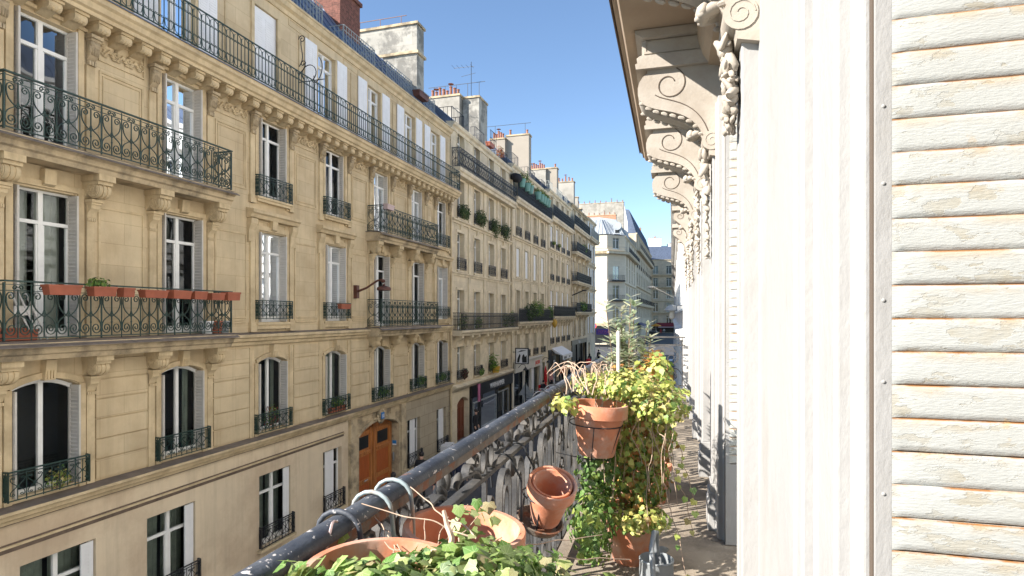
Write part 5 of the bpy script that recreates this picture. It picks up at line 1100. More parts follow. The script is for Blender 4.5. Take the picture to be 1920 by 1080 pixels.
    mb = MB(); mb.ext(hr, 'y', -9, 12.2); part(mb, 'handrail', 'rail_paint', smooth=50, parent=bal)
    mb = MB(); mb.box(-.694, -.662, -9, 12.2, z - .487, z - .4535); part(mb, 'rail_bar', 'rail_rust', parent=bal, bevel=.002)
    mb = MB(); mb.box(-.698, -.662, -9, 12.2, z - .610, z - .592); mb.box(-.695, -.665, -9, 12.2, z - 1.42, z - 1.40); part(mb, 'middle_rail', 'cast_grey', parent=bal, bevel=.002)
    U = .76; n0 = -12; ly = [2.1 + U * k for k in range(n0 - 1, 15)]
    mb = MB()
    for y in ly:
        if -9 < y < 12.2: mb.box(-.689, -.671, y - .008, y + .008, z - 1.40, z - .478)
    part(mb, 'baluster', 'cast_grey', parent=bal)
    um = MB()
    for s_ in (-1, 1):
        um.strap([(s_ * (.33 + .032 * math.cos(t)), -.535 + .045 * math.sin(t)) for t in [k * PI / 8 for k in range(16)]], .007, -.011, .011, closed=True)
        um.strap([(s_ * a, b) for a, b in bez([(.30, -.59), (.22, -.50), (.16, -.60), (.10, -.50), (.05, -.56)], 9)], .009, -.018, .018)
        um.strap([(s_ * a, b) for a, b in spiral((.25, -.52), .03, .008, PI, -PI * 1.3, 9)], .007, -.016, .016)
        for a, b, l, an, dx in ((.12, -.555, .045, 1.15, -.02), (.065, -.535, .05, .75, .01), (.02, -.525, .052, .22, -.01)): um.blob((dx, s_ * a, b), (.016, .011, l * .62), n=6, mx=Matrix.Rotation(-s_ * an, 4, 'X'), jit=.3)
        um.strap([(s_ * a, b) for a, b in spiral((.185, -.545), .036, .008, -.6, PI * 1.9, 12)], .007, -.014, .014)
        # tall loops of the lower panel
        arch = [(s_ * .04, -1.40), (s_ * .045, -.80)] + [(s_ * (.115 + .07 * math.cos(PI - t)), -.74 + .095 * math.sin(t)) for t in [k * PI / 8 for k in range(9)]] + [(s_ * .19, -.95), (s_ * .165, -1.12)] + [(s_ * a, b) for a, b in spiral((.115, -1.14), .05, .015, .2, -PI * 1.7, 9)]
        um.strap(arch, .009, -.014, .014)
        um.strap([(s_ * (.115 + .034 * math.cos(t)), -.80 + .085 * math.sin(t)) for t in [k * PI / 8 for k in range(16)]], .008, -.012, .012, closed=True)
        um.strap([(s_ * .22, -1.40)] + [(s_ * a, b) for a, b in bez([(.22, -1.40), (.20, -1.0), (.25, -.68), (.33, -.64), (.36, -.74)], 10)] + [(s_ * a, b) for a, b in spiral((.315, -.76), .045, .012, 0, -PI * 1.6, 9)], .009, -.014, .014)
        um.strap([(s_ * a, b) for a, b in bez([(.36, -1.40), (.36, -1.1), (.24, -1.1), (.245, -.92), (.33, -.9)], 10)] + [(s_ * a, b) for a, b in spiral((.31, -.97), .06, .012, PI / 2, -PI * 1.3, 10)], .009, -.014, .014)
        um.strap([(s_ * (.30 + .05 * math.cos(t)), -1.27 + .075 * math.sin(t)) for t in [k * PI / 8 for k in range(16)]], .008, -.012, .012, closed=True)
        um.strap([(s_ * (.12 + .05 * math.cos(t)), -1.30 + .065 * math.sin(t)) for t in [k * PI / 8 for k in range(16)]], .008, -.012, .012, closed=True)
    um.blob((0, 0, -.66), (.025, .035, .05), n=6); um.blob((0, 0, -1.0), (.02, .025, .06), n=5)
    me = um.mesh('railing_panel', 'cast_grey', smooth=40)
    for y in ly:
        if -9 < y + U / 2 < 11.9: link('railing_panel', me, bal, (-.68, y + U / 2, z))
    # end rail across the balcony
    mb = MB(); mb.box(-.70, .26, 12.185, 12.215, z - .455, z - .425); mb.box(-.69, .26, 12.19, 12.21, z - .61, z - .585); mb.box(-.69, .26, 12.19, 12.21, z - 1.42, z - 1.40)
    e = MB()
    for s_ in (-1, 1):
        e.strap([(-.2 + s_ * a, b) for a, b in bez([(.0, -.62), (.18, -.62), (.34, -.68), (.36, -.9), (.2, -1.0)], 12)], .014, -.01, .01)
        e.strap([(-.2 + s_ * a, b) for a, b in spiral((.2, -.86), .15, .03, PI * .6, -PI * 2.2, 22)], .014, -.01, .01); e.strap([(-.2 + s_ * a, b) for a, b in spiral((.22, -1.2), .16, .04, 0, PI * 2.6, 22)], .014, -.01, .01)
        e.strap([(-.2 + s_ * .40, -1.4), (-.2 + s_ * .40, -.44)], .016, -.01, .01); e.strap([(-.2 + s_ * a, b) for a, b in spiral((.38, -.535), .045, .015, 0, 7, 10)], .01, -.008, .008)
    for k in range(6): t = k * PI / 6; e.strap([(-.2 + .085 * math.cos(t), -.72 + .085 * math.sin(t)), (-.2 - .085 * math.cos(t), -.72 - .085 * math.sin(t))], .014, -.008, .008)
    xf(e, lambda x, y, zz: (y, 12.2 + x, zz + z)); part(cat(mb, e), 'end_railing', 'cast_grey', parent=bal)
    # folding metal shutters standing in the reveals
    for i, (a, c) in enumerate(WIN):
        if i not in (2, 3, 4): continue
        ns = 40; zb_ = -.95; X0, X1 = .3355, .800; yj = c - .045
        mb = MB(); mb.box(X0, X1, yj + .012, yj + .016, ZF + .006, ZC + 1.36, 0); mb.box(X0 - .004, X0 + .020, yj - .010, yj + .012, ZF + .006, ZC + 1.36, 1); mb.box(X0 + .02, X1, yj - .006, yj + .011, ZF + .006, ZC + zb_ - .004, 1); mb.box(X0 + .02, X1, yj - .010, yj + .011, ZC + zb_ + ns * PITCH + .004, ZC + 1.36, 1)  # first box: backing sheet coloured dark as the shade between the slats
        for k in range(14): mb.blob((X0 + .008, yj - .010, ZC - .95 + k * .165 + .02 * math.sin(k * 3)), (.0034, .0025, .0034), 1, n=5)
        mb.box(.3285, X0 - .0045, yj - .002, yj + .012, ZF + .006, ZC + 1.36, 2); sh = mb.build('shutter', ['interior', 'own_paint', 'shade_line'], root)  # dark strip painted in as the shade of the gap beside the casing
        mb = MB(); sec = [(.007, -.003), (-.003, -.001), (-.0078, .002), (-.0092, .012), (-.0107, .032), (-.0116, .046), (-.0117, .0510), (-.0106, .0540), (-.0080, .0552), (-.004, .0535)]; fl = [0, .0008, .002, .012, .032, .046, .050, .053, .0548, .0556]
        xs = [X0 + .0195, X0 + .024, X0 + .029, X0 + .035, X0 + .042, X0 + .051, X0 + .10, X0 + .18, X0 + .28, X0 + .36, X1 - .005]
        rr = random.Random(5 + i)
        for k in range(ns):
            o = len(mb.v); dz = rr.uniform(-.0007, .0007); tl = rr.uniform(-.0012, .0012)
            for x in xs:
                t = min(1, (x - X0 - .0195) / .031); e_ = t * t * (3 - 2 * t); w_ = .0006 * math.sin(x * 31 + k * 2.1)
                for (p, q), q0 in zip(sec, fl): mb.v.append((x, -.0098 + (p + .0098 + tl + w_) * e_, k * PITCH + q0 + (q - q0) * e_ + dz * e_))
            ns_ = len(sec)
            for ii in range(len(xs) - 1):
                for jj in range(ns_ - 1): mb.f.append((o + ii * ns_ + jj, o + (ii + 1) * ns_ + jj, o + (ii + 1) * ns_ + jj + 1, o + ii * ns_ + jj + 1)); mb.m.append(0)
        me = mb.mesh('louvre_slats', 'slat', smooth=75); link('louvre_slats', me, sh, (0, yj, ZC + zb_))
    return root
OWNB = own_building()
NB = row_house('apartment_building', 'whitewashed neighbouring facade beyond the end railing of our balcony', 0, 17.6, [1.6, 4.6, 7.6, 10.6, 13.6, 16.2], 1.1, [(4.2, 6.3, -1), (7.4, 9.3, -1), (10.4, 12.4, -1), (13.4, 15.2, -1)], 16.5, 'white_clean', 'white_clean', ledges=((9.75, .25), (6.9, .15)), ground_z=3.8, loc=own(.22, 30, -ZC), rot=PI + PHI, pil=False)
NB2 = row_house('apartment_building', 'long pale facade farther along our side of the street', 0, 41.9, [1.6 + 2.9 * i for i in range(14)], 1.1, [(4.4, 6.5, -1), (7.4, 9.5, -1), (10.4, 12.4, -1), (13.4, 15.2, -1)], 16.5, 'white_clean', 'white_clean', ledges=((9.75, .25), (6.9, .2)), ground_z=4.0, loc=own(.25, 72, -ZC), rot=PI + PHI, pil=False)
mb = MB(); s = thing('wall_lamp', 'grey domed lantern on a white pillar just past the end railing', 'lantern', own(.0, 13.6, 0), PHI); mb.lathe([(.0, .24), (.10, .20), (.17, .12), (.17, .10), (.06, .09), (.0, .09)], 14); mb.build('lamp_cap', 'grey_metal', s, smooth=40); mb = MB(); mb.lathe([(.0, .09), (.055, .09), (.06, -.06), (.03, -.09), (0, -.09)], 12); mb.build('lamp_glass', 'sign_cream', s, smooth=40); mb = MB(); mb.tube([(.0, 0, .2), (.25, 0, .22)], .015, 5); mb.build('lamp_arm', 'grey_metal', s)

# ============================================================ plants
IVY = [(0, 0), (.20, -.12), (.42, -.10), (.44, .12), (.58, .36), (.40, .50), (.22, .74), (0, 1.0), (-.22, .74), (-.40, .50), (-.58, .36), (-.44, .12), (-.42, -.10), (-.20, -.12)]
class Leaves:
    def __init__(s, seed=1): s.v = []; s.f = []; s.c = []; s.uv = []; s.r = random.Random(seed)
    def frame(s, nrm, tip):
        n = Vector(nrm).normalized(); t = Vector(tip); t = t - n * t.dot(n)
        if t.length < 1e-4: t = n.orthogonal()
        t.normalize(); return t.cross(n), t, n
    def ivy(s, p, nrm, tip, size, col):
        x, t, n = s.frame(nrm, tip); o = len(s.v); p = Vector(p); cup = s.r.uniform(-.10, .30); dr = s.r.uniform(.05, .35); asp = s.r.uniform(.8, 1.1)
        def P(a, b): return p + (x * a * asp + t * b + n * (-abs(a) * cup - dr * b * b * .6 + .0)) * size
        s.v.append(tuple(P(0, .32))); s.uv.append((0, .32)); k = len(IVY)
        for a, b in IVY: s.v.append(tuple(P(a, b))); s.uv.append((a, b))
        for i in range(k): s.f.append((o, o + 1 + i, o + 1 + (i + 1) % k))
        s.c += [col] * (k + 1)
    def lance(s, p, nrm, tip, size, col, w=.13):
        x, t, n = s.frame(nrm, tip); o = len(s.v); p = Vector(p); dr = s.r.uniform(0, .25)
        for b, a in ((0, 0), (.25, .75), (.55, 1.0), (.8, .6), (1, 0)):
            q = p + (t * b - n * dr * b * b) * size
            if a: s.v += [tuple(q - x * w * a * size), tuple(q - n * .02 * size), tuple(q + x * w * a * size)]; s.uv += [(0, 0)] * 3; s.c += [col] * 3
            else: s.v.append(tuple(q)); s.uv.append((0, 0)); s.c.append(col)
        a = o + 1
        s.f += [(o, a, a + 1), (o, a + 1, a + 2)]
        for k in range(2): q = a + 3 * k; s.f += [(q, q + 3, q + 4, q + 1), (q + 1, q + 4, q + 5, q + 2)]
        q = a + 6; s.f += [(q, q + 3, q + 1), (q + 1, q + 3, q + 2)]
    def build(s, name, m, parent):
        me = bpy.data.meshes.new(name); me.from_pydata(s.v, [], s.f); me.materials.append(M[m]); me.polygons.foreach_set('use_smooth', [True] * len(me.polygons))
        at = me.color_attributes.new('Col', 'FLOAT_COLOR', 'POINT'); at.data.foreach_set('color', [c for q in s.c for c in (*q, 1.0)])
        uv = me.uv_layers.new(name='UVMap'); uv.data.foreach_set('uv', [c for l in me.loops for c in s.uv[l.vertex_index]])
        return link(name, me, parent)
def pick(r, pal):
    t = r.random() * sum(w for w, c in pal)
    for w, c in pal:
        t -= w
        if t <= 0: break
    k = r.uniform(.75, 1.25); return tuple(max(0, min(1, x * k * r.uniform(.93, 1.07))) for x in c)
YEL = [(4, (.46, .50, .11)), (3, (.30, .41, .09)), (4, (.60, .57, .17)), (2, (.60, .47, .20)), (2, (.15, .27, .06))]
GRN = [(4, (.10, .20, .04)), (3, (.17, .28, .055)), (2, (.26, .34, .06)), (1, (.06, .13, .03))]
AUT = [(4, (.46, .20, .06)), (3, (.20, .28, .07)), (2, (.55, .32, .08)), (1, (.30, .13, .05)), (3, (.40, .43, .09))]
FRT = [(4, (.24, .36, .10)), (3, (.32, .43, .14)), (3, (.13, .24, .055)), (2, (.40, .45, .18)), (1, (.07, .15, .035)), (1, (.45, .40, .20))]
def clump(lv, c, r3, n, size, pal, kind='ivy', out=1.0, up=.35, down=.6, w=.13, shell=.35, base=None):
    R_ = lv.r
    for i in range(n):
        while True:
            d = Vector((R_.uniform(-1, 1), R_.uniform(-1, 1), R_.uniform(-1, 1)))
            if shell < d.length < 1: break
        lump = 1 + .28 * noise.noise(d * 2.3 + Vector(c) * 3)
        p = Vector((c[0] + d.x * r3[0] * lump, c[1] + d.y * r3[1] * lump, c[2] + d.z * r3[2] * lump))
        nr = d.normalized() * out + Vector((R_.uniform(-.9, .9), R_.uniform(-.9, .9), up + R_.uniform(-.5, .6))); tp = Vector((R_.uniform(-.8, .8), R_.uniform(-.8, .8), -down + R_.uniform(-.5, .5)))
        getattr(lv, kind)(p, nr, tp, size * R_.uniform(.55, 1.3), pick(R_, pal), *([] if kind == 'ivy' else [w]))
def stems(paths, r, m, parent, name='stem', n=5):
    mb = MB()
    for p in paths:
        for _ in range(2):
            q = [p[0]]
            for a, b in zip(p, p[1:]): a, b = Vector(a), Vector(b); q += [tuple(a.lerp(b, .25)), tuple(a.lerp(b, .75))]
            p = q + [p[-1]]
        mb.tube(p, r, n, r1=r * .55)
    return mb.build(name, m, parent, smooth=50)
def wander(r_, a, b, k=7, amp=.04, sag=0.0):
    a, b = Vector(a), Vector(b); out = []
    for i in range(k + 1):
        t = i / k; p = a.lerp(b, t) + Vector((r_.uniform(-1, 1), r_.uniform(-1, 1), r_.uniform(-1, 1))) * amp * math.sin(PI * min(1, t * 1.2)); p.z -= sag * math.sin(PI * t); out.append(tuple(p))
    return out
def pot(name, label, x, y, ztop, r, h, tilt=(0, 0), soil=.86, group=None, rotz=0.0):
    """terracotta flower pot; (x,y,ztop) is the rim's middle in our own frame"""
    t = thing(name, label, 'flower pot', own(x, y, ztop - h), PHI + rotz, group); t.rotation_euler = (tilt[0], tilt[1], PHI + rotz)
    mb = MB(); mb.lathe([(0, 0), (r * .60, 0), (r * .62, .004), (r * .86, h * .72), (r * .865, h * .735), (r * .965, h * .74), (r, h * .755), (r * 1.0, h * .985), (r * .985, h), (r * .90, h), (r * .885, h * .985), (r * .83, h * .70), (r * .56, .02), (0, .02)], 40)
    mb.build('pot_body', 'terracotta', t, smooth=32)
    if soil: mb = MB(); mb.lathe([(0, h * soil), (r * .85, h * soil)], 20); mb.build('soil', 'soil', t)
    return t
pot('flower_pot', 'large terracotta pot under the rail nearest the camera, half hidden by ivy', -.505, .945, -.452, .150, .26, (0, .06), .8)
pot('flower_pot', 'terracotta pot behind the nearest ivy with the sun across its far inner wall', -.515, 1.37, -.522, .152, .26, (0, .08), .62)
empty_pot = pot('flower_pot', 'empty tilted terracotta pot with its inside showing, in a wire ring over a saucer', -.525, 2.46, -.668, .103, .20, (.40, .28), 0)
pot('flower_pot', 'big terracotta pot full of yellow ivy hooked on the rail beside the oleander', -.405, 3.27, -.488, .158, .285, (0, .06), .8)
pot('flower_pot', 'wide terracotta pot standing on the balcony floor behind the watering can', -.235, 3.62, -1.17, .185, .31, (0, 0), .85)
pot('flower_pot', 'terracotta pot on the floor carrying the tall oleander', -.36, 4.95, -1.15, .17, .33, (0, 0), .9)
inner = pot('flower_pot', 'smaller terracotta pot nested inside the tilted empty one', -.520, 2.455, -.676, .0845, .165, (.40, .28), 0)
# saucer and wire holders
s = own_thing('saucer', 'rusty terracotta saucer hanging below the empty tilted pot', 'saucer', -.555, 2.46, -.905); s.rotation_euler = (.16, .30, PHI); mb = MB(); mb.lathe([(0, 0), (.085, 0), (.105, .035), (.098, .037), (.08, .01), (0, .01)], 28); mb.build('saucer_dish', 'rail_rust', s, smooth=40)
def hook(xin, z0, y, low): return [(-.725, y, z0 - .10), (-.732, y, z0 - .03)] + [(-.682 + .050 * math.cos(t) , y, z0 + .042 * math.sin(t)) for t in [PI - k * PI / 8 for k in range(9)]] + [(xin, y + .004, z0 - .06), (xin, y + .008, low)]
def holder(label, y0, y1, z0, xin, low, ring=None, r=.005, m='grey_metal', legs=None):
    s = own_thing('pot_hanger', label, 'pot hanger', 0, 0, 0, 'wire hangers holding the balcony pots'); mb = MB()
    for y in sorted({y0, y1}): q = MB(); q.tube(hook(xin, z0, y, low), r, 8); q.build('hook', m, s, smooth=60)
    if ring: c, rr, tl = ring; mb.tube([(c[0] + rr * math.cos(a) * math.cos(tl), c[1] + rr * math.sin(a), c[2] - rr * math.cos(a) * math.sin(tl)) for a in [k * PI / 14 for k in range(28)]], r * .8, 6, closed=True)
    for p in legs or []: mb.tube(p, r * .7, 6)
    if mb.v: mb.build('wire_cradle', m, s, smooth=60)
    return s
holder('thick grey hanger tube arching over the rail nearest the camera', 1.105, 1.105, -.458, -.630, -.62, None, .006, 'rail_paint')
holder('pair of pale blue hanger tubes arching over the rail by the second pot', 1.247, 1.355, -.458, -.628, -.64, None, .0052, 'hook_paint')
holder('black wire hanger over the middle rail carrying the tilted empty pot', 2.34, 2.56, -.618, -.60, -.85, ((-.522, 2.44, -.775), .098, .28), .0045, 'iron_black',
       [[(-.60, 2.40, -.75), (-.62, 2.42, -.90), (-.55, 2.46, -.93), (-.48, 2.48, -.915), (-.43, 2.47, -.80)], [(-.52, 2.345, -.775), (-.55, 2.40, -.92), (-.56, 2.53, -.915), (-.53, 2.54, -.775)]])
holder('black wire hanger hooked on the rail under the big ivy pot', 3.12, 3.42, -.455, -.62, -.80, ((-.41, 3.27, -.60), .148, .06), .004, 'iron_black',
       [[(-.27, 3.22, -.61), (-.33, 3.22, -.79), (-.45, 3.25, -.80), (-.62, 3.2, -.76)], [(-.40, 3.125, -.60), (-.42, 3.16, -.79), (-.45, 3.36, -.79), (-.40, 3.41, -.60)]])

def plant_root(name, label, x, y, z, cat_='plant', group=None): return own_thing(name, label, cat_, x, y, z, group)
# nearest ivy
t = plant_root('ivy_plant', 'bright green ivy sprawling over the two nearest pots, with bare dry twigs', 0, 0, 0); lv = Leaves(3)
clump(lv, (-.40, .90, -.485), (.19, .17, .065), 900, .0265, FRT, up=.5, down=.2, shell=.1)
clump(lv, (-.35, 1.18, -.565), (.15, .17, .065), 560, .0255, FRT, up=.5, down=.25, shell=.1)
clump(lv, (-.27, 1.02, -.53), (.12, .2, .09), 460, .0255, FRT, up=.5, down=.5, shell=.1)
clump(lv, (-.43, 1.24, -.46), (.05, .06, .04), 22, .022, FRT, up=.5, down=.3, shell=.1)
clump(lv, (-.62, .92, -.47), (.05, .09, .03), 40, .026, FRT, up=.7, down=.5)
clump(lv, (-.50, .86, -.46), (.16, .08, .04), 190, .027, FRT, up=.6, down=.2)
for p, sz in (((-.668, 1.08, -.445), .042), ((-.645, .90, -.44), .036), ((-.47, 1.26, -.435), .032), ((-.44, 1.30, -.43), .028), ((-.42, 1.33, -.445), .03), ((-.655, .96, -.47), .036), ((-.36, .95, -.43), .05), ((-.29, 1.0, -.46), .048), ((-.31, .9, -.45), .045)): lv.ivy(p, (.3, -.8, .7), (.1, -.2, -.9), sz, pick(lv.r, FRT))
clump(lv, (-.47, .84, -.43), (.14, .07, .03), 260, .027, FRT, up=.6, down=.2, shell=.0); clump(lv, (-.34, .98, -.45), (.12, .11, .04), 260, .026, FRT, up=.5, down=.3, shell=.0)
lv.build('foliage', 'ivy', t); r_ = random.Random(4)
pa = [wander(r_, (-.45, 1.0, -.50), (-.45 + r_.uniform(-.25, .22), 1.0 + r_.uniform(-.2, .32), -.47 + r_.uniform(-.06, .03)), 12, .012) for i in range(26)]
pa += [wander(r_, (-.40, 1.15, -.46), (-.66, 1.16, -.415), 9, .012), wander(r_, (-.38, 1.12, -.45), (-.58, 1.24, -.395), 9, .012), wander(r_, (-.38, 1.40, -.575), (-.195, 1.72, -.64), 7, .010), wander(r_, (-.38, 1.36, -.58), (-.11, 1.63, -.667), 7, .008)]
stems(pa, .002, 'twig', t, 'twigs'); stems([wander(r_, (-.50, 1.02, -.47), (-.34, 1.1, -.45), 7, .012), wander(r_, (-.40, 1.05, -.46), (-.45, 1.12, -.40), 6, .01)], .0075, 'twig', t, 'twigs')
stems([[(-.652, 1.02, -.52), (-.66, 1.02, -.46), (-.655, 1.03, -.43), (-.662, 1.05, -.415), (-.668, 1.08, -.43)]], .004, 'planter_pink', t)
# big ivy on the rail and trailing down
t = plant_root('ivy_plant', 'large yellow green ivy spilling from the rail pot down to the balcony floor', 0, 0, 0); lv = Leaves(8)
clump(lv, (-.27, 3.47, -.40), (.29, .28, .085), 1150, .027, YEL, up=.8, down=.3, shell=.2)
clump(lv, (-.10, 3.45, -.50), (.21, .26, .12), 800, .027, YEL, up=.5, down=.5)
clump(lv, (-.17, 3.55, -.70), (.20, .22, .24), 1300, .030, YEL + AUT[:1], up=.2, down=.9)
clump(lv, (-.20, 3.62, -.98), (.19, .2, .24), 1300, .030, AUT + YEL[:2] + GRN[:2], up=.15, down=.9)
clump(lv, (-.40, 3.45, -.88), (.14, .14, .27), 520, .032, GRN, up=.2, down=.9)
clump(lv, (-.44, 3.35, -1.18), (.14, .17, .24), 520, .032, GRN, up=.2, down=.9)
clump(lv, (-.40, 2.95, -1.05), (.08, .14, .24), 160, .036, GRN, up=.2, down=.9)
clump(lv, (-.18, 3.45, -1.17), (.18, .17, .08), 320, .032, YEL, up=.4, down=.5)
clump(lv, (-.56, 3.15, -.47), (.08, .2, .05), 60, .036, YEL, up=.7, down=.5)
clump(lv, (-.34, 2.6, -1.22), (.12, .22, .05), 36, .05, FRT, up=.9, down=.3)
r_ = random.Random(9); pa = []
for i in range(46):
    x, y = r_.uniform(-.42, .0), r_.uniform(3.3, 3.75); pa.append(wander(r_, (x, y, -.45), (x + r_.uniform(-.1, .08), y + r_.uniform(-.1, .1), r_.uniform(-1.25, -.8)), 8, .04))
for a, c in (((-.02, 3.5, -.8), (.12, 3.7, -1.3)), ((-.05, 3.45, -.95), (.07, 3.25, -1.38)), ((-.03, 3.5, -.6), (.16, 4.0, -1.28)), ((-.02, 3.4, -.55), (.10, 3.9, -.48))):
    p = wander(r_, a, c, 9, .03, -.05); pa.append(p)
    for q in p[3:]: 
        if r_.random() < .75: lv.ivy(Vector(q) + Vector((r_.uniform(-.02, .02), 0, 0)), (.2, -.7, .6), (r_.uniform(-.5, .5), -.2, -.7), r_.uniform(.025, .045), pick(r_, YEL))
lv.build('foliage', 'ivy', t); stems(pa, .003, 'twig', t, 'stems')
pa = []
for i in range(26):
    a = (-.50 + r_.uniform(-.08, .2), 3.3 + r_.uniform(-.15, .3), -.43); k = r_.uniform(.1, .25); pa.append([(a[0] + k * (q / 8) * r_.uniform(-1.4, .4), a[1] + .25 * q / 8, a[2] + .22 * math.sin(PI * q / 9) * (.5 + k * 2)) for q in range(9)])
stems([wander(r_, p[0], p[-1], 8, .015, -.10) for p in pa], .0034, 'twig', t, 'stems')
# oleander with reddening creeper under it
t = plant_root('oleander', 'tall grey green oleander with narrow leaves standing up above the rail', 0, 0, 0, 'shrub'); lv = Leaves(12); r_ = random.Random(12); pa = []
OLE = [(4, (.46, .52, .36)), (3, (.58, .62, .46)), (1, (.24, .30, .17)), (2, (.66, .68, .5))]
for i in range(22):
    k = i % 5; tip = Vector(((-.36 + r_.uniform(-.16, .07)), 4.9 + r_.uniform(-.15, .15), r_.uniform(-.42, .13))) if k < 4 else Vector((-.19 + r_.uniform(-.05, .06), 4.9 + r_.uniform(-.12, .12), r_.uniform(-.45, .055)))
    p = wander(r_, (-.36 + r_.uniform(-.03, .03), 4.95, -1.18), tuple(tip), 9, .03); pa.append(p)
    for q in (4, 6, 7, 8, 9):
        for j in range(11):
            a = r_.uniform(0, 2 * PI); o = Vector((math.cos(a), math.sin(a), r_.uniform(.25, 1.5))).normalized(); P_ = Vector(p[q]) + Vector((0, 0, r_.uniform(-.05, .03)))
            if P_.z > -.85: lv.lance(P_, o.cross(Vector((0, 0, 1))).cross(o) + Vector((0, 0, .4)), o, r_.uniform(.065, .115), pick(r_, OLE), .15)
lv.build('foliage', 'leaf', t); stems(pa, .006, 'bark', t, 'branches')
t = plant_root('creeper', 'russet and green creeper hanging at the foot of the oleander', 0, 0, 0); lv = Leaves(15)
clump(lv, (-.15, 4.75, -.56), (.15, .22, .30), 420, .05, AUT + [(2, (.38, .10, .03))], up=.3, down=.8); clump(lv, (-.09, 4.65, -.40), (.10, .16, .10), 90, .05, YEL, up=.5, down=.5); clump(lv, (-.38, 4.75, -.62), (.14, .2, .25), 260, .05, AUT + GRN, up=.3, down=.8)
lv.build('foliage', 'ivy', t); r_ = random.Random(2); stems([wander(r_, (-.3, 4.9, -1.1), (-.15 + r_.uniform(-.2, .12), 4.75 + r_.uniform(-.2, .2), r_.uniform(-.8, -.3)), 8, .05) for i in range(16)], .004, 'bark', t, 'stems')
t = own_thing('plant_stake', 'white weathered stake standing upright in front of the oleander', 'stake', -.315, 3.62, -.62); mb = MB(); mb.lathe([(0, 0), (.011, 0), (.0105, .52), (.008, .525), (0, .525)], 10); mb.build('stake_rod', 'stake', t, smooth=40)
t = own_thing('plant_pot', 'terracotta pot on the floor under the russet creeper', 'flower pot', -.15, 4.8, -1.48); mb = MB(); mb.lathe([(0, 0), (.1, 0), (.14, .26), (.15, .26), (.15, .3), (.13, .3), (.12, .27), (0, .27)], 24); mb.build('pot_body', 'terracotta', t, smooth=32)
# watering can
t = own_thing('watering_can', 'grey metal watering can with a tall handle on the balcony floor', 'watering can', -.075, 3.0, -1.48); mb = MB(); mb.lathe([(0, 0), (.088, 0), (.09, .01), (.082, .26), (.086, .27), (.08, .275), (.076, .25), (.08, .02), (0, .02)], 28); mb.build('can_body', 'grey_metal', t, smooth=40)
mb = MB(); mb.tube([(.0, -.095, .10), (-.01, -.135, .22), (-.02, -.10, .36), (-.01, -.03, .41), (.0, .06, .38), (0, .082, .26)], .013, 8); mb.build('handle', 'grey_metal', t, smooth=60)
mb = MB(); mb.tube([(.0, .08, .06), (.01, .16, .12), (.02, .24, .19)], .02, 8, r1=.012); mb.lathe([(.012, 0), (.04, .04), (0, .045)], 12, (.02, .24, .19), mx=Matrix.Rotation(-.7, 4, 'X')); mb.build('spout', 'grey_metal', t, smooth=50)

# ============================================================ plants and planters on the houses opposite
def bush(name, label, x, y, z, r3, n, size, pal, cat_='plant', group=None, kind='ivy', seed=1, flowers=None):
    t = thing(name, label, cat_, (x, y, z), 0, group); lv = Leaves(seed)
    if kind == 'ivy': size *= .62; n = int(n * 2.0)
    else: size *= .7; n = int(n * 1.5)
    clump(lv, (0, 0, r3[2] * .9), r3, n, size, pal, kind=kind, up=.4, down=.4, shell=.15, **({'w': .075} if kind == 'lance' else {}))
    if flowers: clump(lv, (0, 0, r3[2] * .9), r3, n // 6, size * .6, [(1, flowers)], kind='ivy', shell=.7)
    lv.build('foliage', 'leaf', t); stems([wander(lv.r, (lv.r.uniform(-.1, .1) * r3[0], lv.r.uniform(-.6, .6) * r3[1], 0), (lv.r.uniform(-.6, .6) * r3[0], lv.r.uniform(-.7, .7) * r3[1], r3[2] * 1.5), 4, .03) for i in range(6)], .008, 'bark', t, 'stems'); return t
def trough_mesh(w, h=.2, d=.2):
    mb = MB(); k = .86; mb.add([(-d / 2 * k, -w / 2 * k - .02, 0), (d / 2 * k, -w / 2 * k - .02, 0), (d / 2 * k, w / 2 * k + .02, 0), (-d / 2 * k, w / 2 * k + .02, 0), (-d / 2, -w / 2, h * .8), (d / 2, -w / 2, h * .8), (d / 2, w / 2, h * .8), (-d / 2, w / 2, h * .8)], [(0, 3, 2, 1), (0, 1, 5, 4), (1, 2, 6, 5), (2, 3, 7, 6), (3, 0, 4, 7)])
    t = .012
    mb.box(-d / 2 - t, d / 2 + t, -w / 2 - t, -w / 2 + t, h * .78, h); mb.box(-d / 2 - t, d / 2 + t, w / 2 - t, w / 2 + t, h * .78, h); mb.box(-d / 2 - t, -d / 2 + t, -w / 2 + t, w / 2 - t, h * .781, h - .001); mb.box(d / 2 - t, d / 2 + t, -w / 2 + t, w / 2 - t, h * .781, h - .001); return mb
BOX = [(7.69, 8.37, 'longest red planter at the near end of the rail row'), (8.52, 9.08, 'red planter holding the leafy parsley green plant'), (9.17, 9.46, 'small square red pot next to the planted red box'), (9.63, 10.31, 'long red planter right of the small square pot'),
       (10.36, 10.94, 'fifth red planter along the balcony rail, tight against a long one'), (10.97, 11.40, 'short dull red planter, third from the far rail corner'), (11.47, 11.96, 'red planter, second from the far rail corner'), (11.98, 12.49, 'red planter hanging at the far corner of the rail')]
for a, c, lab in BOX:
    t = thing('planter_box', lab, 'planter', (XF + .74, (a + c) / 2, 7.575), 0, 'red planters along the balcony rail opposite'); trough_mesh((c - a) * .88 - .01, .17 + .02 * ((int(a * 10)) % 3)).build('trough', 'planter_red', t); t.rotation_euler = (0.02 * ((int(a * 7)) % 3 - 1), 0, 0.03 * ((int(a * 13)) % 3 - 1))
    mb = MB(); mb.box(-.09, .09, -(c - a) * .42 + .04, (c - a) * .42 - .04, .13, .155); mb.build('soil', 'soil', t)
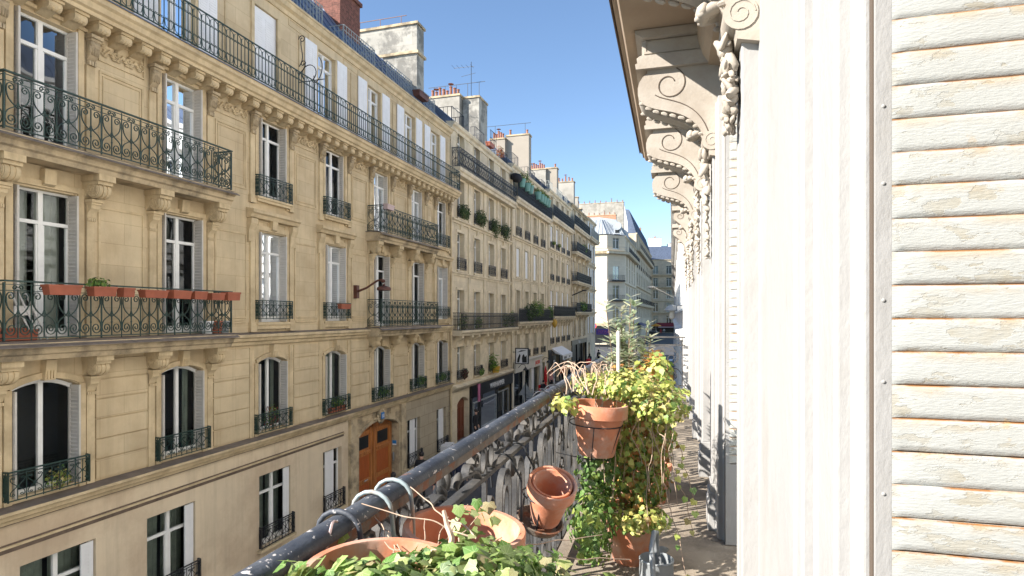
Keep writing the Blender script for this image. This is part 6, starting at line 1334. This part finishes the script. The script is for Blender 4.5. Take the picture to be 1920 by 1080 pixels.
bush('balcony_plant', 'low bright green plant growing in a red rail planter', XF + .74, 8.72, 7.72, (.14, .24, .12), 110, .07, GRN, seed=31)
t = thing('planter_box', 'red trough stacked on the balcony floor at its near end', 'planter', (XF + .4, 7.32, 6.75)); trough_mesh(.5, .22, .25).build('trough', 'planter_red', t)
t = thing('planter_box', 'second red trough under the stacked one beside wooden slats', 'planter', (XF + .4, 7.55, 6.745)); trough_mesh(.45, .2, .2).build('trough', 'planter_red', t)
t = thing('folding_chair', 'folded pale wooden chair leaning inside the near end of the lower balcony', 'chair', (XF + .3, 7.7, 6.75)); mb = MB()
for k in range(3): mb.tube([(0, -.25 + k * .12, .85), (.05, .1 + k * .12, 0)], .018, 5)
mb.build('chair_frame', 'stake', t); mb = MB(); mb.box(-.02, .01, -.2, .1, .45, .62); mb.build('slats', 'stake', t)
for y, lab, m in ((11.75, 'white bucket behind the balcony rail near its far corner', 'white_cloth'), (12.05, 'red flower pot on the balcony floor between two buckets', 'planter_red'), (12.3, 'grey bucket in the far corner of the lower balcony', 'grey_metal')):
    t = thing('bucket', lab, 'pot', (XF + .45, y, 6.745)); mb = MB(); mb.lathe([(0, 0), (.11, 0), (.14, .28), (.15, .28), (.15, .31), (.13, .3), (.1, .03), (0, .03)], 16); mb.build('bucket_body', m, t, smooth=40)
bush('window_plant', 'yellow green seedling plant behind the nearest first floor guard', XF + .08, 8.45, 3.80, (.08, .28, .24), 90, .07, YEL, seed=33)
bush('window_plant', 'red flowering plant behind the first floor guard left of the geranium box', XF + .06, 14.6, 3.85, (.08, .35, .38), 150, .06, GRN + [(6, (.25, .05, .05))], seed=34, flowers=(.5, .05, .06))
bush('window_plant', 'dark green geraniums above a terracotta trough on the window before the oak door', XF + .08, 17.95, 3.98, (.1, .4, .2), 200, .07, GRN, seed=35, flowers=(.35, .03, .05))
t = thing('planter_box', 'terracotta trough behind the guard under dark geraniums', 'planter', (XF + .08, 17.9, 3.82)); trough_mesh(1.0, .18, .12).build('trough', 'planter_red', t)
bush('window_plant', 'clipped dark greenery filling the guard above the oak door', XF + .08, 21.2, 3.9, (.1, .45, .22), 200, .07, GRN, seed=36)
bush('window_plant', 'rounded dark green plant on the guard right of the oak door', XF + .1, 24.6, 4.0, (.12, .35, .24), 190, .07, GRN, seed=37)
bush('window_plant', 'dark green plant on the last first floor guard by the downpipe', XF + .1, 27.1, 3.95, (.1, .4, .2), 170, .07, GRN, seed=38)
t = thing('planter_box', 'red trough hooked on the second floor guard beside the wall lamp', 'planter', (XF + .26, 18.1, 7.42)); trough_mesh(.6, .18, .16).build('trough', 'planter_red', t)
t = thing('planter_box', 'pale pink trough on the upper rail of the far balcony', 'planter', (XF + .7, 20.5, 11.3)); trough_mesh(.55, .2, .2).build('trough', 'planter_pink', t)
bush('balcony_plant', 'dry straw coloured grass standing on the upper far balcony', XF + .3, 23.1, 10.42, (.15, .2, .5), 120, .22, [(1, (.36, .30, .12))], kind='lance', seed=39)
for i, (y, lab, r3) in enumerate(((29.8, 'dark bush spilling over the first upper sill of the cream house', (.25, .65, .42)), (32.5, 'wide dark bush trailing from the second upper sill', (.28, .75, .5)), (35.1, 'tall loose bush hanging below the third upper sill', (.3, .7, .6)), (37.3, 'ragged round bush hanging from the fourth upper sill', (.3, .65, .6)))):
    bush('window_shrub', lab, XF + .2, y, 12.3 + (.15 if i < 2 else -.1), r3, 380, .11, [(4, (.055, .10, .03)), (2, (.10, .15, .05)), (1, (.16, .18, .07))], group='bushes on the upper sills of the cream house', seed=40 + i)
for i, (y, lab, h) in enumerate(((29.3, 'pinkish flowering plant at the near end of the long black balcony', .5), (31.6, 'thin dark plant behind the long black balcony rail', .4), (36.9, 'sprawling green plants at the far end of the long black balcony', .5), (38.3, 'leafy plant in a pale trough at the end of the long black balcony', .6))):
    bush('balcony_plant', lab, XF + .35, y, 6.4, (.2, .5, h), 160, .10, GRN, seed=50 + i, flowers=(.5, .25, .25) if i == 0 else None)
bush('balcony_palm', 'feathery bright green palm rising from the dark walled balcony', XF + .35, 45.2, 7.0, (.4, 1.3, .8), 420, .4, GRN, kind='lance', seed=55)
bush('balcony_shrub', 'dark shrub hiding the dark walled balcony railing', XF + .5, 42.6, 6.8, (.3, 1.6, .7), 420, .14, [(3, (.05, .09, .03)), (1, (.12, .16, .06))], seed=56)
bush('balcony_shrub', 'leaning thin shrub with bare branches between two balconies', XF + .4, 49.3, 6.9, (.3, .8, .6), 220, .14, GRN, seed=57)
t = thing('bag', 'yellow bag hanging at the end of the dark walled balcony', 'bag', (XF + .72, 49.9, 6.4)); mb = MB(); mb.blob((0, 0, .1), (.22, .3, .35), n=8, jit=.35); mb.build('bag_body', 'yellow_pot', t, smooth=60)
bush('window_plant', 'spiky plant in the window over the black shopfront', XF + .15, 34.6, 3.85, (.2, .3, .55), 70, .6, GRN, kind='lance', seed=60)
t = thing('flower_pot', 'ochre pot under the spiky plant over the black shopfront', 'flower pot', (XF + .28, 34.95, 3.6)); mb = MB(); mb.lathe([(0, 0), (.2, 0), (.3, .4), (.26, .4), (0, .36)], 16); mb.build('pot_body', 'yellow_pot', t, smooth=40)
bush('window_plant', 'dark red leaved plant in the first window over the black shopfront', XF + .15, 30.0, 3.75, (.12, .5, .3), 150, .1, [(2, (.10, .02, .02)), (1, (.06, .09, .03))], seed=61)
bush('window_plant', 'small green plant in the second window over the black shopfront', XF + .2, 32.6, 3.7, (.12, .4, .2), 120, .1, GRN, seed=62)
GP_ORD = ['nearest mint pot','second mint pot','third mint pot','fourth mint pot','fifth mint pot','sixth mint pot','seventh mint pot','farthest mint pot']
GP = [(40.0, 'first mint green pot, with a clipped box bush, on the dark top balcony'), (41.4, 'second mint green pot, nearly hidden by the box bush'), (42.3, 'mint green pot right of the box bush on the top balcony'), (44.6, 'fourth mint green pot along the dark top balcony'), (45.6, 'fifth mint green pot along the dark top balcony'), (46.4, 'sixth mint green pot along the dark top balcony'), (47.2, 'seventh mint green pot along the dark top balcony'), (48.0, 'last mint green pot on the dark top balcony')]
for i, (y, lab) in enumerate(GP):
    t = thing('flower_pot', lab, 'flower pot', (XF + .55, y, 16.25), 0, 'mint green pots on the top balcony'); mb = MB(); mb.lathe([(0, 0), (.2, 0), (.28, .5), (.3, .5), (.3, .58), (.25, .58), (0, .5)], 14); mb.build('pot_body', 'green_pot', t, smooth=40)
    bush('balcony_plant', 'small leafy plant growing in the %s on the top balcony' % GP_ORD[i], XF + .55, y, 16.75, (.2, .25, .28 + .25 * (i == 1)), 60, .12, GRN, seed=70 + i, group='plants in the mint green pots')
bush('balcony_plant', 'tall dark conifer like plant at the end of the green pots', XF + .3, 47.6, 16.0, (.3, .5, .9), 200, .13, GRN, seed=80)
t = thing('parasol', 'folded black parasol on the near end of the dark top balcony', 'parasol', (XF + .35, 39.4, 16.0)); mb = MB(); mb.blob((0, 0, .8), (.4, .7, .3), n=8, jit=.2); mb.build('parasol_cloth', 'black_cloth', t, smooth=50); mb = MB(); mb.tube([(0, 0, -.4), (0, 0, .7)], .02, 5); mb.build('parasol_pole', 'iron_black', t)
for i, (y, lab) in enumerate(((52.0, 'pink flowers in the first upper window box of the shuttered house'), (54.3, 'pink flowers in the second upper window box of the shuttered house'))): bush('window_plant', lab, XF + .2, y, 13.6, (.15, .4, .2), 90, .1, GRN, seed=85 + i, flowers=(.6, .2, .15))
bush('balcony_plant', 'bushy plant on the top black balcony of the yellowed house', XF + .4, 66.5, 14.0, (.3, 1.2, .7), 200, .2, GRN, seed=88)
bush('balcony_plant', 'dark creeper covering the lowest balcony of the yellowed house', XF + .5, 65.0, 7.6, (.4, 2.2, .6), 260, .2, GRN, seed=89)
t = thing('roof_planter', 'rust red trough projecting over the gutter near the white chimney', 'planter', (XF + .15, 24.5, 17.1)); trough_mesh(1.0, .25, .35).build('trough', 'rust_brown', t)
t = thing('roof_planter', 'terracotta trough on the roof edge below the iron trellis', 'planter', (XF + .1, 34.4, 17.6)); trough_mesh(.9, .25, .3).build('trough', 'planter_red', t)
bush('roof_plant', 'rusty orange plant on the roof edge beside the iron trellis', XF + .1, 36.4, 17.4, (.25, .5, .45), 120, .12, [(2, (.35, .10, .04)), (1, (.2, .15, .05))], seed=91)
# wall street lamp
t = thing('street_lamp', 'rust brown wall lamp with a flat round head on a slanting arm', 'street lamp', (XF, 19.19, 7.85)); mb = MB(); mb.box(0, .14, -.09, .09, -.02, .46); mb.build('wall_box', 'rust_brown', t)
mb = MB(); mb.tube([(.1, 0, .22), (.5, .0, .36), (.95, 0, .62), (1.15, 0, .66)], .045, 8, r1=.032); mb.blob((1.18, 0, .60), (.09, .07, .07), n=6); mb.build('lamp_arm', 'rust_brown', t, smooth=50)
mb = MB(); mb.lathe([(0, .52), (.03, .50), (.06, .42), (.24, .37), (.26, .33), (.26, .27), (.22, .25), (0, .25)], 20, (1.22, 0, 0)); mb.build('lamp_head', 'rust_brown', t, smooth=40)
t = thing('street_lamp', 'thin grey wall lamp arm on the yellowed house', 'street lamp', (XF, 61.5, 9.3)); mb = MB(); mb.tube([(0, 0, 0), (1.2, 0, .5)], .06, 6); mb.blob((1.3, 0, .5), (.3, .2, .08), n=6); mb.build('lamp_arm', 'iron_black', t)
t = thing('street_lamp', 'pale pink lamp arm reaching out from our side far down the street', 'street lamp', own(.1, 42, 1.2), PHI); mb = MB(); mb.tube([(0, 0, 0), (-1.35, 0, .75)], .055, 6); mb.blob((-1.5, 0, .74), (.28, .16, .09), n=6); mb.build('lamp_arm', 'sign_cream', t)

# ============================================================ people
def person(label, x, y, z, face, h, pose='stand', top='black_cloth', legs='navy_cloth', shoes='white_cloth', hair='hair', long=True, group=None, extra=None):
    """one skinned figure facing +x before being turned by `face`"""
    root = thing('person', label, 'person', (x, y, z), face, group)
    s = h; J = {}; sit = pose == 'sit'; wk = .12 if pose == 'walk' else .0; dz = -.25 if sit else 0
    J['pel'] = (0, 0, .53 + dz); J['wst'] = (0, 0, .62 + dz); J['chs'] = (.005, 0, .74 + dz); J['nck'] = (.01, 0, .835 + dz); J['hd0'] = (.015, 0, .87 + dz); J['hd1'] = (.02, 0, .945 + dz)
    for e, n in ((1, 'L'), (-1, 'R')):
        w = wk * e
        J['hip' + n] = (0, .055 * e, .50 + dz)
        if sit: J['kne' + n] = (.24, .07 * e, .27); J['ank' + n] = (.24, .07 * e, .04); J['toe' + n] = (.33, .08 * e, .02)
        else: J['kne' + n] = (.03 + w * .9, .055 * e, .28); J['ank' + n] = (w * 1.3 - (.06 if w < 0 else 0), .05 * e, .045 + (.03 if w < 0 else 0)); J['toe' + n] = (w * 1.3 + .09 - (.06 if w < 0 else 0), .06 * e, .02)
        J['sho' + n] = (0, .115 * e, .80 + dz); J['elb' + n] = (-.01 - w * .7, .145 * e, .64 + dz)
        J['wri' + n] = (.20, .09 * e, .60 + dz) if (sit or pose == 'hold') else (.04 - w * 1.2, .14 * e, .49 + dz); a = Vector(J['wri' + n]); d = (a - Vector(J['elb' + n])).normalized()
        J['han' + n] = tuple(a + d * .04)
        for k in range(4): J['fi%d' % k + n] = tuple(a + d * (.082 - .006 * abs(k - 1)) + Vector((.012 * (k - 1.5), 0, 0)))
        J['thu' + n] = tuple(a + d * .04 + Vector((.028, -.008 * e, -.005)))
    E_ = [('pel', 'wst'), ('wst', 'chs'), ('chs', 'nck'), ('nck', 'hd0'), ('hd0', 'hd1')]
    for n in 'LR': E_ += [('pel', 'hip' + n), ('hip' + n, 'kne' + n), ('kne' + n, 'ank' + n), ('ank' + n, 'toe' + n), ('chs', 'sho' + n), ('sho' + n, 'elb' + n), ('elb' + n, 'wri' + n), ('wri' + n, 'han' + n), ('han' + n, 'thu' + n)] + [('han' + n, 'fi%d' % k + n) for k in range(4)]
    Rr = {'pel': .085, 'wst': .078, 'chs': .088, 'nck': .034, 'hd0': .045, 'hd1': .055, 'hip': .062, 'kne': .042, 'ank': .030, 'toe': .024, 'sho': .045, 'elb': .033, 'wri': .022, 'han': .021, 'thu': .006, 'fi': .0055}
    ks = list(J); ix = {k: i for i, k in enumerate(ks)}; me = bpy.data.meshes.new('tmp'); me.from_pydata([tuple(Vector(J[k]) * s) for k in ks], [(ix[a], ix[b]) for a, b in E_], [])
    o = bpy.data.objects.new('tmp', me); COL.objects.link(o); sk = o.modifiers.new('skin', 'SKIN'); sb = o.modifiers.new('sub', 'SUBSURF'); sb.levels = 1; sb.render_levels = 1
    for k, v in zip(ks, me.skin_vertices[0].data):
        r = Rr.get(k) or Rr.get(k[:3]) or Rr[k[:2]]; q = .8 if k in ('pel', 'wst', 'chs') else 1; v.radius = (r * s * q, r * s * (1.15 if q < 1 else 1)); v.use_root = (k == 'pel')
    dg = bpy.context.evaluated_depsgraph_get(); dg.update(); m2 = bpy.data.meshes.new_from_object(o.evaluated_get(dg)); bpy.data.objects.remove(o)
    for m_ in (top, legs, shoes, 'skin'): m2.materials.append(M[m_])
    for p in m2.polygons:
        c = p.center / s; zz = c.z - dz; p.use_smooth = True
        p.material_index = 3 if zz > .845 or (abs(c.y) > .07 and (Vector(p.center) - Vector(J['hanL' if c.y > 0 else 'hanR']) * s).length < .062 * s) else (0 if (zz > .50 and not (sit and c.x > .06 and abs(c.y) < .10 and zz < .56)) else (2 if c.z < .05 else 1))
    m2.name = 'body'; link('body', m2, root)
    H = Vector(J['hd1']) * s; mb = MB(); mb.blob(tuple(H + Vector((-.008, 0, .018)) * s), (.062 * s, .058 * s, .062 * s), n=8, jit=.1)
    if long: mb.blob(tuple(H + Vector((-.045, 0, -.05)) * s), (.035 * s, .056 * s, .095 * s), n=7, jit=.2)
    mb.build('hair', hair, root, smooth=60); mb = MB()
    mb.blob(tuple(H + Vector((.066, 0, -.012)) * s), (.012 * s, .009 * s, .014 * s), n=4); mb.build('nose', 'skin', root, smooth=60); mb = MB()
    for e in (-1, 1): mb.blob(tuple(H + Vector((.060, .02 * e, .006)) * s), (.006 * s, .008 * s, .005 * s), n=4)
    mb.blob(tuple(H + Vector((.060, 0, -.036)) * s), (.005 * s, .016 * s, .004 * s), n=4); mb.build('face', 'hair_brown', root)
    return root
G = .12
person('dark haired woman in black with white shoes walking past the oak door', -9.75, 18.15, G, PI / 2 + .1, 1.64, 'walk', 'black_cloth', 'black_cloth', 'white_cloth')
person('person with black curly hair and jacket seen from behind near the street wall', -10.0, 20.9, G, PI / 2 + .2, 1.72, 'stand', 'black_cloth', 'black_cloth', 'black_cloth', long=False)
person('walker in a red top and grey trousers below the handrail', -9.2, 20.3, 0, PI / 2 - .3, 1.66, 'walk', 'red_cloth', 'grey_cloth', 'grey_cloth', long=False)
person('tall walker all in black next to the one in grey trousers', -8.75, 20.2, 0, -PI / 2, 1.8, 'walk', 'black_cloth', 'black_cloth', 'black_cloth', long=False)
person('walker in dark navy farther along under the rail ornament', -8.5, 21.2, 0, -PI / 2 + .2, 1.75, 'walk', 'navy_cloth', 'black_cloth', 'black_cloth')
person('figure in black standing in the dark red doorway', -11.2, 30.2, .25, 0, 1.8, 'stand', 'black_cloth', 'black_cloth', 'black_cloth', long=False)
gy = gz(48) + .12
person('seated cafe guest in black with folded arms before the cream front', -11.15, 45.6, gz(45.6) + .12, -.6, 1.7, 'sit', 'black_cloth', 'navy_cloth', 'black_cloth', long=False)
person('woman with long brown hair in a pale blue and pink top at the terrace end', -11.0, 47.6, gz(47.6) + .32, -.4, 1.72, 'stand', 'pink_cloth', 'black_cloth', 'black_cloth', 'hair_brown')
person('person in an orange jacket seen from behind at the shuttered shop', -11.2, 53.6, gz(53.6) + .12, PI / 2, 1.75, 'walk', 'orange_cloth', 'black_cloth', 'black_cloth', long=False)
person('person in dark clothes with pale blue trousers beside the orange jacket', -10.6, 53.8, gz(53.8) + .12, PI / 2 + .3, 1.7, 'walk', 'navy_cloth', 'blue_cloth', 'black_cloth')
for i, (x, y, lab, c) in enumerate(((-10.9, 60.5, 'passer by in black near the dark optician front', 'black_cloth'), (-10.2, 62.0, 'passer by in red and black near the dark optician front', 'red_cloth'), (-10.6, 65.0, 'passer by in navy farthest along the left pavement', 'navy_cloth'), (-10.4, 70.5, 'dark figure waiting at the corner of the crossing', 'black_cloth'))):
    person(lab, x, y, gz(y) + .12, PI / 2 + .3 * i, 1.72, 'walk' if i < 3 else 'stand', c, 'black_cloth', 'black_cloth', long=i % 2 == 0)
for i, (x, y, lab, c) in enumerate(((-8.8, 196, 'far pedestrian in red below the maroon awning', 'red_cloth'), (-7.8, 197, 'far pedestrian in white below the maroon awning', 'white_cloth'), (-9.6, 192, 'far pedestrian in black crossing the sunlit boulevard', 'black_cloth'))): person(lab, x, y, 1.22, .6 * i, 1.75, 'walk', c, 'red_cloth' if i == 0 else 'grey_cloth', 'black_cloth')
# cafe terrace
for i, (x, y, lab) in enumerate(((-10.9, 43.3, 'nearest round grey cafe table on the terrace'), (-10.9, 44.7, 'second round grey cafe table on the terrace'), (-10.8, 46.3, 'round grey cafe table before the seated guest'))):
    t = thing('cafe_table', lab, 'table', (x, y, gz(y) + .12), 0, 'round grey cafe tables'); mb = MB(); mb.lathe([(0, .72), (.36, .72), (.37, .74), (.36, .755), (0, .755)], 20); mb.build('table_top', 'alu', t, smooth=40); mb = MB(); mb.lathe([(.22, 0), (.2, .03), (.03, .05), (.03, .72), (0, .72)], 10); mb.build('table_leg', 'iron_black', t, smooth=40)
def cafe_chair(label, x, y, rz, m, group):
    t = thing('cafe_chair', label, 'chair', (x, y, gz(y) + .12), rz, group); mb = MB(); mb.box(-.2, .2, -.2, .2, .43, .46); mb.build('seat', m, t); mb = MB(); mb.ext([(-.2, .46), (-.24, .9), (-.2, .9), (-.17, .46)], 'y', -.2, .2); mb.build('backrest', m, t)
    for a in (-.18, .17):
        for c in (-.17, .17): mb = MB(); mb.tube([(a, c, 0), (a, c, .43)], .016, 5); mb.build('leg', 'iron_black', t)
cafe_chair('red cafe chair under the seated guest in black', -11.25, 45.6, -.6, 'red', 'red cafe chairs'); cafe_chair('red cafe chair beside the woman in pale blue and pink', -11.2, 47.1, -.4, 'red', 'red cafe chairs')
t = thing('parasol', 'red and white folded terrace parasol by the cafe door', 'parasol', (-11.3, 47.0, gz(47) + .3)); mb = MB(); mb.lathe([(.02, .6), (.14, .8), (.12, 1.7), (.02, 2.1)], 10); mb.build('parasol_cloth', 'red', t, smooth=50); mb = MB(); mb.tube([(0, 0, -.15), (0, 0, 2.6)], .02, 6); mb.build('parasol_pole', 'sign_white', t)
for k in range(4): cafe_chair('dark slatted cafe chair %s' % ('nearest the black shopfront', 'second in the row along the cafe wall', 'third in the row along the cafe wall', 'tucked behind the road sign')[k], -11.3, 41.2 + k * .75, 0, 'grey_metal', 'dark terrace chairs')
t = thing('road_sign', 'grey back of a triangular road sign on a dark post', 'road sign', (-10.0, 36.1, gz(36.1))); mb = MB(); mb.tube([(0, 0, 0), (0, 0, 2.55)], .035, 8); mb.build('post', 'iron_black', t); mb = MB(); mb.ext([(-.46, 1.72), (.46, 1.72), (.04, 2.5), (-.04, 2.5)], 'y', .04, .055); mb.build('sign_plate', 'grey_metal', t)
t = thing('road_sign', 'purple lettered shop sign projecting at the crossing corner', 'sign', (XF + .1, 77.2, 5.0)); mb = MB(); mb.box(.1, 2.0, -.08, .08, -.35, .4); mb.build('sign_board', 'sign_purple', t); q = text('lettering', 'PIZZA', .55, t, (1.05, -.085, -.18), -PI / 2, 'sign_pink', .004)
t = thing('traffic_sign', 'round red ringed no parking sign beyond the crossing corner', 'road sign', (-14.3, 92, 1.2)); mb = MB(); mb.tube([(0, 0, 0), (0, 0, 4.2)], .05, 6); mb.build('post', 'grey_metal', t); mb = MB(); mb.lathe([(0, -.02), (.42, -.02), (.42, .02), (0, .02)], 20, (0, -.08, 4.3), mx=Matrix.Rotation(PI / 2, 4, 'X')); mb.build('sign_plate', 'sign_red', t); mb = MB(); mb.lathe([(0, -.03), (.3, -.03), (.3, .03), (0, .03)], 20, (0, -.08, 4.3), mx=Matrix.Rotation(PI / 2, 4, 'X')); mb.build('sign_face', 'sign_purple', t)
for i, (x, y) in enumerate(((-15.5, 106), (-13.8, 104), (-12.4, 108), (-9.7, 33.2), (-9.7, 40.0))): t = thing('bollard', ('slim dark bollard at the foot of the cut corner house', 'slim dark bollard nearest the crossing', 'slim dark bollard at the right of the far trio', 'dark kerb bollard before the black shopfront', 'dark kerb bollard before the cafe terrace')[i], 'bollard', (x, y, gz(y) + .05), 0, 'dark bollards'); mb = MB(); mb.lathe([(.06, 0), (.05, .1), (.045, 1.05), (.06, 1.1), (.05, 1.16), (0, 1.18)], 10); mb.build('post', 'iron_black', t, smooth=40)
t = thing('crate_stack', 'pale cartons piled on a trolley by the last ground floor window', 'boxes', (-10.9, 25.4, .12)); 
for i, (a, b2, z, w) in enumerate(((0, 0, 0, .55), (.05, .6, 0, .5), (0, .1, .5, .5), (.1, .62, .48, .45))): mb = MB(); mb.cbox((a, b2, z + .25), (.45, w, .46)); mb.build('carton', 'cardboard', t, rot=.1 * i, bevel=.01)
s = Bld('awning', 'deep blue shop awning low on the long cream house', 146.0, cat='awning'); mb = MB(); mb.ext([(0, 5.2), (1.6, 4.6), (1.6, 3.8), (1.65, 3.8), (1.65, 4.7), (0, 5.35)], 'y', 143, 156); s.part(mb, 'canopy', 'van_blue')
t = thing('delivery_van', 'dark van parked in the shade of the boulevard below the blue awning', 'van', (-8.6, 150, 1.2)); mb = MB(); mb.ext([(-2.4, .35), (2.4, .35), (2.45, 1.0), (1.7, 1.15), (1.1, 2.0), (-2.4, 2.1)], 'x', -.9, .9); xf(mb, lambda x, y, z: (x, -y, z)); mb.build('body', 'car_dark', t, bevel=.08)
for a in (-.8, .8):
    for c in (-1.5, 1.5): mb = MB(); mb.lathe([(0, -.1), (.33, -.1), (.34, 0), (.33, .1), (0, .1)], 14, (a, c, .34), mx=Matrix.Rotation(PI / 2, 4, 'Y')); mb.build('wheel', 'tyre', t)
mb = MB(); mb.box(-.75, .75, -1.75, -1.30, 1.2, 1.9); mb.build('windscreen', 'black_shop', t)
for k in (-1, 1): mb = MB(); mb.blob((k * .6, -2.44, .8), (.12, .04, .1), n=5); mb.build('headlight', 'sign_white', t)
t = thing('parasol', 'orange and white cafe parasol beside the maroon awning', 'parasol', (-9.9, 188, 1.2)); mb = MB(); mb.lathe([(0, 3.4), (1.6, 2.8), (1.6, 2.6), (1.5, 2.75), (0, 3.3)], 8); mb.build('parasol_cloth', 'car_yellow', t); mb = MB(); mb.tube([(0, 0, 0), (0, 0, 3.3)], .04, 6); mb.build('parasol_pole', 'sign_white', t)
